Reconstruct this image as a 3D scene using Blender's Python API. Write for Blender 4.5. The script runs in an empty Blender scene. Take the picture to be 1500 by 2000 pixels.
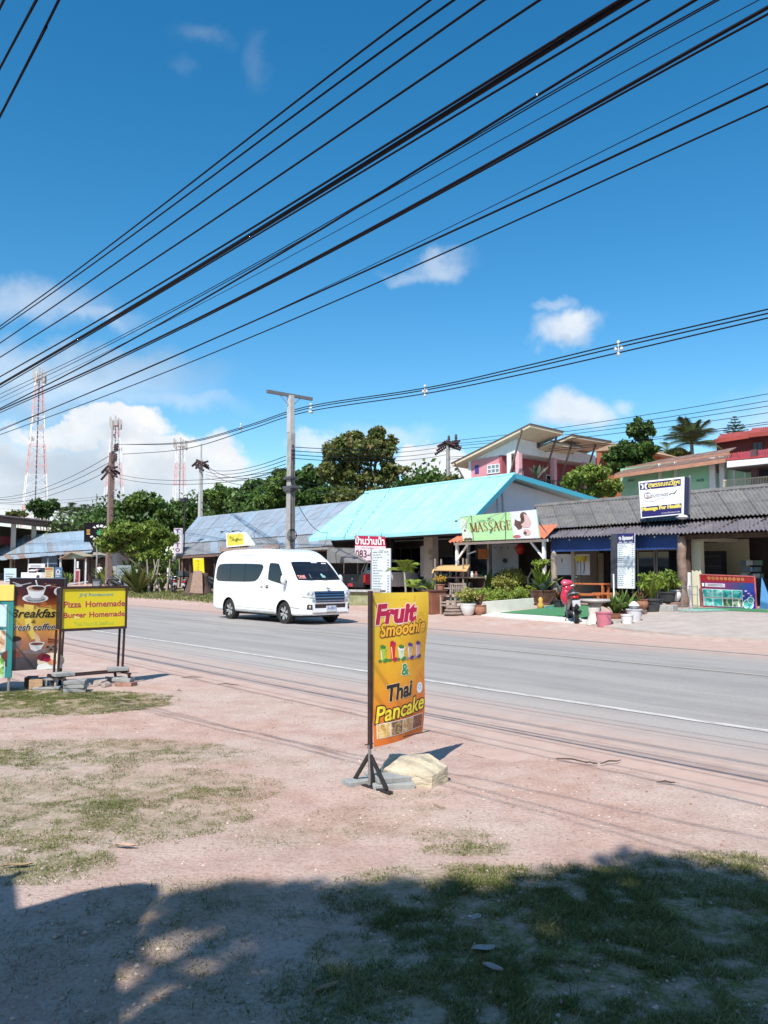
import bpy, bmesh, math, random
import numpy as np
from mathutils import Vector, Matrix, noise as mnoise
random.seed(7); RNG = np.random.default_rng(7)
scn = bpy.context.scene
COL = scn.collection
R = math.radians
# camera
F = 1550.0; CX, CY, HZ = 750.0, 1000.0, 1115.0
PITCH = math.atan((HZ - CY) / F)
EYE = Vector((0, 0, 1.6))
cam = bpy.data.cameras.new('camera'); camo = bpy.data.objects.new('camera', cam); COL.objects.link(camo)
cam.sensor_fit = 'VERTICAL'; cam.sensor_height = 36.0; cam.lens = 36.0 * F / 2000.0
cam.clip_start = 0.05; cam.clip_end = 3000
camo.location = EYE; camo.rotation_euler = (R(90) + PITCH, 0, 0)
scn.camera = camo
# light
SUN_TO = Vector((-0.27, -0.80, 1.0)).normalized()
SUN_EL = math.asin(SUN_TO.z); SUN_AZ = math.atan2(SUN_TO.x, SUN_TO.y)
sun = bpy.data.lights.new('sun', 'SUN'); sun.energy = 5.0; sun.angle = R(0.5); sun.color = (1.0, 0.955, 0.89)
suno = bpy.data.objects.new('sun', sun); COL.objects.link(suno)
suno.rotation_euler = SUN_TO.to_track_quat('Z', 'Y').to_euler()
scn.view_settings.view_transform = 'Standard'; scn.view_settings.look = 'None'
scn.view_settings.exposure = 0.40; scn.view_settings.gamma = 1.0
scn.view_settings.use_curve_mapping = False
scn.cycles.max_bounces = 6; scn.cycles.transparent_max_bounces = 8
scn.cycles.use_denoising = True
# pixel <-> world
def raydir(px, py):
 dx = (px - CX) / F; dy = (CY - py) / F
 c, s = math.cos(PITCH), math.sin(PITCH)
 return Vector((dx, c - dy * s, s + dy * c))
RA = R(41.0)
ES = Vector((math.sin(RA), -math.cos(RA), 0)); ET = Vector((math.cos(RA), math.sin(RA), 0))
ROAD = math.atan2(ES.y, ES.x)
def Wd(s, t, z=0.0): return ES * s + ET * t + Vector((0, 0, z))
def ST(p): return (p.x * ES.x + p.y * ES.y, p.x * ET.x + p.y * ET.y, p.z)
def sstep(a, b, x):
 x = min(1, max(0, (x - a) / (b - a))); return x * x * (3 - 2 * x)
def Hst(s, t):
 z = 0.40 * min(1, max(0, (t - 17.9) / 6.4)) + 0.25 * min(1, max(0, (t - 24.3) / 8))
 z += 5.6 * sstep(33, 50, t) * (1 - 0.6 * sstep(-45, -75, s)) + 3.0 * sstep(55, 110, t)
 return z
def onT(px, py, t):                 # ray meets the upright plane t = const
 d = raydir(px, py); k = t / (d.x * ET.x + d.y * ET.y); return EYE + d * k
def atY(px, py, Y):
 d = raydir(px, py); return EYE + d * (Y / d.y)
def onG(px, py):                    # ray meets the ground
 d = raydir(px, py); k = 1.0
 if d.z > -0.004: d.z = -0.004
 prev = 0.5
 while k < 900:
  p = EYE + d * k; s, t, z = ST(p)
  if z < Hst(s, t):
   a, b = prev, k
   for _ in range(30):
    m = (a + b) / 2; q = EYE + d * m; s, t, z = ST(q)
    if z < Hst(s, t): b = m
    else: a = m
   return EYE + d * b
  prev = k; k *= 1.03
 return EYE + d * k
def gz(p): s, t, _ = ST(p); return Hst(s, t)
# materials
MATS = {}
def _nt(name):
 m = bpy.data.materials.new(name); m.use_nodes = True
 n = m.node_tree; b = n.nodes['Principled BSDF']; return m, n, b
def _noise(n, co, scale, detail=4, rough=.55, dist=0.0):
 t = n.nodes.new('ShaderNodeTexNoise'); t.inputs['Scale'].default_value = scale
 t.inputs['Detail'].default_value = detail; t.inputs['Roughness'].default_value = rough
 t.inputs['Distortion'].default_value = dist
 n.links.new(co, t.inputs['Vector']); return t.outputs['Fac']
def _ramp(n, fac, stops):
 r = n.nodes.new('ShaderNodeValToRGB'); e = r.color_ramp.elements
 while len(e) < len(stops): e.new(0.5)
 for i, (p, c) in enumerate(stops):
  e[i].position = p; e[i].color = (*c, 1) if len(c) == 3 else c
 n.links.new(fac, r.inputs[0]); return r.outputs[0]
def _mix(n, fac, a, b, mode='MIX'):
 x = n.nodes.new('ShaderNodeMix'); x.data_type = 'RGBA'; x.blend_type = mode
 for k, v in ((0, fac), (6, a), (7, b)):
  if isinstance(v, (int, float)): x.inputs[k].default_value = v
  elif isinstance(v, tuple): x.inputs[k].default_value = (*v, 1)
  else: n.links.new(v, x.inputs[k])
 return x.outputs[2]
def _math(n, op, a, b=None, c=None):
 x = n.nodes.new('ShaderNodeMath'); x.operation = op
 for k, v in enumerate((a, b, c)):
  if v is None: continue
  if isinstance(v, (int, float)): x.inputs[k].default_value = v
  else: n.links.new(v, x.inputs[k])
 return x.outputs[0]
def _co(n, kind='Object'):
 return n.nodes.new('ShaderNodeTexCoord').outputs[kind]
def sc(c, f): return tuple(min(1, max(0, x * f)) for x in c)
def pm(name, col, rough=.65, var=.18, scale=6.0, bump=.0, bscale=40.0, metal=0.0, col2=None, blot=None, bl_scale=1.2,
  bl_lo=.52, bl_hi=.68, coat=0.0, spec=.5, stretch=None, isl=0.0):
 """plain procedural material: fine grain, optional second colour in blotches, optional bump"""
 if name in MATS: return MATS[name]
 m, n, b = _nt(name); co = _co(n)
 if stretch:
  mp = n.nodes.new('ShaderNodeMapping'); mp.inputs['Scale'].default_value = stretch
  n.links.new(co, mp.inputs['Vector']); co = mp.outputs[0]
 f = _noise(n, co, scale, 5)
 c2 = col2 or sc(col, 1 - var)
 out = _ramp(n, f, [(.32, c2), (.68, sc(col, 1 + var * .5))])
 if blot:
  g = _noise(n, co, bl_scale, 6, .65)
  g = _ramp(n, g, [(bl_lo, (0, 0, 0)), (bl_hi, (1, 1, 1))])
  out = _mix(n, g, out, blot)
 oi = n.nodes.new('ShaderNodeObjectInfo').outputs['Random']
 v = _math(n, 'MULTIPLY_ADD', oi, .14, .93)
 if isl:
  ri = n.nodes.new('ShaderNodeNewGeometry').outputs['Random Per Island']
  v = _math(n, 'MULTIPLY', v, _math(n, 'MULTIPLY_ADD', ri, isl, 1 - isl / 2))
 hs = n.nodes.new('ShaderNodeHueSaturation'); n.links.new(out, hs.inputs['Color']); n.links.new(v, hs.inputs['Value'])
 n.links.new(hs.outputs[0], b.inputs['Base Color'])
 b.inputs['Roughness'].default_value = rough; b.inputs['Metallic'].default_value = metal
 b.inputs['Specular IOR Level'].default_value = spec; b.inputs['Coat Weight'].default_value = coat
 if coat: b.inputs['Coat Roughness'].default_value = .04
 if bump:
  bp = n.nodes.new('ShaderNodeBump'); bp.inputs['Strength'].default_value = bump; bp.inputs['Distance'].default_value = .02
  n.links.new(_noise(n, co, bscale, 5), bp.inputs['Height']); n.links.new(bp.outputs[0], b.inputs['Normal'])
 MATS[name] = m; return m
def leafm(name, cols, rough=.5, trans=.3, nscale=1.2):
 """leaves: colour differs leaf by leaf and in soft clumps"""
 if name in MATS: return MATS[name]
 m, n, b = _nt(name)
 ri = n.nodes.new('ShaderNodeNewGeometry').outputs['Random Per Island']
 nz = _noise(n, _co(n), nscale, 3)
 f = _math(n, 'ADD', _math(n, 'MULTIPLY', ri, .6), _math(n, 'MULTIPLY_ADD', nz, .9, -.25))
 k = len(cols)
 c = _ramp(n, f, [(.1 + .8 * i / max(1, k - 1), cols[i]) for i in range(k)])
 n.links.new(c, b.inputs['Base Color']); b.inputs['Roughness'].default_value = rough
 b.inputs['Specular IOR Level'].default_value = .35
 tr = n.nodes.new('ShaderNodeBsdfTranslucent'); n.links.new(c, tr.inputs['Color'])
 mx = n.nodes.new('ShaderNodeMixShader'); mx.inputs[0].default_value = trans
 n.links.new(b.outputs[0], mx.inputs[1]); n.links.new(tr.outputs[0], mx.inputs[2])
 n.links.new(mx.outputs[0], n.nodes['Material Output'].inputs['Surface'])
 MATS[name] = m; return m
def picm(name, stops, scale=14, dist=.8, rough=.45):
 """a printed photograph too small to read: patches of its own colours"""
 if name in MATS: return MATS[name]
 m, n, b = _nt(name)
 f = _noise(n, _co(n), scale, 3, .6, dist)
 n.links.new(_ramp(n, f, stops), b.inputs['Base Color']); b.inputs['Roughness'].default_value = rough
 MATS[name] = m; return m
# mesh builder
class MB:
 def __init__(s): s.v = []; s.f = []; s.m = []; s.sm = []; s.cur = 0; s.smooth = False
 def mat(s, i, smooth=None):
  s.cur = i
  if smooth is not None: s.smooth = smooth
  return s
 def add(s, vs, fs):
  o = len(s.v); s.v += [tuple(p) for p in vs]
  for f in fs: s.f.append(tuple(i + o for i in f)); s.m.append(s.cur); s.sm.append(s.smooth)
  return s
 def box(s, c, size, rot=None, taper=None):
  x, y, z = size[0] / 2, size[1] / 2, size[2] / 2; tp = taper or (1, 1)
  vs = [Vector((-x, -y, -z)), Vector((x, -y, -z)), Vector((x, y, -z)), Vector((-x, y, -z)),
    Vector((-x * tp[0], -y * tp[1], z)), Vector((x * tp[0], -y * tp[1], z)), Vector((x * tp[0], y * tp[1], z)), Vector((-x * tp[0], y * tp[1], z))]
  if rot is not None:
   if not isinstance(rot, Matrix):
    from mathutils import Euler
    rot = Euler(rot).to_matrix()
   vs = [rot @ v for v in vs]
  c = Vector(c)
  return s.add([v + c for v in vs], [(3, 2, 1, 0), (4, 5, 6, 7), (0, 1, 5, 4), (1, 2, 6, 5), (2, 3, 7, 6), (3, 0, 4, 7)])
 def bar(s, a, b, w, h=None, up=(0, 0, 1)):
  a = Vector(a); b = Vector(b); d = (b - a); L = d.length; d.normalize(); up = Vector(up)
  if abs(d.dot(up)) > .98: up = Vector((0, 1, 0))
  x = d.cross(up).normalized(); y = x.cross(d).normalized()
  return s.box((a + b) / 2, (w, h or w, L), Matrix((x, y, d)).transposed() if False else Matrix(((x.x, y.x, d.x), (x.y, y.y, d.y), (x.z, y.z, d.z))))
 def tube(s, pts, rad, n=8, cap=True):
  pts = [Vector(p) for p in pts]; k = len(pts)
  if not isinstance(rad, (list, tuple)): rad = [rad] * k
  vs = []; px = None
  for i, p in enumerate(pts):
   d = (pts[min(i + 1, k - 1)] - pts[max(i - 1, 0)]).normalized()
   if px is None:
    u = Vector((0, 0, 1)) if abs(d.z) < .95 else Vector((1, 0, 0)); px = d.cross(u).normalized()
   px = (px - d * px.dot(d)).normalized(); py = d.cross(px)
   for j in range(n):
    a = 2 * math.pi * j / n; vs.append(p + (px * math.cos(a) + py * math.sin(a)) * rad[i])
  fs = [(i * n + j, i * n + (j + 1) % n, (i + 1) * n + (j + 1) % n, (i + 1) * n + j) for i in range(k - 1) for j in range(n)]
  if cap: fs += [tuple(reversed(range(n))), tuple((k - 1) * n + j for j in range(n))]
  return s.add(vs, fs)
 def lathe(s, prof, n=16, c=(0, 0, 0), axis='z', cap=True):
  vs = []; c = Vector(c)
  for r, h in prof:
   for j in range(n):
    a = 2 * math.pi * j / n; p = Vector((r * math.cos(a), r * math.sin(a), h))
    if axis == 'y': p = Vector((p.x, -p.z, p.y))
    if axis == 'x': p = Vector((p.z, p.x, p.y))
    vs.append(p + c)
  k = len(prof)
  fs = [(i * n + j, i * n + (j + 1) % n, (i + 1) * n + (j + 1) % n, (i + 1) * n + j) for i in range(k - 1) for j in range(n)]
  if cap: fs += [tuple(reversed(range(n))), tuple((k - 1) * n + j for j in range(n))]
  return s.add(vs, fs)
 def prism(s, poly, a, b):
  """poly: list of 3-D points (flat); a,b: offsets added to make the two faces"""
  n = len(poly); a = Vector(a); b = Vector(b)
  vs = [Vector(p) + a for p in poly] + [Vector(p) + b for p in poly]
  fs = [tuple(reversed(range(n))), tuple(range(n, 2 * n))] + [(i, (i + 1) % n, n + (i + 1) % n, n + i) for i in range(n)]
  return s.add(vs, fs)
 def quad(s, a, b, c, d): return s.add([a, b, c, d], [(0, 1, 2, 3)])
 def slab(s, a, b, c, d, th):
  a, b, c, d = map(Vector, (a, b, c, d)); nrm = (b - a).cross(d - a).normalized() * th
  return s.prism([a, b, c, d], -nrm, (0, 0, 0))
 def grid(s, fn, nu, nv):
  vs = [fn(i / nu, j / nv) for j in range(nv + 1) for i in range(nu + 1)]
  w = nu + 1
  return s.add(vs, [(j * w + i, j * w + i + 1, (j + 1) * w + i + 1, (j + 1) * w + i) for j in range(nv) for i in range(nu)])
 def blob(s, c, r, seed=0, jit=.15, n=8, m=6, fl=1.0):
  c = Vector(c); r = Vector(r) if not isinstance(r, (int, float)) else Vector((r, r, r)); vs = []
  for i in range(m + 1):
   th = math.pi * i / m
   for j in range(n):
    ph = 2 * math.pi * j / n
    d = Vector((math.sin(th) * math.cos(ph), math.sin(th) * math.sin(ph), math.cos(th)))
    k = 1 + jit * mnoise.noise(d * 1.7 + Vector((seed * 3.1, seed, 0))) * 2
    vs.append(c + Vector((d.x * r.x, d.y * r.y, d.z * r.z)) * k)
  fs = [(i * n + j, (i + 1) * n + j, (i + 1) * n + (j + 1) % n, i * n + (j + 1) % n) for i in range(m) for j in range(n)]
  return s.add(vs, fs)
 def build(s, name, mats, parent=None, loc=None, rz=None, bevel=0.0, smooth_angle=None, seg=2):
  me = bpy.data.meshes.new(name); me.from_pydata(s.v, [], s.f)
  if not isinstance(mats, (list, tuple)): mats = [mats]
  for m in mats: me.materials.append(m)
  me.polygons.foreach_set('material_index', s.m); me.polygons.foreach_set('use_smooth', s.sm)
  me.validate(); me.update()
  if smooth_angle: me.set_sharp_from_angle(angle=R(smooth_angle))
  o = bpy.data.objects.new(name, me); COL.objects.link(o)
  if parent: o.parent = parent
  if loc is not None: o.location = loc
  if rz is not None: o.rotation_euler = (0, 0, rz)
  if bevel:
   bv = o.modifiers.new('bevel', 'BEVEL'); bv.width = bevel; bv.segments = seg; bv.limit_method = 'ANGLE'; bv.angle_limit = R(40)
  return o
def npmesh(name, V, Fq, mats, parent=None, loc=None, rz=None, k=4, smooth=False):
 """big meshes from numpy arrays; k corners per face"""
 me = bpy.data.meshes.new(name); nv, nf = len(V), len(Fq)
 me.vertices.add(nv); me.vertices.foreach_set('co', np.ascontiguousarray(V, np.float32).ravel())
 me.loops.add(nf * k); me.loops.foreach_set('vertex_index', np.ascontiguousarray(Fq, np.int32).ravel())
 me.polygons.add(nf); me.polygons.foreach_set('loop_start', np.arange(nf, dtype=np.int32) * k)
 try: me.polygons.foreach_set('loop_total', np.full(nf, k, np.int32))
 except Exception: pass
 me.polygons.foreach_set('use_smooth', np.full(nf, smooth))
 for m in (mats if isinstance(mats, (list, tuple)) else [mats]): me.materials.append(m)
 me.update(calc_edges=True); me.validate()
 o = bpy.data.objects.new(name, me); COL.objects.link(o)
 if parent: o.parent = parent
 if loc is not None: o.location = loc
 if rz is not None: o.rotation_euler = (0, 0, rz)
 return o
def tag(o, label=None, cat=None, group=None, kind=None):
 if label: o['label'] = label
 if cat: o['category'] = cat
 if group: o['group'] = group
 if kind: o['kind'] = kind
 return o
class Kit:
 """one thing: an Empty at its base, parts hang below it"""
 def __init__(s, name, label, cat, loc, rz=ROAD, group=None):
  s.root = bpy.data.objects.new(name, None); COL.objects.link(s.root); s.root.empty_display_size = .2
  s.root.location = loc; s.root.rotation_euler = (0, 0, rz); tag(s.root, label, cat, group)
  s.o = Vector(loc); s.inv = Matrix.Rotation(-rz, 3, 'Z')
 def l(s, w): return s.inv @ (Vector(w) - s.o)
 def p(s, px, py, t): return s.l(onT(px, py, t))
 def part(s, name, mb, mats, parent=None, label=None, **kw):
  o = mb.build(name, mats, parent or s.root, **kw)
  if label: o['label'] = label
  return o
def dup(o, parent=None):
 c = o.copy(); COL.objects.link(c)
 if parent: c.parent = parent
 for ch in o.children: dup(ch, c)
 return c
def copy_thing(o, loc, rz=None, label=None, scale=None):
 c = dup(o); c.location = loc
 if rz is not None: c.rotation_euler = (0, 0, rz)
 if label: c['label'] = label
 if scale: c.scale = (scale,) * 3 if isinstance(scale, (int, float)) else scale
 return c
# flat print (lettering, logos, pictures)
_tc = {}
def glyphs(body, bold=0.0, shear=0.0, spacing=1.0):
 k = (body, bold, shear, spacing)
 if k in _tc: return _tc[k]
 cu = bpy.data.curves.new('tmp_text', 'FONT'); cu.body = body; cu.size = 1.0; cu.offset = bold; cu.shear = shear
 cu.space_character = spacing; cu.resolution_u = 3; cu.fill_mode = 'FRONT'
 ob = bpy.data.objects.new('tmp_text', cu); me = ob.to_mesh()
 V = [(v.co.x, v.co.y) for v in me.vertices]; Fs = [tuple(p.vertices) for p in me.polygons]
 ob.to_mesh_clear(); bpy.data.objects.remove(ob); bpy.data.curves.remove(cu)
 _tc[k] = (V, Fs); return V, Fs
class Print:
 """2-D print on a surface: fn(u, v, lift) -> local 3-D point; u right, v up, metres"""
 def __init__(s, fn, step=.0012): s.fn = fn; s.mb = MB(); s.mats = []; s.step = step; s.lay = 1
 def _m(s, m):
  if m not in s.mats: s.mats.append(m)
  s.mb.mat(s.mats.index(m)); return s
 def shape(s, V, Fs, m, lay=None):
  s._m(m); l = (lay or s.lay) * s.step
  s.mb.add([s.fn(u, v, l) for u, v in V], Fs)
 def rect(s, x0, y0, x1, y1, m, lay=None, nx=4, ny=4):
  V = [(x0 + (x1 - x0) * i / nx, y0 + (y1 - y0) * j / ny) for j in range(ny + 1) for i in range(nx + 1)]; w = nx + 1
  s.shape(V, [(j * w + i, j * w + i + 1, (j + 1) * w + i + 1, (j + 1) * w + i) for j in range(ny) for i in range(nx)], m, lay)
 def ell(s, cx, cy, rx, ry, m, lay=None, n=20, a0=0, a1=360, rot=0):
  V = [(cx, cy)]; c, q = math.cos(R(rot)), math.sin(R(rot))
  for i in range(n + 1):
   a = R(a0 + (a1 - a0) * i / n); x, y = rx * math.cos(a), ry * math.sin(a)
   V.append((cx + x * c - y * q, cy + x * q + y * c))
  s.shape(V, [(0, i + 1, i + 2) for i in range(n)], m, lay)
 def ring(s, cx, cy, rx, ry, w, m, lay=None, n=20, a0=0, a1=360):
  V = []
  for i in range(n + 1):
   a = R(a0 + (a1 - a0) * i / n); V += [(cx + (rx - w) * math.cos(a), cy + (ry - w) * math.sin(a)), (cx + rx * math.cos(a), cy + ry * math.sin(a))]
  s.shape(V, [(2 * i, 2 * i + 1, 2 * i + 3, 2 * i + 2) for i in range(n)], m, lay)
 def poly(s, P, m, lay=None):
  c = (sum(p[0] for p in P) / len(P), sum(p[1] for p in P) / len(P)); n = len(P)
  s.shape([c] + list(P), [(0, i + 1, (i + 1) % n + 1) for i in range(n)], m, lay)
 def stroke(s, P, w, m, lay=None):
  V = []; n = len(P)
  if not isinstance(w, (list, tuple)): w = [w] * n
  for i, p in enumerate(P):
   a = P[max(0, i - 1)]; b = P[min(n - 1, i + 1)]; dx, dy = b[0] - a[0], b[1] - a[1]; L = math.hypot(dx, dy) or 1
   ox, oy = -dy / L * w[i] / 2, dx / L * w[i] / 2
   V += [(p[0] - ox, p[1] - oy), (p[0] + ox, p[1] + oy)]
  s.shape(V, [(2 * i, 2 * i + 1, 2 * i + 3, 2 * i + 2) for i in range(n - 1)], m, lay)
 def text(s, body, x0, y0, x1, y1, m, bold=0.0, shear=0.0, rot=0.0, outline=(), lay=None, spacing=1.0, keep=False):
  """stretch the words to fill the rectangle; outline = [(extra_weight, material), ...] drawn below"""
  V0, _ = glyphs(body, 0.0, shear, spacing)
  if not V0: return
  xs = [p[0] for p in V0]; ys = [p[1] for p in V0]; ax, bx, ay, by = min(xs), max(xs), min(ys), max(ys)
  kx = (x1 - x0) / (bx - ax); ky = (y1 - y0) / (by - ay)
  if keep: kx = ky = min(kx, ky)
  mx, my = (x0 + x1) / 2, (y0 + y1) / 2; c, q = math.cos(R(rot)), math.sin(R(rot))
  L = lay or s.lay
  for i, (ex, mm) in enumerate(list(outline) + [(0, m)]):
   V, Fs = glyphs(body, bold + ex, shear, spacing); P = []
   for x, y in V:
    x = (x - (ax + bx) / 2) * kx; y = (y - (ay + by) / 2) * ky
    P.append((mx + x * c - y * q, my + x * q + y * c))
   s.shape(P, Fs, mm, L + i)
 def build(s, name, parent, label=None):
  o = s.mb.build(name, s.mats, parent)
  if label: o['label'] = label
  if name in ('lettering', 'plate_number', 'print', 'picture'): o['kind'] = 'stuff'
  return o
# sky and clouds
def make_world():
 w = bpy.data.worlds.new('World'); scn.world = w; w.use_nodes = True; n = w.node_tree; n.nodes.clear()
 sky = n.nodes.new('ShaderNodeTexSky'); sky.sky_type = 'NISHITA'; sky.sun_disc = False
 sky.sun_elevation = SUN_EL; sky.sun_rotation = SUN_AZ; sky.altitude = 0; sky.air_density = 1.0
 sky.dust_density = .35; sky.ozone_density = 2.0
 hs = n.nodes.new('ShaderNodeHueSaturation'); hs.inputs['Hue'].default_value = .491; hs.inputs['Saturation'].default_value = 1.4
 hs.inputs['Value'].default_value = 1.3; n.links.new(sky.outputs[0], hs.inputs['Color'])
 bg = n.nodes.new('ShaderNodeBackground'); bg.inputs['Strength'].default_value = .1; n.links.new(hs.outputs[0], bg.inputs['Color'])
 d = n.nodes.new('ShaderNodeTexCoord').outputs['Generated']
 nz = n.nodes.new('ShaderNodeTexNoise'); nz.inputs['Scale'].default_value = 9; nz.inputs['Detail'].default_value = 9; nz.inputs['Roughness'].default_value = .58
 n.links.new(d, nz.inputs['Vector'])
 sub = n.nodes.new('ShaderNodeVectorMath'); sub.operation = 'SUBTRACT'; n.links.new(nz.outputs['Color'], sub.inputs[0]); sub.inputs[1].default_value = (.5, .5, .5)
 mul = n.nodes.new('ShaderNodeVectorMath'); mul.operation = 'SCALE'; n.links.new(sub.outputs[0], mul.inputs[0]); mul.inputs['Scale'].default_value = .11
 wd = n.nodes.new('ShaderNodeVectorMath'); wd.operation = 'ADD'; n.links.new(d, wd.inputs[0]); n.links.new(mul.outputs[0], wd.inputs[1])
 def blob(px, py, rx, ry, soft, amp, warp=True):
  c = raydir(px, py).normalized(); a = n.nodes.new('ShaderNodeVectorMath'); a.operation = 'SUBTRACT'
  n.links.new(wd.outputs[0] if warp else d, a.inputs[0]); a.inputs[1].default_value = c
  m = n.nodes.new('ShaderNodeVectorMath'); m.operation = 'MULTIPLY'; n.links.new(a.outputs[0], m.inputs[0])
  q = F * 1.08; m.inputs[1].default_value = (q / rx, min(q / rx, q / ry) * .7, q / ry)
  l = n.nodes.new('ShaderNodeVectorMath'); l.operation = 'LENGTH'; n.links.new(m.outputs[0], l.inputs[0])
  r = n.nodes.new('ShaderNodeMapRange'); r.interpolation_type = 'SMOOTHSTEP'; n.links.new(l.outputs['Value'], r.inputs['Value'])
  r.inputs['From Min'].default_value = 1.0 + soft; r.inputs['From Max'].default_value = 1.0 - soft
  r.inputs['To Min'].default_value = 0; r.inputs['To Max'].default_value = amp
  return r.outputs[0]
 def comb(lst):
  o = lst[0]
  for x in lst[1:]: o = _math(n, 'MAXIMUM', o, x)
  return o
 white = comb([blob(*a) for a in CLOUD_WHITE]); grey = comb([blob(*a) for a in CLOUD_GREY])
 sp = n.nodes.new('ShaderNodeSeparateXYZ'); n.links.new(d, sp.inputs[0])
 mp = n.nodes.new('ShaderNodeMapping'); mp.inputs['Scale'].default_value = (1, 1, 2.2); n.links.new(d, mp.inputs['Vector'])
 low = _noise(n, mp.outputs[0], 3.4, 8, .6, .3)
 behind = n.nodes.new('ShaderNodeMapRange'); n.links.new(sp.outputs['Y'], behind.inputs['Value'])
 behind.inputs['From Min'].default_value = .75; behind.inputs['From Max'].default_value = .45
 lowm = n.nodes.new('ShaderNodeMapRange'); n.links.new(low, lowm.inputs['Value']); lowm.inputs['From Min'].default_value = .54; lowm.inputs['From Max'].default_value = .68
 lowm = _math(n, 'MULTIPLY', lowm.outputs[0], behind.outputs[0])
 n2 = _noise(n, d, 22, 6, .6)
 wm = _math(n, 'MULTIPLY', _math(n, 'MAXIMUM', white, _math(n, 'MULTIPLY', lowm, .8)), _math(n, 'MULTIPLY_ADD', n2, .7, .62))
 cw = _ramp(n, _noise(n, d, 15, 6, .6), [(.3, (.80, .84, .90)), (.6, (.98, .99, 1.0))])
 cg = _ramp(n, _noise(n, d, 7, 5, .55), [(.3, (.44, .58, .74)), (.7, (.68, .78, .88))])
 bw = n.nodes.new('ShaderNodeBackground'); n.links.new(cw, bw.inputs['Color']); bw.inputs['Strength'].default_value = .78
 bgc = n.nodes.new('ShaderNodeBackground'); n.links.new(cg, bgc.inputs['Color']); bgc.inputs['Strength'].default_value = .70
 m1 = n.nodes.new('ShaderNodeMixShader'); n.links.new(_math(n, 'MINIMUM', wm, 1.0), m1.inputs[0]); n.links.new(bg.outputs[0], m1.inputs[1]); n.links.new(bw.outputs[0], m1.inputs[2])
 m2 = n.nodes.new('ShaderNodeMixShader'); n.links.new(grey, m2.inputs[0]); n.links.new(m1.outputs[0], m2.inputs[1]); n.links.new(bgc.outputs[0], m2.inputs[2])
 out = n.nodes.new('ShaderNodeOutputWorld'); n.links.new(m2.outputs[0], out.inputs[0])
CLOUD_WHITE = [(40, 590, 110, 34, .8, .42), (160, 618, 80, 16, .8, .35), (60, 740, 230, 44, .75, .5), (330, 785, 100, 16, .8, .35), (180, 780, 220, 20, .8, .35),
 (215, 838, 90, 38, .16, 1.0), (130, 832, 90, 20, .2, 1.0), (300, 900, 140, 46, .2, 1.0), (430, 905, 70, 50, .22, 1.0), (60, 940, 200, 105, .4, .9), (250, 960, 260, 80, .4, .9), (440, 960, 120, 50, .5, .8),
 (1110, 660, 52, 33, .55, .8), (1085, 610, 25, 10, .8, .35), (1120, 798, 75, 38, .5, .85), (1222, 775, 22, 16, .7, .5), (850, 515, 50, 18, .8, .42), (800, 530, 50, 12, .85, .3),
 (625, 868, 45, 20, .5, .6), (850, 905, 85, 40, .2, 1.0), (780, 860, 90, 22, .8, .4), (395, 72, 30, 14, .95, .10), (495, 100, 18, 26, .95, .07), (355, 145, 18, 12, .95, .06), (1500, 820, 70, 40, .8, .4)]
CLOUD_GREY = [(90, 900, 115, 52, .55, .75), (40, 790, 120, 20, .8, .4), (150, 960, 190, 45, .6, .7), (330, 930, 70, 28, .7, .5), (230, 715, 150, 26, .8, .35), (240, 870, 60, 18, .7, .35), (1125, 690, 40, 9, .8, .3), (1110, 822, 55, 9, .8, .3)]
make_world()
# ground, road, markings
GRASS = [(80, 1372, 1.3, .75, 1.0), (10, 1360, .9, .6, 1.0), (170, 1362, .5, .4, .7), (150, 1470, 1.1, .45, .55), (20, 1480, .5, .22, .9), (330, 1480, .7, .25, .4),
   (180, 1540, 1.1, .5, .55), (120, 1600, .95, .45, .7), (300, 1580, .6, .4, .4), (85, 1690, .3, .22, .9), (30, 1640, .4, .3, .6), (400, 1540, .25, .12, .5),
   (700, 1605, .4, .25, .22), (560, 1630, .3, .2, .25), (880, 1630, .2, .1, .5), (915, 1658, .22, .1, .8), (825, 1580, .12, .06, .35), (900, 1745, .55, .3, .9), (800, 1770, .3, .3, .6),
   (1120, 1750, .55, .33, 1.0), (1240, 1850, .9, .65, 1.3), (1420, 1780, .7, .5, 1.2), (900, 1880, .5, .4, 1.0), (820, 1960, .5, .3, .9), (1040, 1880, .4, .3, .7), (450, 1950, .5, .25, .4), (150, 1850, .5, .3, .35), (1370, 1680, .4, .12, .8), (1480, 1690, .3, .12, .7),
   (400, 1760, .5, .25, .45), (620, 1790, .4, .2, .3), (330, 1840, .35, .25, .25), (1150, 1960, .6, .3, .6), (1400, 1950, .6, .4, .8), (520, 1490, .3, .1, .25), (800, 1556, .25, .08, .3)]
_gp = [(onG(a, b), rx, ry, k) for a, b, rx, ry, k in GRASS]
def grassy(x, y):
 g = 0
 for p, rx, ry, k in _gp:
  d = ((x - p.x) / rx) ** 2 + ((y - p.y) / ry) ** 2
  if d < 2.2: g = max(g, k * (1 - sstep(.35, 2.2, d)))
 s_, t_ = x * ES.x + y * ES.y, x * ET.x + y * ET.y
 if 18.6 < t_ < 25 and -62 < s_ < -27: g = max(g, .75 * sstep(18.6, 19.6, t_) * (1 - sstep(22.5, 24.5, t_)))
 return g
def bumps(s_, t_):
 x, y = (ES * s_ + ET * t_).xy
 k = sstep(7.0, 4.6, t_) if t_ < 10 else .5 * sstep(17.8, 19, t_)
 if k <= 0: return 0
 return k * (.022 * mnoise.noise((x * .9, y * .9, 0)) + .010 * mnoise.noise((x * 3.2, y * 3.2, 4)) + .006 * mnoise.noise((x * 8, y * 8, 7)))
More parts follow.
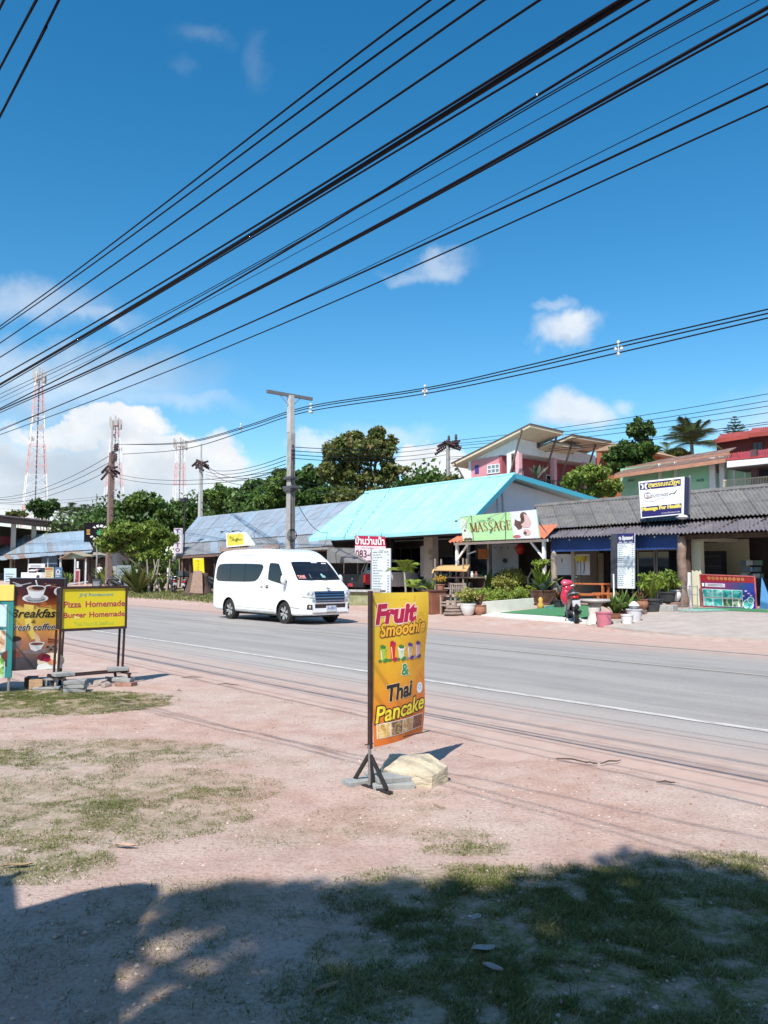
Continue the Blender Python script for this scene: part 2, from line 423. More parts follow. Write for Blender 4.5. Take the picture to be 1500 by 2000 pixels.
def axis_pts(dense0, dense1, step, lo, hi, extra=()):
 a = list(np.arange(dense0, dense1, step)); k = step; x = dense1
 while x < hi: a.append(x); k *= 1.12; x += k
 a.append(hi); k = step; x = dense0
 while x > lo: x -= k; k *= 1.12; a.append(max(x, lo))
 return sorted(set(round(v, 4) for v in a + list(extra)))
def make_ground():
 sa = axis_pts(-14, 4, .09, -700, 400); ta = axis_pts(-3, 8.4, .09, -300, 900, (5.4, 5.8, 17.2, 17.6, 17.9, 18.4, 19, 20, 24.3, 32.3, 33, 36, 40, 45, 50))
 V = np.zeros((len(sa) * len(ta), 3)); g = np.zeros(len(V)); i = 0
 for t_ in ta:
  for s_ in sa:
   p = ES * s_ + ET * t_; z = Hst(s_, t_)
   if -30 < s_ < 6 and t_ < 30: z += bumps(s_, t_)
   z -= .05 * sstep(5.6, 6.4, t_) * (1 - sstep(17.2, 17.9, t_))
   V[i] = (p.x, p.y, z); g[i] = grassy(p.x, p.y) if abs(p.x) < 60 and -2 < p.y < 80 else 0; i += 1
 ns, nt = len(sa), len(ta); I = np.arange(ns * nt).reshape(nt, ns)
 Fq = np.stack([I[:-1, :-1], I[:-1, 1:], I[1:, 1:], I[1:, :-1]], -1).reshape(-1, 4)
 m, n, b = _nt('dirt'); co = _co(n)
 big = _noise(n, co, .55, 4); mid = _noise(n, co, 3.2, 6, .65); fine = _noise(n, co, 38, 6, .7); sp = _noise(n, co, 120, 2, .5)
 c = _ramp(n, mid, [(.3, (.40, .245, .195)), (.5, (.48, .325, .268)), (.7, (.54, .395, .335))])
 c = _mix(n, _ramp(n, big, [(.40, (0, 0, 0)), (.62, (1, 1, 1))]), c, _ramp(n, mid, [(.3, (.45, .335, .285)), (.7, (.55, .44, .385))]))
 c = _mix(n, _ramp(n, fine, [(.36, (1, 1, 1)), (.52, (0, 0, 0))]), c, _mix(n, .42, c, (.20, .125, .10)))
 c = _mix(n, _ramp(n, sp, [(.66, (0, 0, 0)), (.72, (1, 1, 1))]), c, (.58, .52, .47))
 at = n.nodes.new('ShaderNodeAttribute'); at.attribute_name = 'grass'
 gm = _math(n, 'MULTIPLY', at.outputs['Fac'], _ramp(n, _noise(n, co, 9, 6, .7), [(.36, (.15, .15, .15)), (.6, (1, 1, 1))]))
 gc = _ramp(n, fine, [(.3, (.085, .095, .028)), (.5, (.165, .165, .06)), (.7, (.30, .265, .14))])
 c = _mix(n, _math(n, 'MULTIPLY', gm, .85), c, gc)
 n.links.new(c, b.inputs['Base Color']); b.inputs['Roughness'].default_value = .95; b.inputs['Specular IOR Level'].default_value = .15
 bp = n.nodes.new('ShaderNodeBump'); bp.inputs['Strength'].default_value = .85; bp.inputs['Distance'].default_value = .028
 n.links.new(_math(n, 'ADD', _math(n, 'MULTIPLY', fine, .6), mid), bp.inputs['Height']); n.links.new(bp.outputs[0], b.inputs['Normal'])
 o = npmesh('ground', V, Fq, m, smooth=True); tag(o, 'pinkish bare dirt with thin grass patches beside the road', kind='structure')
 a = o.data.attributes.new('grass', 'FLOAT', 'POINT'); a.data.foreach_set('value', g.astype(np.float32))
make_ground()
def road_coord(n):
 vt = n.nodes.new('ShaderNodeVectorMath'); vt.operation = 'DOT_PRODUCT'; co = _co(n); n.links.new(co, vt.inputs[0]); vt.inputs[1].default_value = tuple(ET)
 vs = n.nodes.new('ShaderNodeVectorMath'); vs.operation = 'DOT_PRODUCT'; n.links.new(co, vs.inputs[0]); vs.inputs[1].default_value = tuple(ES)
 return co, vs.outputs['Value'], vt.outputs['Value']
def make_road():
 sa = axis_pts(-45, 20, 2.0, -700, 400); ta = [5.25, 5.6, 6.2, 7, 8, 9, 11, 12.2, 14, 16, 17.0, 17.6, 18.1]
 def zz(t_): return .055 * (1 - ((t_ - 11.6) / 6.4) ** 2) - .012
 V = [tuple(Wd(s_, t_, zz(t_))) for t_ in ta for s_ in sa]; ns = len(sa); I = np.arange(len(V)).reshape(len(ta), ns)
 Fq = np.stack([I[:-1, :-1], I[:-1, 1:], I[1:, 1:], I[1:, :-1]], -1).reshape(-1, 4)
 m, n, b = _nt('asphalt'); co, vs, vt = road_coord(n)
 mid = _noise(n, co, 1.3, 6, .65); fine = _noise(n, co, 60, 5, .7)
 cs = n.nodes.new('ShaderNodeCombineXYZ'); n.links.new(_math(n, 'MULTIPLY', vs, .12), cs.inputs[0]); n.links.new(_math(n, 'MULTIPLY', vt, 1.6), cs.inputs[1])
 streak = _noise(n, cs.outputs[0], 1.0, 5, .6)
 a = _ramp(n, mid, [(.3, (.265, .245, .232)), (.7, (.32, .298, .282))])
 a = _mix(n, _ramp(n, streak, [(.38, (0, 0, 0)), (.62, (1, 1, 1))]), a, (.36, .335, .312))
 a = _mix(n, _ramp(n, _noise(n, cs.outputs[0], 2.3, 4, .6), [(.55, (0, 0, 0)), (.72, (.55, .55, .55))]), a, (.19, .18, .172))
 a = _mix(n, _ramp(n, fine, [(.35, (.6, .6, .6)), (.55, (0, 0, 0))]), a, (.17, .16, .155))
 dust = _ramp(n, _noise(n, co, 3.2, 6, .65), [(.3, (.42, .28, .228)), (.7, (.50, .365, .305))])
 wob = _math(n, 'MULTIPLY_ADD', streak, 2.6, -1.3); wob = _math(n, 'ADD', wob, _math(n, 'MULTIPLY_ADD', mid, 1.2, -.6))
 near = n.nodes.new('ShaderNodeMapRange'); near.interpolation_type = 'SMOOTHSTEP'; n.links.new(_math(n, 'ADD', vt, wob), near.inputs['Value'])
 for k, v in (('From Min', 8.0), ('From Max', 5.6), ('To Min', 0), ('To Max', 1)): near.inputs[k].default_value = v
 far = n.nodes.new('ShaderNodeMapRange'); far.interpolation_type = 'SMOOTHSTEP'; n.links.new(_math(n, 'SUBTRACT', vt, _math(n, 'MULTIPLY', wob, .6)), far.inputs['Value'])
 for k, v in (('From Min', 13.2), ('From Max', 16.2), ('To Min', 0), ('To Max', 1)): far.inputs[k].default_value = v
 shoulder = n.nodes.new('ShaderNodeMapRange'); n.links.new(vt, shoulder.inputs['Value'])
 for k, v in (('From Min', 8.1), ('From Max', 7.7), ('To Min', 0), ('To Max', .35)): shoulder.inputs[k].default_value = v
 a = _mix(n, shoulder.outputs[0], a, (.44, .385, .345))
 c = _mix(n, _math(n, 'MAXIMUM', near.outputs[0], far.outputs[0]), a, dust)
 n.links.new(c, b.inputs['Base Color']); b.inputs['Roughness'].default_value = .82; b.inputs['Specular IOR Level'].default_value = .3
 bp = n.nodes.new('ShaderNodeBump'); bp.inputs['Strength'].default_value = .35; bp.inputs['Distance'].default_value = .01
 n.links.new(fine, bp.inputs['Height']); n.links.new(bp.outputs[0], b.inputs['Normal'])
 tag(npmesh('road', V, Fq, m, smooth=True), 'dusty grey two-lane asphalt road', kind='structure')
 def line(name, t0, t1, col, lo, hi, label):
  ml, n, b = _nt(name); co, vs, vt = road_coord(n)
  cs = n.nodes.new('ShaderNodeCombineXYZ'); n.links.new(_math(n, 'MULTIPLY', vs, 3.0), cs.inputs[0]); n.links.new(_math(n, 'MULTIPLY', vt, 14), cs.inputs[1])
  w = _ramp(n, _noise(n, cs.outputs[0], 1.0, 7, .75), [(lo, (0, 0, 0)), (hi, (1, 1, 1))])
  n.links.new(_mix(n, w, (.34, .30, .275), col), b.inputs['Base Color']); b.inputs['Roughness'].default_value = .7
  sl = [s_ for s_ in sa]; V = [tuple(Wd(s_, t_, zz(t_) + .006)) for t_ in (t0, t1) for s_ in sl]; k = len(sl)
  tag(npmesh(name, V, [(i, i + 1, k + i + 1, k + i) for i in range(k - 1)], ml, smooth=True), label, kind='structure')
 line('edge_line', 8.0, 8.12, (.62, .59, .55), .38, .60, 'worn white edge line along the near side of the road')
 line('centre_line', 12.08, 12.20, (.44, .39, .31), .44, .7, 'faded pale centre line of the road')
 line('far_edge_line', 15.2, 15.3, (.47, .41, .36), .45, .7, 'almost rubbed out edge line on the far side of the road')
make_road()
# common colours
BLACKM = pm('black_metal', (.022, .02, .02), .45, .3, 30); RUST = pm('rusty_dark_metal', (.026, .014, .013), .7, .4, 18, col2=(.045, .018, .014))
STEEL = pm('bare_steel', (.42, .42, .43), .35, .2, 25, metal=.8); CONC = pm('concrete', (.36, .35, .335), .9, .25, 9, .35, 50, blot=(.25, .24, .22))
PAVER = pm('paver_concrete', (.30, .31, .305), .9, .2, 14, .4, 60, blot=(.28, .27, .25)); WHITEP = pm('white_paint', (.78, .78, .77), .5, .06, 6)
INK_W = pm('ink_white', (.82, .82, .80), .45, .03); INK_K = pm('ink_black', (.012, .011, .012), .45, .05); INK_R = pm('ink_red', (.50, .012, .02), .45, .08)
INK_Y = pm('ink_yellow', (.80, .60, .02), .45, .05); INK_G = pm('ink_green', (.02, .26, .06), .45, .1); INK_B = pm('ink_blue', (.03, .05, .25), .45, .08)
INK_GREY = pm('ink_grey', (.16, .16, .17), .45, .1); INK_BR = pm('ink_brown', (.10, .025, .012), .45, .1); INK_P = pm('ink_pink', (.85, .55, .60), .45, .05)
INK_C = pm('ink_crimson', (.42, .006, .055), .45, .1); INK_LG = pm('ink_light_grey', (.55, .56, .57), .45, .06)
WOODD = pm('dark_wood', (.07, .04, .028), .75, .35, 6, .3, 40, stretch=(1, 1, .2)); WOODP = pm('weathered_wood', (.30, .245, .20), .85, .3, 8, .4, 40, stretch=(3, 3, .4))
def paver(name, label, w, sz, rz, tilt=(0, 0), group='concrete pavers weighing down the signs', m=None):
 mb = MB().box((0, 0, sz[2] / 2), sz); o = mb.build(name, m or PAVER, None, w, rz, bevel=.006)
 o.rotation_euler = (tilt[0], tilt[1], rz); return tag(o, label, 'paver', group)
# fruit smoothie banner
def fruit_banner():
 base = onG(722, 1541); k = Kit('banner_stand', 'orange and yellow fruit smoothie and Thai pancake banner on a dark post', 'banner', base, R(45))
 W_, Z0, Z1 = .615, .30, 1.435
 def sag(u, v):
  a = u / W_; b = (v - Z0) / (Z1 - Z0)
  return .022 * math.sin(2.2 * a + 1.2) * (1 - b) + .012 * math.sin(5 * a - 3 * b) - .035 * a * a * (1 - b) ** 2 + .012 * a * math.sin(9 * b)
 def fn(u, v, l): return Vector((.022 + u, -l - sag(u, v), v + .02 * (u / W_) * (1 - (v - Z0) / (Z1 - Z0)) - .006 * (u / W_) * math.sin(3 * u / W_)))
 k.part('post', MB().box((.004, 0, .87), (.027, .03, 1.16)), RUST, bevel=.003)
 mb = MB().tube([(0, 0, .03), (0, 0, .32)], .013, 10); k.part('stem', mb, STEEL)
 mb = MB(); mb.bar((-.002, .21, .012), (.002, -.22, .012), .038, .022); mb.bar((0, 0, .012), (.2, 0, .012), .03, .02); k.part('foot', mb, BLACKM, bevel=.002)
 for y in (.17, -.18): k.part('brace', MB().bar((0, y, .03), (0, y * .05, .245), .028, .018, up=(1, 0, 0)), BLACKM, bevel=.002)
 k.part('brace', MB().bar((.02, -.02, .02), (.004, 0, .24), .028, .018, up=(0, 1, 0)), BLACKM, bevel=.002)
 mb = MB(); mb.tube([(.0, 0, .322), (.64, -.02, .322 + .012)], .004, 6); mb.tube([(-.05, 0.0, .325), (0, 0, .325)], .004, 6); k.part('cross_rod', mb, BLACKM)
 m, n, b = _nt('banner_print'); co = _co(n); sp = n.nodes.new('ShaderNodeSeparateXYZ'); n.links.new(co, sp.inputs[0])
 v = n.nodes.new('ShaderNodeMapRange'); n.links.new(sp.outputs['Z'], v.inputs['Value']); v.inputs['From Min'].default_value = Z0; v.inputs['From Max'].default_value = Z1
 nz = _noise(n, co, 3.2, 3, .5, 1.2)
 f = _math(n, 'ADD', v.outputs[0], _math(n, 'MULTIPLY_ADD', nz, .5, -.25))
 f = _math(n, 'SUBTRACT', f, _math(n, 'MULTIPLY', sp.outputs['X'], .22))
 n.links.new(_ramp(n, f, [(.02, (.66, .16, .02)), (.28, (.68, .25, .015)), (.5, (.72, .38, .015)), (.72, (.74, .46, .02)), (.95, (.74, .54, .05))]), b.inputs['Base Color'])
 b.inputs['Roughness'].default_value = .42
 mb = MB(); mb.smooth = True; mb.grid(lambda a, c: fn(a * W_, Z0 + c * (Z1 - Z0), 0), 14, 22); mb.mat(1); mb.grid(lambda a, c: fn((1 - a) * W_, Z0 + c * (Z1 - Z0), -.002), 14, 22)
 k.part('banner_cloth', mb, [m, INK_W])
 cloth = k.root.children[-1]
 P = Print(fn, .0009)
 def U(u): return u * W_
 def Vv(v): return Z0 + v * (Z1 - Z0)
 def T(body, u0, v0, u1, v1, m, **kw): P.text(body, U(u0), Vv(v0), U(u1), Vv(v1), m, **kw)
 pale = pm('ink_pale_pink', (.88, .62, .58), .45, .03); dkbr = pm('ink_dark_brown', (.14, .035, .005), .45, .1); olive = pm('ink_yellow_olive', (.72, .50, .02), .45)
 P.ring(U(.85), Vv(.80), .075, .075, .012, olive); P.ring(U(.85), Vv(.80), .05, .05, .004, olive); P.ring(U(.55), Vv(.90), .09, .07, .008, olive, a0=0, a1=180)
 crease = pm('ink_ochre', (.45, .22, .01), .45)
 P.stroke([(U(.02), Vv(.96)), (U(.10), Vv(.90)), (U(.14), Vv(.86))], .012, crease); P.stroke([(U(.75), Vv(.98)), (U(.72), Vv(.90))], .005, crease)
 P.stroke([(U(.47), Vv(.70)), (U(.62), Vv(.60)), (U(.97), Vv(.37))], [.005, .012, .006], crease)
 T('Fruit', .08, .80, .75, .92, INK_C, bold=.05, shear=.22, rot=2, outline=[(.035, pale)], lay=2)
 T('Smoothie', .15, .715, .93, .80, pm('ink_smoothie', (.80, .42, .03), .45), bold=.03, shear=.2, rot=3, outline=[(.055, dkbr)], lay=2)
 lime = pm('ink_lime', (.36, .52, .04), .4, .3, 30); redd = pm('ink_drink_red', (.60, .02, .015), .4, .3, 30); mint = pm('ink_mint', (.50, .72, .48), .4, .2, 30); mauve = pm('ink_mauve', (.58, .38, .42), .4, .3, 40); lilac = pm('ink_lilac', (.34, .24, .36), .4, .3, 40); pgr = pm('ink_leaf', (.05, .22, .03), .4, .3, 40); berry = pm('ink_berry', (.07, .04, .2), .4, .3, 40)
 for (u, m1, m2, h, w0, w1) in ((.19, lime, pgr, .11, .055, .075), (.355, redd, INK_C, .135, .03, .055), (.50, mint, pgr, .10, .05, .07), (.66, pm('ink_taupe', (.55, .42, .30), .4, .3, 40), berry, .11, .055, .07), (.82, mauve, berry, .115, .055, .075)):
  x = U(u); y0 = Vv(.545)
  P.poly([(x - w0 / 2, y0), (x + w0 / 2, y0), (x + w1 / 2, y0 + h * .82), (x - w1 / 2, y0 + h * .82)], m1, 2)
  P.poly([(x - w0 * .3, y0 + .01), (x - w0 * .12, y0 + .01), (x - w1 * .2, y0 + h * .75), (x - w1 * .38, y0 + h * .75)], pale, 3)
  P.ell(x, y0 + h * .85, w1 * .55, .018, m1 if m1 is not mint else INK_W, 3); P.ell(x - .008, y0 + h * .98, .02, .015, m2, 4); P.ell(x + .014, y0 + h * .93, .016, .012, m2, 4)
  P.ell(x + .03, y0 + .004, .022, .014, m2, 3); P.ell(x - .032, y0 + .002, .018, .011, pgr if m2 is not berry else lilac, 3); P.ell(x + .012, y0 - .002, .015, .01, m2, 4)
 T('&', .50, .435, .63, .51, pm('ink_emerald', (.0, .25, .07), .4), bold=.02, outline=[(.03, INK_W)], lay=2)
 T('Thai', .24, .285, .70, .385, INK_K, bold=.035, shear=.25, rot=4, outline=[(.025, pm('ink_peach', (.85, .60, .30), .4))], lay=2)
 P.ell(U(.875), Vv(.325), .042, .046, INK_W, 2); P.ring(U(.875), Vv(.325), .036, .04, .003, pm('ink_sky', (.25, .45, .65), .4), 3)
 for i in range(5):
  a = R(40 + 70 * i); P.ell(U(.875) + .018 * math.cos(a), Vv(.33) + .016 * math.sin(a), .008, .006, pm('ink_sky', (.25, .45, .65), .4), 3, n=8)
 T('Pancake', .035, .162, .965, .262, pm('ink_butter', (.85, .66, .04), .4), bold=.02, shear=.22, rot=3, outline=[(.055, pm('ink_near_black_brown', (.05, .016, .006), .45))], lay=2)
 looks = [[(.35, (.55, .28, .06)), (.5, (.75, .50, .15)), (.65, (.80, .68, .50))], [(.35, (.05, .04, .02)), (.5, (.30, .17, .08)), (.65, (.60, .48, .25))], [(.35, (.75, .65, .48)), (.5, (.40, .30, .12)), (.65, (.70, .18, .05))], [(.35, (.14, .04, .02)), (.55, (.25, .08, .04)), (.7, (.45, .25, .18))]]
 for i in range(4):
  x0 = U(.055 + .226 * i); x1 = U(.055 + .226 * (i + 1) - .012)
  P.rect(x0 - .004, Vv(.05) - .004, x1 + .004, Vv(.138) + .004, INK_W, 2)
  P.rect(x0, Vv(.05), x1, Vv(.138), picm('dish_%d' % i if False else ('dish_noodle', 'dish_mixed', 'dish_pancake', 'dish_chocolate')[i], looks[i], 34, 1.0), 3)
 P.build('print', cloth)
fruit_banner()
def rock(name, label, px, py, size, seed, m, rz=0.0, pts=None, world=None):
 bm = bmesh.new(); rr = random.Random(seed)
 for p in pts: bm.verts.new([c * s for c, s in zip(p, size)])
 bmesh.ops.convex_hull(bm, input=bm.verts)
 bmesh.ops.subdivide_edges(bm, edges=bm.edges, cuts=3, use_grid_fill=True); bmesh.ops.triangulate(bm, faces=bm.faces)
 for v in bm.verts:
  q = v.co * 5 + Vector((seed, 0, 0)); v.co += v.co.normalized() * (.06 * mnoise.noise(q) + .06 * mnoise.noise(q * 3)) * min(size)
 me = bpy.data.meshes.new(name); bm.to_mesh(me); bm.free(); me.materials.append(m)
 me.polygons.foreach_set('use_smooth', [True] * len(me.polygons)); me.set_sharp_from_angle(angle=R(24))
 o = bpy.data.objects.new(name, me); COL.objects.link(o); o.location = world if world is not None else onG(px, py); o.rotation_euler = (0, 0, rz); return tag(o, label, 'rock')
ROCKM = pm('sandstone', (.52, .45, .33), .9, .3, 7, .9, 22, blot=(.36, .29, .20), bl_scale=5, stretch=(1, 1, 2.5))
rock('rock', 'big pale sandstone block lying behind the fruit banner stand', 808, 1527, (.235, .165, .165), 3, ROCKM, R(-22),
  [(-1.05, -.5, .15), (-1.1, .7, -.05), (-1.0, -.55, .62), (-1.05, .8, .95), (-.2, -1.0, .12), (-.15, -1.0, .62), (.4, .95, -.05), (.3, .95, 1.12), (.85, -1.0, .0), (.85, -.95, .58), (1.15, .2, -.1), (1.1, .25, .8), (.95, .75, .6), (.25, -.35, 1.05), (-.55, .1, 1.08)])
_b = onG(722, 1541)
paver('paver', 'grey paver sticking out left beneath the fruit banner foot', _b + Vector((-.09, .10, .002)), (.20, .13, .045), R(30))
paver('paver', 'upper grey paver lying on another right of the banner foot', _b + Vector((.17, .06, .046)), (.28, .15, .042), R(20), (.02, .03))
paver('paver', 'lower grey paver right of the banner foot', _b + Vector((.17, .03, .002)), (.31, .17, .044), R(8))
paver('paver', 'grey paver between the banner foot and the sandstone block', _b + Vector((.09, .25, .03)), (.25, .13, .045), R(38), (.1, -.06))
# pizza and burger sign
def pizza_sign():
 base = Vector((-4.36, 10.75, 0)); k = Kit('pizza_sign', 'yellow Pizza Homemade and Burger Homemade sign on dark iron legs', 'sign', base, R(41))
 W_, z0, z1, th = .93, .80, 1.375, .19
 fn = lambda u, v, l: Vector((u, -l, v))
 yel = pm('sign_yellow', (.70, .58, .015), .4, .06, 3)
 mb = MB().box((W_ / 2, th / 2, (z0 + z1) / 2), (W_ - .02, th - .02, z1 - z0 - .02)); k.part('sign_body', mb, BLACKM)
 mb = MB().box((W_ / 2, .012, (z0 + z1) / 2), (W_ - .04, .012, z1 - z0 - .04)); face = k.part('sign_face', mb, yel)
 for a, b in (((0, 0, z0), (W_, 0, z0)), ((0, 0, z1), (W_, 0, z1)), ((.012, 0, z0 - .012), (.012, 0, z1 + .012)), ((W_ - .012, 0, z0 - .012), (W_ - .012, 0, z1 + .012))):
  k.part('frame_bar', MB().bar(a, b, .026, .03), RUST)
 P = Print(lambda u, v, l: Vector((u, .006 - l, v)), .0012); dkred = pm('ink_sign_red', (.40, .025, .02), .45); teal = pm('ink_faded_teal', (.10, .33, .30), .5); fade = pm('ink_faded_green', (.42, .52, .05), .5); pal = pm('ink_pale_outline', (.78, .70, .30), .5)
 def T(s, x0, y0, x1, y1, m, **kw): P.text(s, x0 * W_, z0 + y0 * (z1 - z0), x1 * W_, z0 + y1 * (z1 - z0), m, **kw)
 T('JNJ Restaurant', .27, .765, .78, .86, teal, bold=.01, outline=[(.02, pal)]); T('Thai Restaurant', .72, .92, .95, .95, fade)
 T('Pizza', .055, .53, .30, .67, dkred, bold=.02, outline=[(.02, pal)]); T('Homemade', .37, .53, .965, .67, dkred, bold=.02, outline=[(.02, pal)])
 T('Burger', .055, .25, .38, .41, dkred, bold=.02, outline=[(.02, pal)]); T('Homemade', .43, .285, .965, .41, dkred, bold=.02, outline=[(.02, pal)])
 T('Thai Food & Seafood', .20, .09, .80, .18, fade, bold=.02)
 P.build('lettering', face)
 for x in (.02, W_ - .02):
  for y in (.02, th - .01): k.part('leg', MB().bar((x, y, z0), (x - .012, y + .01, .20), .026, .026), RUST)
 k.part('base_bar', MB().bar((-.08, .02, .185), (W_ + .06, .02, .185), .03, .025), RUST); k.part('base_bar', MB().bar((-.08, th, .185), (W_ + .06, th, .185), .03, .025), RUST)
 for x in (0.02, W_ - .02):
  k.part('base_bar', MB().bar((x, -.22, .17), (x, th + .25, .17), .03, .025), RUST)
  for y in (-.16, .34): k.part('foot', MB().bar((x, y, .17), (x + .04, y, 0), .03, .03), RUST)
 return k
pk = pizza_sign()
def pz(x, y, z): return pk.root.matrix_basis @ Vector((x, y, z)) if False else Vector((-4.36, 10.75, z)) + Vector((x * math.cos(R(41)) - y * math.sin(R(41)), x * math.sin(R(41)) + y * math.cos(R(41)), 0))
paver('paver', 'grey paver laid on the left end of the pizza sign base', pz(.05, -.06, .20), (.26, .16, .05), R(38))
paver('paver', 'grey paver laid on the right end of the pizza sign base', pz(.83, .02, .20), (.28, .17, .05), R(25))
paver('paver', 'top paver of the stack at the front left of the pizza sign', onG(141, 1353) + Vector((0, .1, .105)), (.27, .22, .048), R(12))
paver('paver', 'middle paver of the stack at the front left of the pizza sign', onG(141, 1353) + Vector((0.01, .1, .055)), (.27, .22, .048), R(4))
paver('paver', 'bottom paver of the stack at the front left of the pizza sign', onG(141, 1353) + Vector((0, .1, 0)), (.28, .23, .05), R(16))
paver('paver', 'top paver of the stack at the right foot of the pizza sign', onG(236, 1341) + Vector((0, .1, .06)), (.27, .16, .05), R(-8), (.03, .05))
paver('paver', 'brownish bottom paver at the right foot of the pizza sign', onG(238, 1341) + Vector((.03, .08, 0)), (.26, .16, .055), R(-14), m=pm('red_brown_paver', (.30, .17, .13), .9, .3, 12, .4))
RUBM = pm('rubble', (.36, .31, .28), .95, .3, 10, .5)
for i, (px, py, sz_) in enumerate(((196, 1338, .09), (207, 1341, .07), (213, 1331, .08), (188, 1334, .06))):
 rock('concrete_rubble', 'broken concrete lump beneath the pizza sign between its feet', px, py, (sz_, sz_ * .8, sz_ * .8), 20 + i, RUBM, i, [(-1, -1, 0), (1, -.8, 0), (.9, 1, 0), (-.8, .9, 0), (-.8, -.8, 1), (.7, -.9, .8), (.9, .7, 1.1), (-.9, .6, .9)])['group'] = 'broken concrete under the pizza sign'
tag(MB().box((0, 0, .065), (.17, .24, .13)).build('brick', pm('tan_brick', (.42, .27, .16), .9, .2, 8, .4), None, onG(65, 1346) + Vector((0, .1, 0)), R(18), bevel=.006), 'tan brick lying on the grass under the breakfast banner', 'brick')
tag(MB().box((0, 0, .065), (.14, .2, .13)).build('brick', pm('dark_brick', (.10, .06, .05), .9, .2, 8, .4), None, onG(45, 1345) + Vector((0, .25, 0)), R(10), bevel=.006), 'dark brown brick in the shade left of the tan brick', 'brick')
def hollow_block(w, rz, label, h=.14):
 mb = MB(); L, D = .34, .12
 mb.box((0, -D / 2 + .012, h / 2), (L, .024, h)); mb.box((0, D / 2 - .012, h / 2), (L, .024, h))
 for x in (-L / 2 + .012, -.06, .06, L / 2 - .012): mb.box((x, 0, h / 2), (.024, D - .05, h))
 return tag(mb.build('concrete_block', CONC, None, w, rz, bevel=.003), label, 'block')
o = hollow_block(onG(95, 1344) + Vector((0, .12, .07)), R(20), 'hollow concrete block tipped on its side beside the tan brick'); o.rotation_euler = (R(90), 0, R(15))
rock('concrete_rubble', 'pale broken slab propped on the hollow concrete block', 90, 1330, (.13, .09, .06), 31, CONC, .3, [(-1, -1, 0), (1, -.8, 0), (.9, 1, 0), (-.8, .9, 0), (-.8, -.8, 1), (.7, -.9, .8), (.9, .7, 1.1), (-.9, .6, .9)])
paver('paver', 'thin pale paver flat on the grass before the hollow block', onG(92, 1346), (.34, .12, .03), R(6))
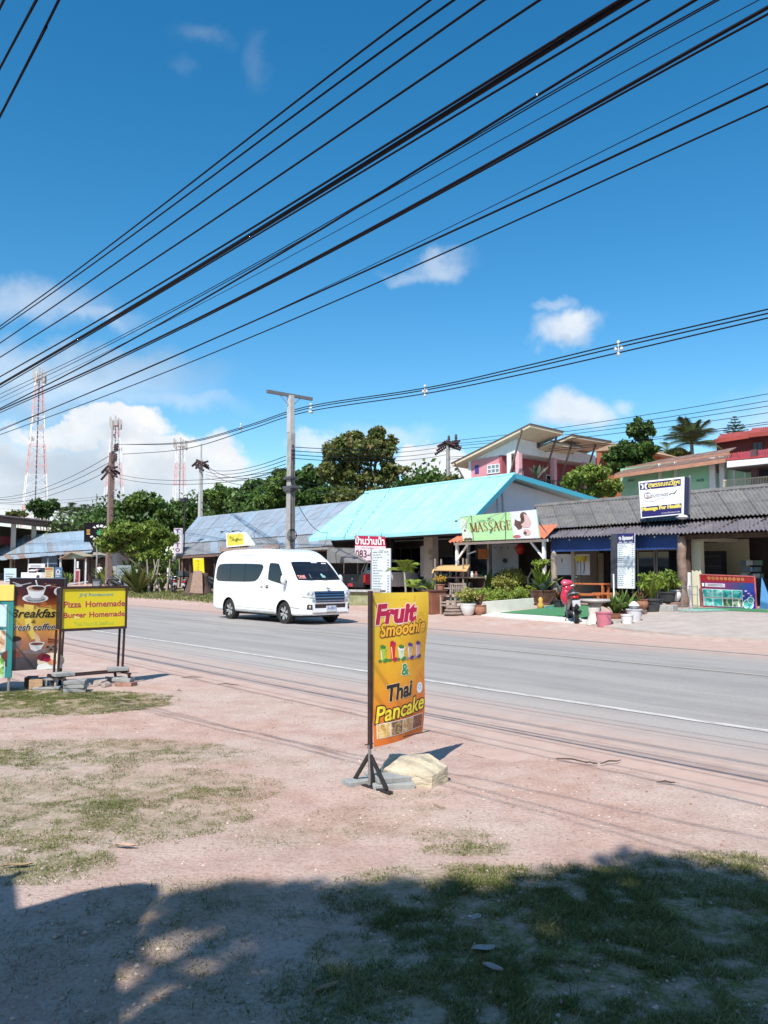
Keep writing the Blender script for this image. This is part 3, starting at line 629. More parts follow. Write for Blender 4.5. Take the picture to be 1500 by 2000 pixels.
# breakfast banner
def breakfast_banner():
 base = Vector((-4.99, 10.62, 0)); k = Kit('breakfast_banner', 'Breakfast and Fresh coffee banner with coffee cups on brown and gold', 'banner', base, R(41))
 W_, z0, z1 = .72, .275, 1.50
 fn = lambda u, v, l: Vector((u, -l + .015 * math.sin(4 * v) * math.sin(3 * u / W_), v - .015 * (u / W_)))
 m, n, b = _nt('coffee_print'); co = _co(n); sp = n.nodes.new('ShaderNodeSeparateXYZ'); n.links.new(co, sp.inputs[0])
 v = n.nodes.new('ShaderNodeMapRange'); n.links.new(sp.outputs['Z'], v.inputs['Value']); v.inputs['From Min'].default_value = z0; v.inputs['From Max'].default_value = z1
 f = _math(n, 'ADD', v.outputs[0], _math(n, 'MULTIPLY_ADD', _noise(n, co, 5, 4, .6, 1), .16, -.08))
 n.links.new(_ramp(n, f, [(.05, (.06, .05, .06)), (.20, (.20, .12, .10)), (.30, (.42, .17, .09)), (.40, (.58, .27, .07)), (.50, (.60, .38, .05)), (.66, (.62, .48, .10)), (.71, (.24, .06, .02)), (.80, (.07, .012, .012)), (.95, (.025, .008, .012))]), b.inputs['Base Color']); b.inputs['Roughness'].default_value = .4
 mb = MB(); mb.smooth = True; mb.grid(lambda a, c: fn(a * W_, z0 + c * (z1 - z0), 0), 8, 14); mb.mat(1); mb.grid(lambda a, c: fn((1 - a) * W_, z0 + c * (z1 - z0), -.002), 8, 14)
 cl = k.part('banner_cloth', mb, [m, INK_W]); P = Print(fn, .0012)
 X = lambda u: u * W_
 Y = lambda v: z0 + v * (z1 - z0)
 china = pm('ink_china', (.66, .68, .70), .4, .1, 8); chsh = pm('ink_china_grey', (.36, .37, .40), .4, .1); cof = pm('ink_coffee', (.035, .012, .01), .4); crema = pm('ink_crema', (.40, .22, .12), .4, .3, 20)
 wine = pm('ink_wine', (.16, .01, .03), .4, .5, 30); gold = pm('ink_gold', (.72, .55, .12), .4, .1); steam = pm('ink_steam', (.62, .45, .30), .4, .2, 4)
 for i in range(16): P.stroke([(X(.55 + .025 * i % .4), Y(.90 + .02 * math.sin(i * 2.3))), (X(.60 + .02 * (i * 7 % 13)), Y(.93 + .03 * math.sin(i)))], .006, wine if i % 3 else crema, 1)
 for i in range(5): P.stroke([(X(.56), Y(.745 - .012 * i)), (X(.92), Y(.70 - .012 * i))], .011, (pm('ink_cinnamon', (.36, .10, .03), .4), pm('ink_ember', (.55, .18, .05), .4))[i % 2], 1)
 P.stroke([(X(.05), Y(.96)), (X(.2), Y(.93)), (X(.38), Y(.955))], .012, chsh, 1); P.ell(X(.16), Y(.925), .05, .018, chsh, 1)
 P.stroke([(X(.46), Y(.985)), (X(.48), Y(.94)), (X(.50), Y(.925))], [.02, .012, .006], china, 2)
 P.ell(X(.46), Y(.785), X(.235), .058, china, 2); P.ell(X(.46), Y(.782), X(.19), .04, chsh, 3)
 P.stroke([(X(.60), Y(.90)), (X(.66), Y(.925)), (X(.73), Y(.93))], .012, china, 3)
 P.poly([(X(.30), Y(.90)), (X(.34), Y(.82)), (X(.40), Y(.785)), (X(.54), Y(.785)), (X(.60), Y(.82)), (X(.645), Y(.90))], china, 4); P.ell(X(.47), Y(.895), X(.175), .042, china, 5); P.ell(X(.475), Y(.893), X(.15), .032, crema, 6); P.ell(X(.50), Y(.898), X(.115), .025, cof, 7)
 P.stroke([(X(.32), Y(.765)), (X(.40), Y(.755)), (X(.52), Y(.757)), (X(.62), Y(.775))], [.02, .008, .012, .022], INK_GREY, 5)
 P.ell(X(.93), Y(.86), X(.135), .065, china, 4); P.ell(X(.95), Y(.862), X(.11), .052, cof, 5)
 P.poly([(X(.26), Y(.72)), (X(.44), Y(.71)), (X(.40), Y(.55)), (X(.50), Y(.34)), (X(.42), Y(.33)), (X(.30), Y(.5))], gold, 1)
 P.poly([(X(.46), Y(.42)), (X(.56), Y(.36)), (X(.60), Y(.29)), (X(.50), Y(.28))], steam, 1)
 def T(s, a, b, c, d, m, **kw): P.text(s, X(a), Y(b), X(c), Y(d), m, **kw)
 T('Breakfast', .03, .575, .93, .665, INK_K, bold=.02, shear=.3, outline=[(.02, gold)], lay=3); T('&', .40, .515, .48, .55, INK_K, shear=.2, outline=[(.02, gold)], lay=3)
 T('Fresh coffee', .02, .435, .84, .505, INK_K, bold=.015, shear=.3, outline=[(.03, INK_W)], lay=3)
 P.ell(X(.12), Y(.345), X(.12), .036, cof, 2); P.poly([(X(0), Y(.34)), (X(.24), Y(.335)), (X(.22), Y(.26)), (X(.10), Y(.23)), (X(0), Y(.24))], pm('ink_china_dusk', (.22, .17, .18), .4, .2), 1)
 P.ell(X(.50), Y(.20), X(.24), .03, pm('ink_china_dusk', (.22, .17, .18), .4, .2), 1); P.poly([(X(.38), Y(.28)), (X(.42), Y(.22)), (X(.50), Y(.20)), (X(.60), Y(.22)), (X(.66), Y(.28))], china, 3); P.ell(X(.52), Y(.285), X(.145), .026, china, 4); P.ell(X(.52), Y(.283), X(.12), .018, pm('ink_mocha', (.16, .06, .045), .4), 5)
 for i in range(5): P.stroke([(X(.72), Y(.34 - .012 * i)), (X(.98), Y(.31 - .008 * i))], .009, (pm('ink_cinnamon', (.36, .10, .03), .4), INK_BR)[i % 2], 2)
 for i in range(9): P.ell(X(.72 + .06 * (i % 5)), Y(.245 - .03 * (i // 5)), .022, .012, (cof, INK_GREY)[i % 2], 3, n=10)
 P.ell(X(.06), Y(.17), X(.17), .07, pm('ink_dusty_red', (.20, .06, .04), .4, .3), 1); P.ell(X(.2), Y(.08), X(.24), .08, pm('ink_slate', (.07, .06, .07), .4, .3), 1)
 P.ell(X(.79), Y(.085), X(.25), .115, pm('ink_plate', (.74, .62, .48), .4, .1), 4); P.ell(X(.66), Y(.13), X(.12), .05, wine, 5); P.ell(X(.72), Y(.10), X(.07), .025, INK_C, 6); P.ell(X(.82), Y(.07), X(.08), .035, pm('ink_salmon', (.72, .30, .14), .4), 6)
 P.poly([(X(.53), Y(.0)), (X(.55), Y(.045)), (X(.68), Y(.07)), (X(.80), Y(.035)), (X(.98), Y(.045)), (X(1), Y(0))], INK_W, 5)
 P.build('print', cl)
 k.part('top_rail', MB().tube([(-.01, .01, z1), (W_ + .02, .01, z1 - .01)], .011, 8), STEEL)
 k.part('post', MB().bar((W_ - .02, .02, 0.0), (W_ + .03, .02, z1 + .01), .03, .03), BLACKM)
 k.part('post', MB().bar((W_ - .09, -.02, .0), (W_ - .01, -.03, z1 - .20), .085, .02, up=(1, 0, 0)), pm('aluminium_profile', (.50, .48, .45), .5, .15, 6, metal=.15), label='pale flat aluminium profile leaning on the banner edge')
 k.part('foot', MB().bar((W_ - .3, -.02, .02), (W_ + .1, .02, .02), .04, .03), RUST)
breakfast_banner()
tag(MB().bar((0, 0, 0), (.30, .18, .05), .05, .012).build('wood_lath', pm('white_lath', (.7, .7, .68), .6), None, atY(121, 1143, 11.4)), 'white lath end poking out above the black sign box', 'lath')
# teal menu board at the left edge
def menu_board():
 k = Kit('menu_board', 'teal menu board with yellow header and food pictures at the left edge', 'sign', onG(17, 1352), R(8))
 tl = pm('teal_paint', (.02, .19, .19), .45, .08, 5); yl = pm('pale_yellow', (.66, .52, .12), .45, .06)
 k.part('board', MB().box((-.40, 0, .70), (.86, .03, 1.02)), tl, bevel=.003)
 hd = k.part('header', MB().box((-.40, -.008, 1.31), (.86, .04, .21)), yl, bevel=.003)
 k.part('leg', MB().bar((-.01, .02, 0), (-.005, .02, 1.4), .03, .03), STEEL); k.part('leg', MB().bar((-.79, .02, 0), (-.79, .02, 1.4), .03, .03), STEEL)
 k.part('gap_rail', MB().box((-.40, .01, 1.207), (.86, .03, .02)), BLACKM)
 fn = lambda u, v, l: Vector((u, -.0155 - l, v)); P = Print(fn, .0012)
 looks = [('dish_blue', [(.3, (.40, .58, .66)), (.7, (.55, .70, .74))]), ('dish_meat', [(.35, (.55, .62, .62)), (.5, (.55, .40, .25)), (.62, (.30, .12, .05))]), ('dish_salad', [(.35, (.05, .08, .04)), (.5, (.16, .38, .06)), (.68, (.60, .70, .55))])]
 for i, (nm, st) in enumerate(looks):
  for c in range(2):
   x1 = -.055 - c * .38; z = 1.175 - .335 * i; P.rect(x1 - .34, z - .315, x1, z - .02, INK_LG, 1); P.rect(x1 - .33, z - .305, x1 - .01, z - .03, picm(nm, st, 9, 1.2), 2)
 P.build('picture', k.root.children[0])
menu_board()
# vehicles
def interp(tab, x):
 if x <= tab[0][0]: return tab[0][1]
 for (a, b), (c, d) in zip(tab, tab[1:]):
  if x <= c: return b + (d - b) * (x - a) / (c - a)
 return tab[-1][1]
def interp_s(tab, x):                 # the same with a smooth curve through the points
 xs = [p[0] for p in tab]
 if x <= xs[0]: return tab[0][1]
 if x >= xs[-1]: return tab[-1][1]
 i = max(j for j in range(len(xs)) if xs[j] <= x); i = min(i, len(xs) - 2)
 def sl(j):
  if j == 0: return (tab[1][1] - tab[0][1]) / (xs[1] - xs[0])
  if j == len(xs) - 1: return (tab[-1][1] - tab[-2][1]) / (xs[-1] - xs[-2])
  a = (tab[j][1] - tab[j - 1][1]) / (xs[j] - xs[j - 1]); b = (tab[j + 1][1] - tab[j][1]) / (xs[j + 1] - xs[j])
  return 0 if a * b <= 0 else 2 * a * b / (a + b)
 h = xs[i + 1] - xs[i]; u = (x - xs[i]) / h; m0, m1 = sl(i) * h, sl(i + 1) * h; a, b = tab[i][1], tab[i + 1][1]
 return a * (1 + 2 * u) * (1 - u) ** 2 + m0 * u * (1 - u) ** 2 + b * u * u * (3 - 2 * u) + m1 * u * u * (u - 1)
class Shell:
 """lofted car body: x forward, y left, z up"""
 def __init__(s, top, wid, prof, bot, r=.12): s.top, s.wid, s.prof, s.bot, s.r = top, wid, prof, bot, r; s.L0, s.L1 = top[0][0], top[-1][0]
 def zt(s, x): return interp_s(s.top, x)
 def hw(s, x, z):
  y = interp_s(s.wid, x) * interp_s(s.prof, z); t = s.zt(x); r = min(s.r, (t - .25) * .4)
  if z > t - r: q = min(1, (z - t + r) / r); y -= r * (1 - math.sqrt(max(0, 1 - q * q)))
  b = interp(s.bot, x)
  if z < b + .08: q = min(1, (b + .08 - z) / .08); y -= .06 * (1 - math.sqrt(max(0, 1 - q * q)))
  return y
 def mesh(s, n=60, xs=None, axles=(), ar=.4):
  fr = [0, .012, .03, .05, .07, .09, .11, .13, .15, .17, .19, .21, .23, .26, .3, .4, .5, .6, .7, .78, .85, .9, .935, .96, .98, .993, 1]
  mb = MB(); mb.smooth = True; rings = []
  xs = xs or [s.L0 + (s.L1 - s.L0) * (.5 - .5 * math.cos(math.pi * i / n)) for i in range(n + 1)]
  xs = [x for x in xs if all(abs(x - a) > ar + .06 for a in axles)] + [a + (ar + .06) * (i / 13 - 1) for a in axles for i in range(27)]; xs.sort()
  for x in xs:
   b, t = interp(s.bot, x), s.zt(x); ring = []
   side = [(s.hw(x, b + (t - b) * f), b + (t - b) * f) for f in fr]
   for f in (.0, .5): ring.append((x, -side[0][0] * f, b))
   for y, z in side: ring.append((x, -y, z))
   yt = side[-1][0]
   for f in (.66, .33, 0, -.33, -.66): ring.append((x, -yt * f, t))
   for y, z in reversed(side): ring.append((x, y, z))
   ring.append((x, side[0][0] * .5, b)); rings.append(ring)
  k = len(rings[0]); vs = [p for r in rings for p in r]
  fs = [(i * k + j, (i + 1) * k + j, (i + 1) * k + (j + 1) % k, i * k + (j + 1) % k) for i in range(len(xs) - 1) for j in range(k)]
  fs += [tuple(range(k)), tuple((len(xs) - 1) * k + j for j in reversed(range(k)))]
  mb.add(vs, fs); return mb
 def side(s, x, z, e=0.004, sg=-1): return Vector((x, sg * (s.hw(x, z) + e), z))
 def nose(s, y, z, e=.004):
  a, b = (s.L0 + s.L1) / 2, s.L1
  for _ in range(26):
   m = (a + b) / 2
   if s.zt(m) >= z and s.hw(m, z) >= abs(y): a = m
   else: b = m
  return Vector((a + e, y, z + e * .8))
 def tail(s, y, z, e=.004):
  a, b = s.L0, (s.L0 + s.L1) / 2
  for _ in range(26):
   m = (a + b) / 2
   if s.zt(m) >= z and s.hw(m, z) >= abs(y): b = m
   else: a = m
  return Vector((b - e, y, z + e * .3))
def quadmap(c, fn, nu=8, nv=5, mb=None, rnd=0.0):
 """four corners (2-D) -> conforming patch through fn"""
 mb = mb or MB(); mb.smooth = True
 (a, b, cc, d) = c
 def g(u, v):
  if rnd:      # soften corners
   uu, vv = 2 * u - 1, 2 * v - 1; k = 1 - rnd * (uu * uu * vv * vv) ** 2
   u, v = .5 + .5 * uu * k, .5 + .5 * vv * k
  x = (1 - u) * (1 - v) * a[0] + u * (1 - v) * b[0] + u * v * cc[0] + (1 - u) * v * d[0]
  y = (1 - u) * (1 - v) * a[1] + u * (1 - v) * b[1] + u * v * cc[1] + (1 - u) * v * d[1]
  return fn(x, y)
 return mb.grid(g, nu, nv)
def cut_arches(o, centres, r, width, y0):
 """open round wheel arches in the sides and line them with dark drums"""
 bm = bmesh.new(); bm.from_mesh(o.data); bm.verts.ensure_lookup_table()
 for v in bm.verts:
  if abs(v.co.y) < .6: continue
  for x, z in centres:
   d = math.hypot(v.co.x - x, v.co.z - z)
   if abs(d - r) < .034 and v.co.z > z - .12 and d > 1e-6:
    k = r / d; v.co.x = x + (v.co.x - x) * k; v.co.z = z + (v.co.z - z) * k
 kill = []
 for f in bm.faces:
  c = f.calc_center_median()
  if abs(c.y) < .55 or len(f.verts) > 6: continue
  for x, z in centres:
   if math.hypot(c.x - x, c.z - z) < r - .004: kill.append(f); break
 bmesh.ops.delete(bm, geom=kill, context='FACES'); bmesh.ops.recalc_face_normals(bm, faces=bm.faces)
 bm.to_mesh(o.data); bm.free(); o.data.set_sharp_from_angle(angle=R(35))
 for x, z in centres:
  for sg in (-1, 1):
   mb = MB(); mb.smooth = True; n = 24; R0 = r - .002
   pts = [(x + R0 * math.cos(math.pi * 1.08 * i / n - .13), z + R0 * math.sin(math.pi * 1.08 * i / n - .13)) for i in range(n + 1)]
   yo = y0 + .115; yi = y0 - width * .5
   mb.add([(p, sg * yo, q) for p, q in pts] + [(p, sg * yi, q) for p, q in pts], [(i, i + 1, n + 2 + i, n + 1 + i) for i in range(n)])
   mb.add([(p, sg * yi, q) for p, q in pts], [tuple(range(n + 1))])
   mb.build('wheel_arch', DKTRIM, o, smooth_angle=40)
TYRE = pm('tyre_rubber', (.018, .018, .018), .85, .2, 20); ALLOY = pm('alloy', (.62, .62, .63), .3, .08, 12, metal=.7); GLASS = None
def glassm(name, col, rough=.04):
 if name in MATS: return MATS[name]
 m, n, b = _nt(name); b.inputs['Base Color'].default_value = (*col, 1); b.inputs['Roughness'].default_value = rough; b.inputs['Specular IOR Level'].default_value = .6
 MATS[name] = m; return m
TINT = glassm('tinted_glass', (.010, .012, .018)); DKTRIM = pm('black_trim', (.015, .015, .016), .5, .1); CHROME = pm('chrome', (.6, .62, .66), .12, .05, 8, metal=1.0)
def wheel(root, x, y, r, w, sg, spokes=6, rim=ALLOY):
 e = MB(); e.smooth = True
 e.lathe([(r * .62, -w / 2), (r * .93, -w / 2), (r, -w * .33), (r, w * .33), (r * .93, w / 2), (r * .62, w / 2)], 32, (0, 0, 0), axis='y', cap=False)
 t = e.build('wheel', TYRE, root, (x, y, r), smooth_angle=40)
 m = MB(); m.smooth = True; f = sg * -1
 m.lathe([(r * .64, -f * w * .5), (r * .60, -f * w * .42), (r * .60, f * w * .3)], 28, axis='y', cap=False)
 m.mat(1); m.lathe([(r * .6, f * w * .05), (.01, f * w * .05)], 20, axis='y', cap=False); m.mat(0)
 for i in range(spokes):
  a = 2 * math.pi * i / spokes + .3; d = Vector((math.cos(a), 0, math.sin(a)))
  for da in (-.16, .16):
   q = Vector((math.cos(a + da), 0, math.sin(a + da)))
   m.bar(d * r * .12 + Vector((0, -f * w * .34, 0)), q * r * .60 + Vector((0, -f * w * .42, 0)), .035, .022, up=(0, 1, 0))
 m.lathe([(r * .17, -f * w * .44), (r * .17, -f * w * .2)], 14, axis='y')
 rr = m.build('rim', [rim, DKTRIM], t, smooth_angle=40)
 return t
def white_van():
 TS = 13.27; org = Wd(-24.12, TS + .93, .02)
 k = Kit('passenger_van', 'white high-roof passenger van with TAXI card behind its windscreen', 'van', org)
 top = [(0, 1.02), (.03, 1.25), (.07, 1.62), (.14, 1.98), (.26, 2.16), (.5, 2.24), (1.2, 2.275), (2.6, 2.285), (3.3, 2.26), (3.75, 2.16), (4.05, 2.0), (4.25, 1.875), (4.55, 1.60), (4.88, 1.275), (5.02, 1.19), (5.2, 1.10), (5.31, .99), (5.36, .86), (5.38, .70)]
 wid = [(0, .86), (.04, .895), (.15, .925), (.4, .94), (4.2, .94), (4.7, .93), (5.0, .90), (5.2, .84), (5.32, .76), (5.38, .68)]
 prof = [(.2, .965), (.35, .985), (.6, 1.0), (1.0, 1.0), (1.2, .985), (1.6, .945), (2.0, .895), (2.3, .85)]
 bot = [(0, .36), (.3, .30), (1, .29), (4.9, .27), (5.38, .30)]
 S = Shell(top, wid, prof, bot, .15)
 paint = pm('van_white_paint', (.76, .77, .775), .22, .03, 3, coat=.6)
 body = k.part('body', S.mesh(84, axles=(1.13, 4.31), ar=.395), [paint, DKTRIM], smooth_angle=35)
 AX = [(1.13, .335), (4.31, .335)]
 cut_arches(body, AX, .395, .5, .81)
 def xz(cx, cy):                    # from the enlarged crop of the photograph (side of the van)
  p = k.l(onT(380 + cx / 4.412, 1020 + cy / 4.412, TS + .05)); return (p.x, p.z)
 sd = lambda e: (lambda x, z: S.side(x, z, e))
 def side_patch(name, c, m, e=.005, sg=-1, nu=10, nv=6, rnd=0.0, parent=None):
  return k.part(name, quadmap(c, lambda x, z: S.side(x, z, e, sg), nu, nv, rnd=rnd), m, parent or body)
 wl = [(.20, 1.235), (2.83, 1.235), (3.22, 1.80), (.27, 1.83)]
 dwl = [(3.42, 1.31), (4.42, 1.155), (3.98, 1.80), (3.45, 1.83)]
 for sg in (-1, 1):
  side_patch('side_window', wl, TINT, .004, sg, 20, 6, .10)
  side_patch('door_window', dwl, TINT, .004, sg, 12, 6, .06)
  for i in (1.15, 2.05): side_patch('window_bar', [(i, 1.24), (i + .02, 1.24), (i + .02, 1.825), (i, 1.825)], DKTRIM, .007, sg, 1, 5)
  seam = pm('panel_gap', (.22, .22, .22), .6)
  for c in ([(3.30, .45), (3.308, .45), (3.36, 1.95), (3.352, 1.95)], [(1.75, .45), (1.758, .45), (1.758, 1.2), (1.75, 1.2)], [(.2, 1.075), (3.30, 1.075), (3.30, 1.082), (.2, 1.082)], [(4.62, .75), (4.628, .75), (4.60, 1.1), (4.592, 1.1)], [(.5, 2.06), (3.0, 2.07), (3.0, 2.082), (.5, 2.072)], [(3.3, .42), (3.95, .40), (3.95, .407), (3.3, .427)], [(1.6, .44), (3.3, .42), (3.3, .427), (1.6, .447)]):
   side_patch('panel_gap', c, seam, .0035, sg, 8, 3)
  side_patch('bumper_gap', [(4.68, .50), (5.06, .49), (5.06, .505), (4.68, .515)], DKTRIM, .004, sg, 6, 1)
  side_patch('sill', [(1.55, .30), (3.88, .28), (3.88, .36), (1.55, .38)], pm('sill_grey', (.55, .55, .55), .5), .005, sg, 10, 2)
  p = S.side(3.43, 1.10, .0, sg); mb = MB().box(p + Vector((0, sg * .02, .0)), (.16, .035, .035)); mb.mat(1); mb.box(p + Vector((0, sg * .004, 0)), (.14, .01, .09)); k.part('door_handle', mb, [CHROME, DKTRIM], body, bevel=.006)
  p = S.side(3.12, 1.10, .0, sg); k.part('door_handle', MB().box(p + Vector((0, sg * .015, .0)), (.10, .03, .04)), CHROME, body, bevel=.006)
  p = S.side(4.44, 1.26, 0, sg); mb = MB(); mb.smooth = True; mb.blob(p + Vector((.02, sg * .14, .06)), (.07, .10, .15), 2, .02, 10, 8); k.part('mirror', mb, DKTRIM, body)
  mb = MB(); mb.smooth = True; mb.blob(p + Vector((.035, sg * .14, .06)), (.065, .098, .145), 2, .02, 10, 8); k.part('mirror_back', mb, paint, body); k.part('mirror_arm', MB().bar(p, p + Vector((.02, sg * .1, .0)), .05, .04), DKTRIM, body)
  mb = MB(); nf = lambda y, z: S.nose(sg * y, z, .006)
  quadmap([(.86, .82), (.54, .80), (.55, 1.0), (.855, 1.02)], nf, 10, 6, mb); mb.mat(0)
  hl = k.part('headlight', mb, pm('headlamp_lens', (.55, .56, .57), .08, .35, 16, coat=1.0), body)
  for yy, zz, rr in ((.63, .90, .055), (.75, .91, .05)):
   q = S.nose(sg * yy, zz, .008); mb = MB(); mb.smooth = True; mb.blob(q, (.012, rr, rr), 0, 0, 12, 6); k.part('lamp_bulb', mb, ALLOY, hl)
  k.part('lamp_rim', quadmap([(.865, .79), (.53, .775), (.53, .80), (.865, .82)], lambda y, z: S.nose(sg * y, z, .008), 8, 1), pm('lamp_grey', (.3, .3, .31), .4), hl)
  fl = k.part('fog_lamp', quadmap([(.79, .46), (.64, .45), (.65, .60), (.775, .61)], nf, 4, 4), DKTRIM, body)
  q = S.nose(sg * .71, .53, .008); mb = MB(); mb.smooth = True; mb.blob(q, (.012, .045, .045), 0, 0, 12, 6); k.part('lamp_bulb', mb, pm('fog_glass', (.6, .5, .42), .1), fl)
  k.part('tail_light', quadmap([(.84, .95), (.72, .95), (.72, 1.45), (.84, 1.45)], lambda y, z: S.tail(sg * y, z, .006), 4, 5), pm('tail_red', (.45, .01, .01), .15), body)
 ws = [(-.80, 1.30), (.80, 1.30), (.69, 1.855), (-.69, 1.855)]
 wso = k.part('windscreen', quadmap(ws, lambda y, z: S.nose(y, z, .006), 22, 12, rnd=.03), TINT, body)
 k.part('wiper', MB().tube([S.nose(-.45, 1.285, .02), S.nose(-.05, 1.33, .02), S.nose(.25, 1.36, .022)], .008, 5), DKTRIM, body)
 k.part('wiper', MB().tube([S.nose(.1, 1.285, .02), S.nose(.45, 1.33, .02), S.nose(.65, 1.36, .022)], .008, 5), DKTRIM, body)
 k.part('rear_window', quadmap([(-.72, 1.3), (.72, 1.3), (.66, 1.85), (-.66, 1.85)], lambda y, z: S.tail(y, z, .006), 12, 6), TINT, body)
 P = Print(lambda u, v, l: S.nose(u, v, .006 + l), .0015)
 P.rect(-.74, 1.345, -.44, 1.455, pm('card_red', (.16, .02, .02), .4), 1, 4, 2); P.text('TAXI', -.72, 1.375, -.47, 1.44, pm('card_letter', (.75, .45, .40), .4), bold=.03, lay=2); P.rect(-.71, 1.352, -.46, 1.362, pm('card_letter', (.75, .45, .40), .4), 2, 4, 1)
 P.ell(-.70, 1.82, .04, .018, INK_LG, 1); P.rect(.05, 1.815, .28, 1.845, INK_LG, 1); P.rect(.42, 1.79, .60, 1.82, INK_LG, 1); P.ell(.22, 1.40, .07, .045, pm('dash_toy', (.28, .50, .44), .5, .3), 1); P.ell(.18, 1.45, .04, .04, pm('dash_toy', (.28, .50, .44), .5, .3), 2); P.rect(-.28, 1.36, -.25, 1.48, INK_GREY, 1, 1, 3)
 t = P.build('windscreen_sticker', wso, 'dark red TAXI card and small stickers behind the windscreen'); t['kind'] = 'stuff'
 blue = pm('grille_blue_black', (.012, .017, .035), .3, .2, 6); chb = pm('grille_chrome_blue', (.22, .29, .40), .2, .1, 6, metal=.9)
 g = k.part('grille', quadmap([(-.52, .66), (.52, .66), (.58, .985), (-.58, .985)], lambda y, z: S.nose(y, z, .004), 16, 6), blue, body)
 for z in (.70, .79, .87, .945): k.part('grille_bar', quadmap([(-.54, z - .018), (.54, z - .018), (.54, z + .018), (-.54, z + .018)], lambda y, zz: S.nose(y, zz, .014), 14, 2), chb, g)
 k.part('grille_trim', quadmap([(-.56, .625), (.56, .625), (.56, .65), (-.56, .65)], lambda y, z: S.nose(y, z, .012), 14, 1), ALLOY, g)
 k.part('air_intake', quadmap([(-.55, .50), (.55, .50), (.56, .61), (-.56, .61)], lambda y, z: S.nose(y, z, .005), 14, 3), pm('intake_black', (.03, .018, .018), .5), body)
 for sg in (-1, 1): k.part('grille_corner', quadmap([(sg * .56, .66), (sg * .66, .68), (sg * .64, .76), (sg * .54, .74)], lambda y, z: S.nose(y, z, .008), 4, 3), CHROME, g)
 k.part('bumper_lip', quadmap([(-.66, .325), (.66, .325), (.62, .365), (-.62, .365)], lambda y, z: S.nose(y, z, .012), 14, 2), pm('lip_tan', (.35, .27, .22), .6), body)
 fnp = lambda u, v, l: S.nose(0, .46, .03) + Vector((l, u, v)); pl = MB().box(S.nose(0, .46, .02) + Vector((0, .02, 0)), (.012, .36, .17)); po = k.part('licence_plate', pl, pm('plate_white', (.60, .64, .70), .4), body, bevel=.003)
 P = Print(lambda u, v, l: S.nose(0, .46, .027) + Vector((l, .02 + u, v)), .001); P.text('36-0803', -.15, -.03, .15, .06, INK_B, bold=.01); P.text('กทม', -.06, -.07, .06, -.045, INK_B); P.build('plate_number', po)['kind'] = 'stuff'
 em = MB(); q = S.nose(0, 1.03, .012)
 def fe(u, v, l): return S.nose(u, 1.035 + v, .006 + l)
 P = Print(fe, .003); P.ring(0, 0, .075, .05, .012, CHROME); P.ring(0, .01, .028, .038, .009, CHROME, 2); P.ring(0, .022, .05, .02, .008, CHROME, 3); P.build('emblem', body)
 for (x, z) in AX:
  for sg in (-1, 1): wheel(k.root, x, sg * .80, .335, .22, -sg if False else sg, 6)
 mb = MB().box((2.7, 0, .26), (4.4, 1.4, .10)); k.part('underbody', mb, DKTRIM)
 for sg in (-1, 1): k.part('mud_flap', MB().box((.70, sg * .78, .26), (.02, .22, .26)), DKTRIM)
 return k
white_van()
def parked_car(name, label, cat, org, rz, top, wid, prof, bot, paint, axles, wr, windows, extra=None, glass=TINT, r=.12, L=None):
 k = Kit(name, label, cat, org, rz, None); S = Shell(top, wid, prof, bot, r)
 body = k.part('body', S.mesh(44, axles=axles, ar=wr + .06), [paint, DKTRIM], smooth_angle=35); cut_arches(body, [(x, wr) for x in axles], wr + .06, .5, wid[len(wid) // 2][1] - .12)
 for sg in (-1, 1):
  for c in windows: k.part('side_window', quadmap(c, lambda x, z: S.side(x, z, .004, sg), 8, 4, rnd=.05), glass, body)
  for x in axles: wheel(k.root, x, sg * (wid[len(wid) // 2][1] - .12), wr, .22, sg, 5)
 if extra: extra(k, S, body)
 return k
def suv_extra(k, S, body):
 k.part('windscreen', quadmap([(-.62, 1.12), (.62, 1.12), (.54, 1.60), (-.54, 1.60)], lambda y, z: S.nose(y, z, .005), 10, 6), TINT, body)
 k.part('rear_window', quadmap([(-.6, 1.1), (.6, 1.1), (.54, 1.6), (-.54, 1.6)], lambda y, z: S.tail(y, z, .005), 10, 6), TINT, body)
 for sg in (-1, 1):
  k.part('pillar_trim', quadmap([(2.56, .75), (2.59, .75), (2.49, 1.58), (2.46, 1.58)], lambda x, z: S.side(x, z, .007, sg), 1, 6), CHROME, body)
  k.part('door_handle', MB().box(S.side(2.3, .98, .012, sg), (.16, .03, .03)), CHROME, body)
  k.part('headlight', quadmap([(.78, .72), (.5, .70), (.5, .82), (.78, .84)], lambda y, z: S.nose(sg * y, z, .006), 4, 3), ALLOY, body)
  k.part('tail_light', quadmap([(.78, .85), (.62, .85), (.62, 1.1), (.78, 1.1)], lambda y, z: S.tail(sg * y, z, .006), 4, 3), pm('tail_red', (.45, .01, .01), .15), body)
  q = S.side(3.25, 1.08, .0, sg); mb = MB(); mb.smooth = True; mb.blob(q + Vector((0, sg * .10, .05)), (.06, .09, .07), 1, .02); k.part('mirror', mb, body.data.materials[0], body)
  k.part('roof_rail', MB().tube([(.9, sg * .55, 1.70), (1.1, sg * .56, 1.75), (2.4, sg * .56, 1.77), (2.6, sg * .55, 1.73)], .015, 6), ALLOY, body)
_p = onT(872, 1130, 28.0); _s, _t, _ = ST(_p)
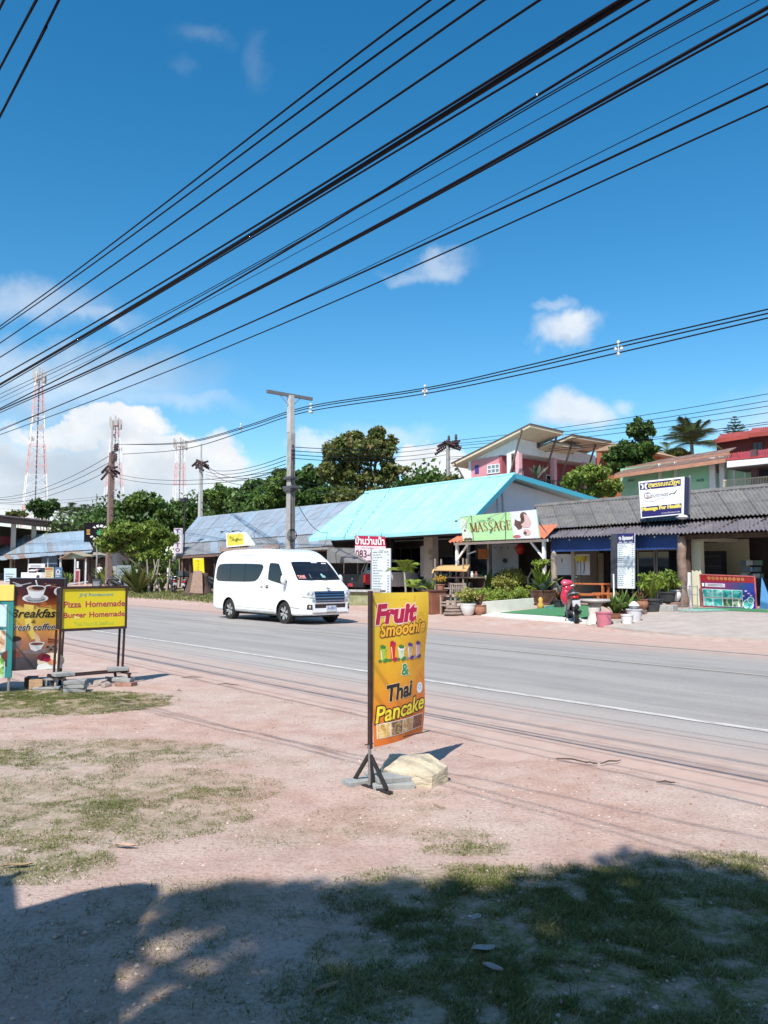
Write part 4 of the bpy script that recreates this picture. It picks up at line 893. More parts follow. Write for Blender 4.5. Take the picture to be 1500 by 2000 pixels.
parked_car('parked_suv', 'dark blue SUV parked in the shade under the turquoise roof', 'car', Wd(_s - 2.2, 28.9, Hst(_s, 28.5)), ROAD + R(4),
 [(0, .95), (.04, 1.1), (.15, 1.4), (.35, 1.64), (.7, 1.715), (1.6, 1.74), (2.4, 1.72), (2.8, 1.62), (3.3, 1.24), (3.45, 1.12), (4.0, 1.0), (4.3, .86), (4.4, .6)], [(0, .78), (.15, .86), (.5, .89), (3.6, .89), (4.1, .82), (4.4, .64)], [(.2, .96), (.6, 1), (.95, .99), (1.3, .93), (1.75, .83)], [(0, .38), (.5, .26), (4, .24), (4.4, .3)],
 pm('navy_paint', (.012, .017, .035), .2, .1, 3, coat=.8), [.85, 3.5], .34, [[(.35, 1.08), (1.25, 1.06), (1.25, 1.56), (.55, 1.55)], [(1.32, 1.06), (2.38, 1.04), (2.30, 1.58), (1.32, 1.57)], [(2.62, 1.05), (3.30, 1.06), (2.80, 1.50), (2.58, 1.56)]], suv_extra)
def pickup():
 p = onT(690, 1150, 24.2); s_, t_, _ = ST(p); org = Wd(s_ - .02, 24.2, Hst(s_, 25))
 k = Kit('pickup_truck', 'pickup truck with black tailgate, maroon bed and white cab with open door', 'truck', org, ROAD + R(90 + 8))
 mar = pm('maroon_paint', (.16, .012, .025), .25, .1, 4, coat=.5); wh = pm('van_white_paint', (.76, .77, .775), .22, .03, 3, coat=.6); red = pm('tail_red', (.45, .01, .01), .15)
 mb = MB()
 for sg in (-1, 1): mb.box((.82, sg * .80, .78), (1.64, .10, .52))
 mb.box((1.62, 0, .78), (.06, 1.6, .5)); mb.box((.82, 0, .55), (1.6, 1.6, .06)); k.part('bed', mb, mar, bevel=.02)
 tg = k.part('tailgate', MB().box((-.03, 0, .78), (.07, 1.52, .50)), pm('tailgate_black', (.02, .019, .022), .35, .1), bevel=.015)
 mb = MB().box((-.07, 0, .93), (.012, .3, .06)); k.part('tailgate_handle', mb, DKTRIM, tg); P = Print(lambda u, v, l: Vector((-.066 - l, -u, .80 + v)), .002); P.poly([(-.05, -.05), (0, .06), (.05, -.05), (.02, -.05), (0, -.01), (-.02, -.05)], INK_W); P.build('emblem', tg)
 for sg in (-1, 1): k.part('tail_light', MB().box((-.045, sg * .81, .80), (.06, .11, .38)), red, bevel=.01)
 k.part('rear_bumper', MB().box((-.12, 0, .47), (.18, 1.66, .14)), DKTRIM, bevel=.02); k.part('licence_plate', MB().box((-.215, .0, .50), (.012, .36, .15)), pm('plate_red', (.42, .03, .05), .4))
 S = Shell([(1.66, 1.2), (1.72, 1.5), (1.85, 1.72), (2.3, 1.78), (2.7, 1.74), (3.0, 1.55), (3.35, 1.16), (3.6, 1.10), (4.4, 1.04), (4.85, .9), (4.95, .7)], [(1.66, .84), (3.6, .86), (4.5, .82), (4.95, .68)], [(.2, .97), (.7, 1), (1.05, .98), (1.75, .78)], [(1.66, .4), (4.95, .36)], .1)
 cab = k.part('cab', S.mesh(40, axles=(4.1,), ar=.43), [wh, DKTRIM], smooth_angle=35); cut_arches(cab, [(4.1, .36)], .43, .5, .75)
 k.part('rear_window', quadmap([(-.62, 1.2), (.62, 1.2), (.56, 1.65), (-.56, 1.65)], lambda y, z: S.tail(y, z, .005), 8, 4), TINT, cab); k.part('windscreen', quadmap([(-.66, 1.2), (.66, 1.2), (.56, 1.66), (-.56, 1.66)], lambda y, z: S.nose(y, z, .005), 8, 4), TINT, cab)
 for sg in (-1, 1): k.part('side_window', quadmap([(1.9, 1.12), (3.1, 1.12), (2.72, 1.62), (1.98, 1.62)], lambda x, z: S.side(x, z, .004, sg), 8, 4), TINT, cab)
 mb = MB(); y0 = .88; pts = [Vector((2.9, y0, .55)), Vector((2.35, y0 + .75, .55)), Vector((2.35, y0 + .75, 1.1)), Vector((2.5, y0 + .55, 1.66)), Vector((2.8, y0 + .1, 1.6)), Vector((2.9, y0, 1.1))]
 mb.prism(pts[:3] + pts[5:], (0, 0, 0), (.05, .04, 0));
 for a, b in ((2, 3), (3, 4), (4, 5)): mb.bar(pts[a], pts[b], .07, .05)
 k.part('door', mb, wh, bevel=.01)
 for x in (.75, 4.1):
  for sg in (-1, 1): wheel(k.root, x, sg * .76, .36, .22, sg, 6)
 k.part('chassis', MB().box((2.3, 0, .42), (4.2, 1.0, .14)), DKTRIM)
pickup()
def scooter(name, label, org, rz, group=None, paint=None, scale=1.0):
 paint = paint or pm('scooter_red', (.45, .015, .05), .2, .1, 5, coat=.6); k = Kit(name, label, 'scooter', org, rz, group)
 for x in (0, 1.24):
  e = MB(); e.smooth = True; e.lathe([(.20, -.05), (.25, -.055), (.285, -.03), (.285, .03), (.25, .055), (.20, .05)], 26, axis='y', cap=False); w = e.build('wheel', TYRE, k.root, (x, 0, .285), smooth_angle=40)
  m = MB(); m.lathe([(.21, -.035), (.19, -.02), (.19, .02), (.21, .035)], 22, axis='y', cap=False); m.lathe([(.05, -.06), (.05, .06)], 10, axis='y')
  for i in range(6): a = i * math.pi / 3; m.bar((.04 * math.cos(a), 0, .04 * math.sin(a)), (.2 * math.cos(a), 0, .2 * math.sin(a)), .02, .02, up=(0, 1, 0))
  m.build('rim', ALLOY, w)
 mb = MB(); mb.smooth = True; mb.tube([(.0, .08, .29), (.3, .09, .33), (.55, .06, .33)], [.05, .07, .06], 8); mb.tube([(.28, -.1, .33), (-.02, -.12, .30), (-.14, -.12, .34)], [.03, .05, .045], 8); k.part('engine', mb, DKTRIM)
 mb = MB(); mb.smooth = True
 mb.tube([(.95, 0, .45), (.75, 0, .42), (.45, 0, .50), (.18, 0, .64), (-.12, 0, .72), (-.26, 0, .74)], [.09, .11, .13, .15, .11, .05], 10); k.part('body', mb, pm('scooter_tail_dark', (.05, .018, .022), .35, .2, 6, coat=.3) if name == 'motor_scooter' else paint, smooth_angle=60)
 mb = MB(); mb.smooth = True; mb.blob((.96, 0, .72), (.10, .21, .26), 1, .03, 12, 8); mb.blob((.99, 0, .95), (.12, .15, .12), 1, .03, 12, 8); k.part('front_shield', mb, paint)
 mb = MB(); mb.smooth = True; mb.tube([(.62, 0, .70), (.35, 0, .77), (.05, 0, .82), (-.22, 0, .84)], [.08, .13, .14, .07], 10); k.part('seat', mb, pm('seat_vinyl', (.025, .022, .022), .55, .2, 10))
 mb = MB(); mb.tube([(1.24, .07, .29), (1.05, .06, .72), (1.0, .03, .95)], .022, 8); mb.tube([(1.24, -.07, .29), (1.05, -.06, .72), (1.0, -.03, .95)], .022, 8); k.part('fork', mb, STEEL)
 mb = MB(); mb.tube([(.86, .34, 1.02), (.95, .2, 1.03), (.99, 0, 1.0), (.95, -.2, 1.03), (.86, -.34, 1.02)], .014, 8); k.part('handlebar', mb, STEEL)
 for sg in (-1, 1):
  k.part('grip', MB().tube([(.85, sg * .36, 1.02), (.91, sg * .25, 1.03)], .02, 8), DKTRIM)
  mb = MB(); mb.smooth = True; mb.tube([(.96, sg * .2, 1.04), (.94, sg * .28, 1.2)], .007, 6); mb.blob((.94, sg * .31, 1.23), (.02, .07, .045), 0, 0); k.part('mirror', mb, DKTRIM)
 mb = MB(); mb.smooth = True; mb.tube([(1.04, 0, .60), (1.24, 0, .62), (1.40, 0, .52)], [.03, .075, .05], 8); k.part('front_mudguard', mb, paint)
 mb = MB(); mb.smooth = True; mb.tube([(-.24, 0, .72), (-.33, 0, .58), (-.36, 0, .42)], [.06, .075, .07], 8); k.part('rear_mudguard', mb, DKTRIM)
 k.part('licence_plate', MB().box((-.40, 0, .58), (.012, .21, .17), (0, R(-14), 0)), pm('plate_white', (.60, .64, .70), .4))
 mb = MB(); mb.smooth = True; mb.blob((-.27, 0, .74), (.05, .12, .05), 0, 0); k.part('tail_light', mb, pm('tail_red', (.45, .01, .01), .15))
 mb = MB(); mb.tube([(.1, .13, .80), (-.2, .14, .84), (-.33, .08, .86), (-.36, 0, .86), (-.33, -.08, .86), (-.2, -.14, .84), (.1, -.13, .80)], .013, 6); k.part('grab_rail', mb, STEEL)
 k.part('side_stand', MB().tube([(.45, .12, .28), (.40, .26, .01)], .012, 6), DKTRIM)
 if scale != 1: k.root.scale = (scale,) * 3
 return k
# buildings
def K(name, label, cat, s_, t_, z=None, group=None): return Kit(name, label, cat, Wd(s_, t_, Hst(s_, t_) if z is None else z), ROAD, group)
def lerp(a, b, u): return Vector(a) * (1 - u) + Vector(b) * u
def roof_sheets(k, A, B, C, D, n, mats, waves=6, amp=.03, rows=1, lap=.12, seg=4, parent=None, name='roof_sheet', jit=.012, vee=False):
 """corrugated sheets between eave A-B and top D-C; each sheet is an object"""
 A, B, C, D = map(Vector, (A, B, C, D)); nrm = (B - A).cross(D - A).normalized(); nrm = nrm if nrm.z > 0 else -nrm
 mats = mats if isinstance(mats, (list, tuple)) else [mats]; out = []; rr = random.Random(n * 13 + rows)
 for r in range(rows):
  v0 = r / rows - (lap / (D - A).length if r else 0); v1 = (r + 1) / rows
  for i in range(n):
   u0, u1 = i / n, (i + 1) / n + .02 / n; off = (i % 2) * .006 + r * .016 + rr.uniform(0, jit); dv = rr.uniform(-.5, .5) * jit / max(.5, (D - A).length)
   def f(u, v, u0=u0, u1=u1, off=off, dv=dv, v0=v0, v1=v1):
    uu = u0 + (u1 - u0) * u; vv = v0 + dv + (v1 - v0) * v
    w = math.cos(2 * math.pi * waves * u)
    if vee: w = max(0, w) ** 3 * 2 - 1
    return lerp(lerp(A, B, uu), lerp(D, C, uu), vv) + nrm * (off + amp * w)
   mb = MB(); mb.smooth = True; mb.grid(f, waves * seg, 2)
   out.append(k.part(name, mb, mats[rr.randrange(len(mats))], parent))
 return out
def wallbox(k, name, x0, x1, y0, y1, z0, z1, m, parent=None, **kw):
 return k.part(name, MB().box(((x0 + x1) / 2, (y0 + y1) / 2, (z0 + z1) / 2), (x1 - x0, y1 - y0, z1 - z0)), m, parent, **kw)
def window(k, x0, x1, z0, z1, y, fm, gm, nx=2, nz=1, parent=None, name='window', fw=.06, nrm='y'):
 mb = MB()
 def bx(a0, a1, c0, c1, d=.05): mb.box(((a0 + a1) / 2, y, (c0 + c1) / 2), (a1 - a0, d, c1 - c0)) if nrm == 'y' else mb.box((y, (a0 + a1) / 2, (c0 + c1) / 2), (d, a1 - a0, c1 - c0))
 bx(x0, x1, z0, z0 + fw); bx(x0, x1, z1 - fw, z1); bx(x0, x0 + fw, z0 + fw, z1 - fw); bx(x1 - fw, x1, z0 + fw, z1 - fw)
 for i in range(1, nx): a = x0 + (x1 - x0) * i / nx; bx(a - fw / 2, a + fw / 2, z0 + fw, z1 - fw, .044)
 for i in range(1, nz): a = z0 + (z1 - z0) * i / nz; bx(x0 + fw, x1 - fw, a - fw / 2, a + fw / 2, .044)
 o = k.part(name, mb, fm, parent)
 g = MB(); g.box(((x0 + x1) / 2, y, (z0 + z1) / 2), (x1 - x0 - .02, .012, z1 - z0 - .02)) if nrm == 'y' else g.box((y, (x0 + x1) / 2, (z0 + z1) / 2), (.012, x1 - x0 - .02, z1 - z0 - .02))
 k.part('pane', g, gm, o) if parent is None else k.part('pane', g, gm, parent)
 return o
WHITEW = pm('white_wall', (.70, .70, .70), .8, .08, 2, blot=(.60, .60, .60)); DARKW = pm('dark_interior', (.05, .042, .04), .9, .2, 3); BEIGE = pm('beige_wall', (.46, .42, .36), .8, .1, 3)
DGLASS = glassm('dark_glass', (.012, .015, .018)); FIBRE = pm('fibre_cement', (.155, .148, .145), .9, .25, 3, .2, 30, blot=(.23, .215, .20), bl_scale=2.2, bl_lo=.5, bl_hi=.75)
FIBRE2 = pm('fibre_cement_old', (.19, .18, .17), .9, .3, 3, .2, 30, blot=(.115, .105, .10), bl_scale=2.5); PURP = pm('purple_grey_sheet', (.15, .132, .148), .85, .2, 3, blot=(.22, .20, .205), bl_scale=1.6)
TURQ = pm('turquoise_sheet', (.30, .60, .63), .42, .05, 2, blot=(.35, .63, .65), bl_scale=1.2); TURQD = pm('turquoise_trim', (.05, .33, .44), .45, .05, 4)
GAL = pm('galvanised_roof', (.36, .415, .47), .5, .15, 2, metal=.25, blot=(.26, .29, .33), bl_scale=1.4, stretch=(1, .3, 1)); GAL2 = pm('galvanised_roof_blue', (.34, .43, .50), .45, .12, 2, metal=.2, blot=(.27, .31, .35), bl_scale=1.8)
RUSTY = pm('rusty_sheet', (.24, .16, .13), .8, .3, 3, blot=(.34, .29, .26)); GREYS = pm('grey_sheet', (.24, .25, .26), .7, .2, 3, blot=(.18, .17, .165))
def turquoise_house():
 k = K('turquoise_roof_house', 'low house under a wide turquoise metal roof with white gable', 'house', -29.3, 29.0, .42)
 A, B, C, D = k.p(604, 1052, 25), k.p(905, 1033, 25), k.p(1005, 927, 30), k.p(715, 963, 30)
 roof_sheets(k, A, B, C, D, 14, TURQ, 4, .022, 2, .15, 6, jit=.008, vee=True)
 E, Fp = k.p(1177, 979, 37), k.p(890, 990, 37); Fp.z = E.z
 roof_sheets(k, C, E, E + Vector((-11, 0, 0)), D, 1, TURQ, 40, .011, 1, seg=4) if False else roof_sheets(k, E, E + Vector((-11.2, 0, 0)), D, C, 14, TURQ, 4, .011, 1, seg=4, vee=True, jit=.004)
 k.part('ridge_cap', MB().tube([C + Vector((.05, 0, .02)), D + Vector((-.05, 0, .02))], .09, 8), TURQ)
 k.part('fascia', MB().bar(A + Vector((0, -.02, -.09)), B + Vector((0, -.02, -.09)), .04, .17), TURQ, label='turquoise fascia strip along the front eave')
 k.part('gutter', MB().bar(A + Vector((0, .12, -.22)), B + Vector((0, .12, -.22)), .2, .06), DARKW)
 for a, b in ((B, C), (C, E)): k.part('barge_board', MB().bar(lerp(a, b, 0) + Vector((.04, 0, -.06)), lerp(a, b, 1) + Vector((.04, 0, -.06)), .04, .24), TURQD)
 k.part('barge_board', MB().bar(A + Vector((-.03, 0, -.06)), D + Vector((-.03, 0, -.06)), .04, .2), TURQ)
 gx = C.x - .75; F0 = lerp(B, C, .18); E0 = lerp(C, E, .93)
 gp = [Vector((gx, 1.3, 0)), Vector((gx, 1.3, 2.9)), Vector((gx, F0.y, 2.9)), Vector((gx, F0.y, F0.z - .14)), Vector((gx, C.y, C.z - .16)), Vector((gx, E0.y, E0.z - .16)), Vector((gx, E0.y, 0))]
 k.part('gable_wall', MB().prism([gp[0], gp[1], gp[5], gp[6]], (-.15, 0, 0), (0, 0, 0)).prism([gp[1], gp[2], gp[3], gp[4], gp[5]], (-.15, 0, 0), (0, 0, 0)), pm('gable_white', (.66, .67, .72), .8, .06, 2, blot=(.60, .61, .66)))
 k.part('wall_pipe', MB().tube([(gx + .05, C.y - .1, C.z - .4), (gx + .06, C.y + .1, 2.5)], .05, 8), pm('pvc_pipe', (.62, .60, .62), .5))
 k.part('wall_pipe', MB().tube([(gx + .05, C.y - .5, C.z - .5), (gx + .06, C.y - .35, 2.5)], .03, 8), pm('pvc_pipe', (.62, .60, .62), .5))
 mb = MB(); mb.lathe([(.42, 0), (.42, .1)], 20, (gx + .02, E0.y - 1.6, E0.z - 1.25), axis='x'); k.part('wall_vent', mb, WHITEW); k.part('wall_lamp', MB().box((gx + .1, E0.y - 1.8, E0.z - .35), (.2, .12, .25)), DARKW, bevel=.02)
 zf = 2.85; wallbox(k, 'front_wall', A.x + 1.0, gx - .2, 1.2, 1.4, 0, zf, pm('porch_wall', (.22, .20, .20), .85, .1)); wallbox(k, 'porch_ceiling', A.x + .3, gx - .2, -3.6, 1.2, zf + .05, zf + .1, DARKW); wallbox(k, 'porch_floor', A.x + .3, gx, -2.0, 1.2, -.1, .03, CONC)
 c = k.p(842, 1100, 27.2); wallbox(k, 'column', c.x - .30, c.x + .30, c.y - .2, c.y + .2, 0, zf, BEIGE)
 c = k.p(825, 1070, 28.0); wallbox(k, 'wall_panel', c.x - .16, c.x + .16, c.y, c.y + .1, .9, 2.45, WHITEW)
 c0, c1 = k.p(757, 1080, 29.9), k.p(818, 1080, 29.9); window(k, c0.x, c1.x, .6, 2.5, 1.15, pm('window_frame_grey', (.40, .40, .40), .5), DGLASS, 3, 2)
 c = k.p(842, 1082, 27.0); P = Print(lambda u, v, l: Vector((c.x + u, c.y - .04 - l, c.z + v)), .01); P.ell(0, .08, .16, .17, pm('faint_gold', (.34, .28, .16), .6)); P.ell(0, -.22, .07, .08, pm('faint_gold', (.34, .28, .16), .6)); P.build('wall_emblem', k.root)
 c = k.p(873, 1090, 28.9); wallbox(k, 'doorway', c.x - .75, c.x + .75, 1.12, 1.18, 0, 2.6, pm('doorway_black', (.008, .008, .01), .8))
 for px in (622, 760): c = k.p(px, 1080, 25.6); wallbox(k, 'post', c.x - .06, c.x + .06, c.y - .06, c.y + .06, -.1, zf + .2, DARKW)
 for s_ in (-1, 1): wallbox(k, 'side_wall', (A.x + 1.0) if s_ < 0 else gx - .35, (A.x + 1.15) if s_ < 0 else gx - .2, 1.4, 7.5, 0, 3.6, WHITEW)
 return k
turquoise_house()
def house_sign():
 k = Kit('phone_sign', 'white and crimson Thai house sign with a phone number hung under the turquoise eave', 'sign', onT(693, 1095, 24.7))
 a, b, c, d = k.p(693, 1095, 24.7), k.p(756, 1096, 24.7), k.p(751, 1048, 24.7), k.p(694, 1046, 24.7)
 f = lambda u, v, l: lerp(lerp(a, b, u), lerp(d, c, u), v) + Vector((0, -l, 0))
 bd = k.part('board', MB().prism([f(0, 0, 0), f(1, 0, 0), f(1, 1, 0), f(0, 1, 0)], (0, 0, 0), (0, .04, 0)), INK_C); P = Print(f, .006)
 P.rect(.0, .02, 1, .60, pm('sign_pale_pink', (.78, .60, .64), .5), 1); P.text('บ้านว่านน้ำ', .02, .66, .98, .98, INK_W, bold=.03, lay=2); P.text('Thai Massage', .22, .47, .62, .55, INK_GREY, lay=2); P.text('083-659', .03, .13, .86, .42, pm('ink_plum', (.09, .02, .04), .5), bold=.02, lay=2)
 P.build('lettering', bd)
 for u in (.1, .9): k.part('hanger', MB().tube([f(u, 1, 0), f(u, 1.2, 0)], .01, 5), BLACKM)
house_sign()
def pink_cloth():
 a, b = onT(645, 1070, 25.4), onT(692, 1098, 25.4); rr = random.Random(4)
 w = (b - a).length; k = Kit('pink_parasol', 'folded bright pink cloth parasol in the shade behind the pickup', 'parasol', Wd(*ST(onT(670, 1130, 25.8))[:2], Hst(-30, 25.8)))
 c = k.p(672, 1072, 25.8); mb = MB(); mb.smooth = True; n = 14; ring = []
 vs = [Vector((c.x, c.y, c.z))] + [Vector((c.x + (1.0 if i % 2 else .72) * math.cos(2 * math.pi * i / n), c.y + (1.0 if i % 2 else .72) * math.sin(2 * math.pi * i / n), c.z - .55 - .25 * (i % 3 == 0))) for i in range(n)]
 mb.add(vs, [(0, i + 1, (i + 1) % n + 1) for i in range(n)]); k.part('canopy', mb, pm('pink_canvas', (.62, .16, .18), .8, .15, 4), smooth_angle=20)
 k.part('pole', MB().tube([(c.x, c.y, 0), (c.x, c.y, c.z)], .025, 8), WHITEP)
pink_cloth()
def massage_shop():
 k = K('massage_shop', 'small massage shop with orange corrugated awning on white braced posts', 'shop', -20.0, 25.0, .42)
 A, B, C, D = k.p(876, 1059, 24), k.p(1066, 1051, 24), k.p(1092, 1024, 26.2), k.p(915, 1036, 26.2)
 OR = pm('orange_sheet', (.55, .17, .085), .6, .1, 3, blot=(.48, .13, .06)); roof_sheets(k, A, B, C, D, 5, OR, 5, .035, 1)
 wh = WHITEP; z0 = -.05
 for px, br in ((893, 1), (1063, -1)):
  c = k.p(px, 1100, 24.3); wallbox(k, 'post', c.x - .055, c.x + .055, c.y - .055, c.y + .055, z0, A.z - .02, wh); k.part('brace', MB().bar((c.x, c.y, A.z - .75), (c.x + br * .62, c.y, A.z - .1), .07), wh)
 k.part('purlin', MB().bar(A + Vector((.1, .25, -.07)), B + Vector((-.1, .25, -.07)), .07, .1), wh)
 for px in (915, 955): c = k.p(px, 1100, 26.4); wallbox(k, 'inner_post', c.x - .06, c.x + .06, c.y - .06, c.y + .06, z0, 2.6, BEIGE)
 x0, x1 = A.x - .4, B.x + .3
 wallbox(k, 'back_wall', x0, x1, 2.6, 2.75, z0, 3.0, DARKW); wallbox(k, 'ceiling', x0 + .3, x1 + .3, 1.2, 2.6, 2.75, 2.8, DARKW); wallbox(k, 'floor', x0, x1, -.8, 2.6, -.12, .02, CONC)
 c0, c1 = k.p(961, 1090, 26.8), k.p(1012, 1090, 26.8); d = wallbox(k, 'door', c0.x, c1.x, c0.y, c0.y + .05, z0, 2.35, pm('door_grey', (.34, .37, .39), .5, .06))
 c = k.p(986, 1095, 26.75); mb = MB(); mb.lathe([(.10, 0), (.10, .02)], 16, (c.x, c.y, c.z), axis='y'); k.part('door_emblem', mb, INK_K, d)
 for i in range(4): cc = k.p(966 + i * 13, 1070, 26.75); k.part('door_hook', MB().box((cc.x, cc.y, cc.z), (.04, .03, .06)), INK_K, d)
 c = k.p(942, 1083, 26.0); wallbox(k, 'orange_curtain', c.x - .25, c.x + .25, c.y, c.y + .03, c.z - .2, c.z + .25, pm('orange_cloth', (.40, .12, .02), .8))
 c = k.p(1016, 1073, 26.0); mb = MB(); mb.smooth = True; mb.blob((c.x, c.y, c.z), (.2, .2, .24), 3, .03, 14, 10); k.part('lantern', mb, pm('lantern_red', (.30, .015, .01), .5))
 k.part('lantern_cord', MB().tube([(c.x, c.y, c.z), (c.x, c.y, 2.6)], .01, 5), INK_K)
 c = k.p(925, 1082, 25.6); k.part('white_bracket', MB().bar((c.x - .35, c.y, c.z), (c.x + .15, c.y, c.z + .12), .06), wh)
massage_shop()
def serif(P, ch, x, y, w, h, m, lay):
 """thick-and-thin capital letters with serifs"""
 t, n, s = .19 * w, .07 * w, .035 * h; X = lambda u: x + u * w; Y = lambda v: y + v * h
 def st(pts, ww): P.stroke([(X(a), Y(b)) for a, b in pts], ww, m, lay)
 def sf(u, v, l=.3): P.rect(X(u - l / 2), Y(v) - s / 2, X(u + l / 2), Y(v) + s / 2, m, lay, 1, 1)
 if ch == 'M': st([(.14, 0), (.14, 1)], n); st([(.14, 1), (.5, .05)], t); st([(.5, .05), (.86, 1)], n); st([(.86, 0), (.86, 1)], t); sf(.14, 0); sf(.86, 0); sf(.08, 1, .2); sf(.92, 1, .2)
 if ch == 'A': st([(.12, 0), (.5, 1)], n); st([(.48, 1), (.86, 0)], t); st([(.26, .34), (.74, .34)], n); sf(.12, 0); sf(.86, 0)
 if ch == 'S':
  pts = [];
  for i in range(25):
   u = i / 24; pts.append((.5 + .30 * math.sin(math.pi * (2.0 * u - .0) * 1 + .6) * (1 if True else 1), 1 - u))
  pts = [(.78, .78), (.70, .93), (.5, .985), (.30, .92), (.22, .77), (.30, .62), (.5, .5), (.72, .38), (.80, .22), (.70, .07), (.48, .015), (.27, .08), (.19, .25)]
  P.stroke([(X(a), Y(b)) for a, b in pts], [n * 1.3, n, n, n * 1.6, t * .9, t, t * 1.05, t, t * .9, n * 1.6, n, n, n * 1.3], m, lay)
 if ch == 'G':
  pts = [(.84, .76), (.74, .92), (.54, .99), (.32, .92), (.18, .72), (.15, .5), (.18, .28), (.32, .08), (.54, .01), (.74, .07), (.80, .14)]
  P.stroke([(X(a), Y(b)) for a, b in pts], [n * 1.3, n, n, t * .7, t, t * 1.1, t, t * .7, n, n, n], m, lay); st([(.80, .05), (.80, .44)], t); sf(.78, .44, .34)
 if ch == 'E': st([(.24, 0), (.24, 1)], t); st([(.2, .975), (.82, .975)], n); st([(.24, .52), (.66, .52)], n); st([(.2, .025), (.84, .025)], n); st([(.81, .98), (.81, .78)], n); st([(.83, .02), (.83, .24)], n); st([(.66, .62), (.66, .42)], n)
def massage_sign():
 T_ = 23.9; k = Kit('massage_billboard', 'light green MASSAGE billboard with a picture panel standing on the orange awning', 'sign', onT(975, 1054, T_))
 a, b, c, d = k.p(905, 1057, T_), k.p(1054, 1051, T_), k.p(1047, 995, T_), k.p(897, 1009, T_)
 f = lambda u, v, l: lerp(lerp(a, b, u), lerp(d, c, u), v) + Vector((0, -l, 0))
 bd = k.part('board', MB().prism([f(0, 0, 0), f(1, 0, 0), f(1, 1, 0), f(0, 1, 0)], (0, 0, 0), (0, .05, 0)), pm('sign_pale_green', (.36, .60, .30), .45, .05, 3)); P = Print(f, .006)
 brn = pm('ink_bark', (.13, .085, .03), .5); org = pm('ink_amber', (.52, .30, .10), .5); pale = pm('photo_pale', (.66, .67, .72), .5, .12, 4); hair = pm('photo_hair', (.12, .06, .045), .5, .3, 12); skin = pm('photo_skin', (.60, .42, .40), .5, .12, 8); towel = pm('photo_towel', (.74, .72, .76), .5, .06, 6)
 word = 'MASSAGE'; ws = [1.25, 1.05, .85, .85, 1.05, 1.1, .9]; tot = sum(ws); x = .125
 for ch, w in zip(word, ws):
  ww = .555 * w / tot; serif(P, ch, x + .006, .335, ww, .36, org, 1); serif(P, ch, x, .345, ww, .36, brn, 2); x += ww
 P.text('Golden Hands', .235, .70, .47, .82, pm('ink_moss', (.10, .20, .10), .5), lay=1)
 P.poly([(0, .10), (0, .95), (.06, .92), (.10, .75), (.05, .55), (.13, .35), (.15, .15), (.10, .02)], pm('photo_pale_green', (.58, .66, .56), .5, .1, 6), 1); P.ell(.05, .42, .014, .05, brn, 2)
 for i in range(5): P.ell(.03 + .022 * i, .06 + .02 * (i % 2), .016, .05, hair, 2, n=10)
 P.rect(.685, .0, 1, 1, pale, 1); P.poly([(.70, .02), (.72, .5), (.80, .62), (.93, .60), (.99, .4), (.99, .04), (.86, .02)], towel, 2)
 P.poly([(.715, .52), (.735, .72), (.76, .66), (.80, .62), (.83, .5), (.80, .36), (.76, .32)], hair, 3); P.ell(.845, .80, .045, .15, hair, 3); P.ell(.835, .62, .035, .14, hair, 3)
 P.poly([(.85, .90), (.90, .80), (.93, .55), (.90, .40), (.83, .38), (.80, .5), (.85, .62)], skin, 4); P.ell(.86, .22, .05, .12, skin, 4); P.ell(.84, .20, .02, .06, hair, 5); P.ell(.73, .09, .05, .06, pm('photo_rose', (.48, .14, .14), .5), 3)
 P.build('print', bd)
 mb = MB(); mb.tube([f(.175, 1.0, .03), f(.15, .0, .03)], .012, 5); mb.tube([f(.635, .99, .03), f(.58, 0, .03)], .012, 5); k.part('tie_wire', mb, BLACKM)
 for u0, u1 in ((.03, .17), (.48, .635)):
  mb = MB(); mb.tube([f(u1, 1.0, .02), f((u0 + u1) / 2, .93, .25), f(u0, .82, .35)], .012, 5); p = f(u0, .80, .36); mb.smooth = True; mb.blob(p, (.07, .07, .05)); k.part('spotlight', mb, pm('lamp_grey_green', (.20, .25, .2), .5))
 for u in (.06, .94): k.part('stay', MB().bar(f(u, .9, -.06), f(u, .0, -1.0), .03), STEEL)
massage_sign()
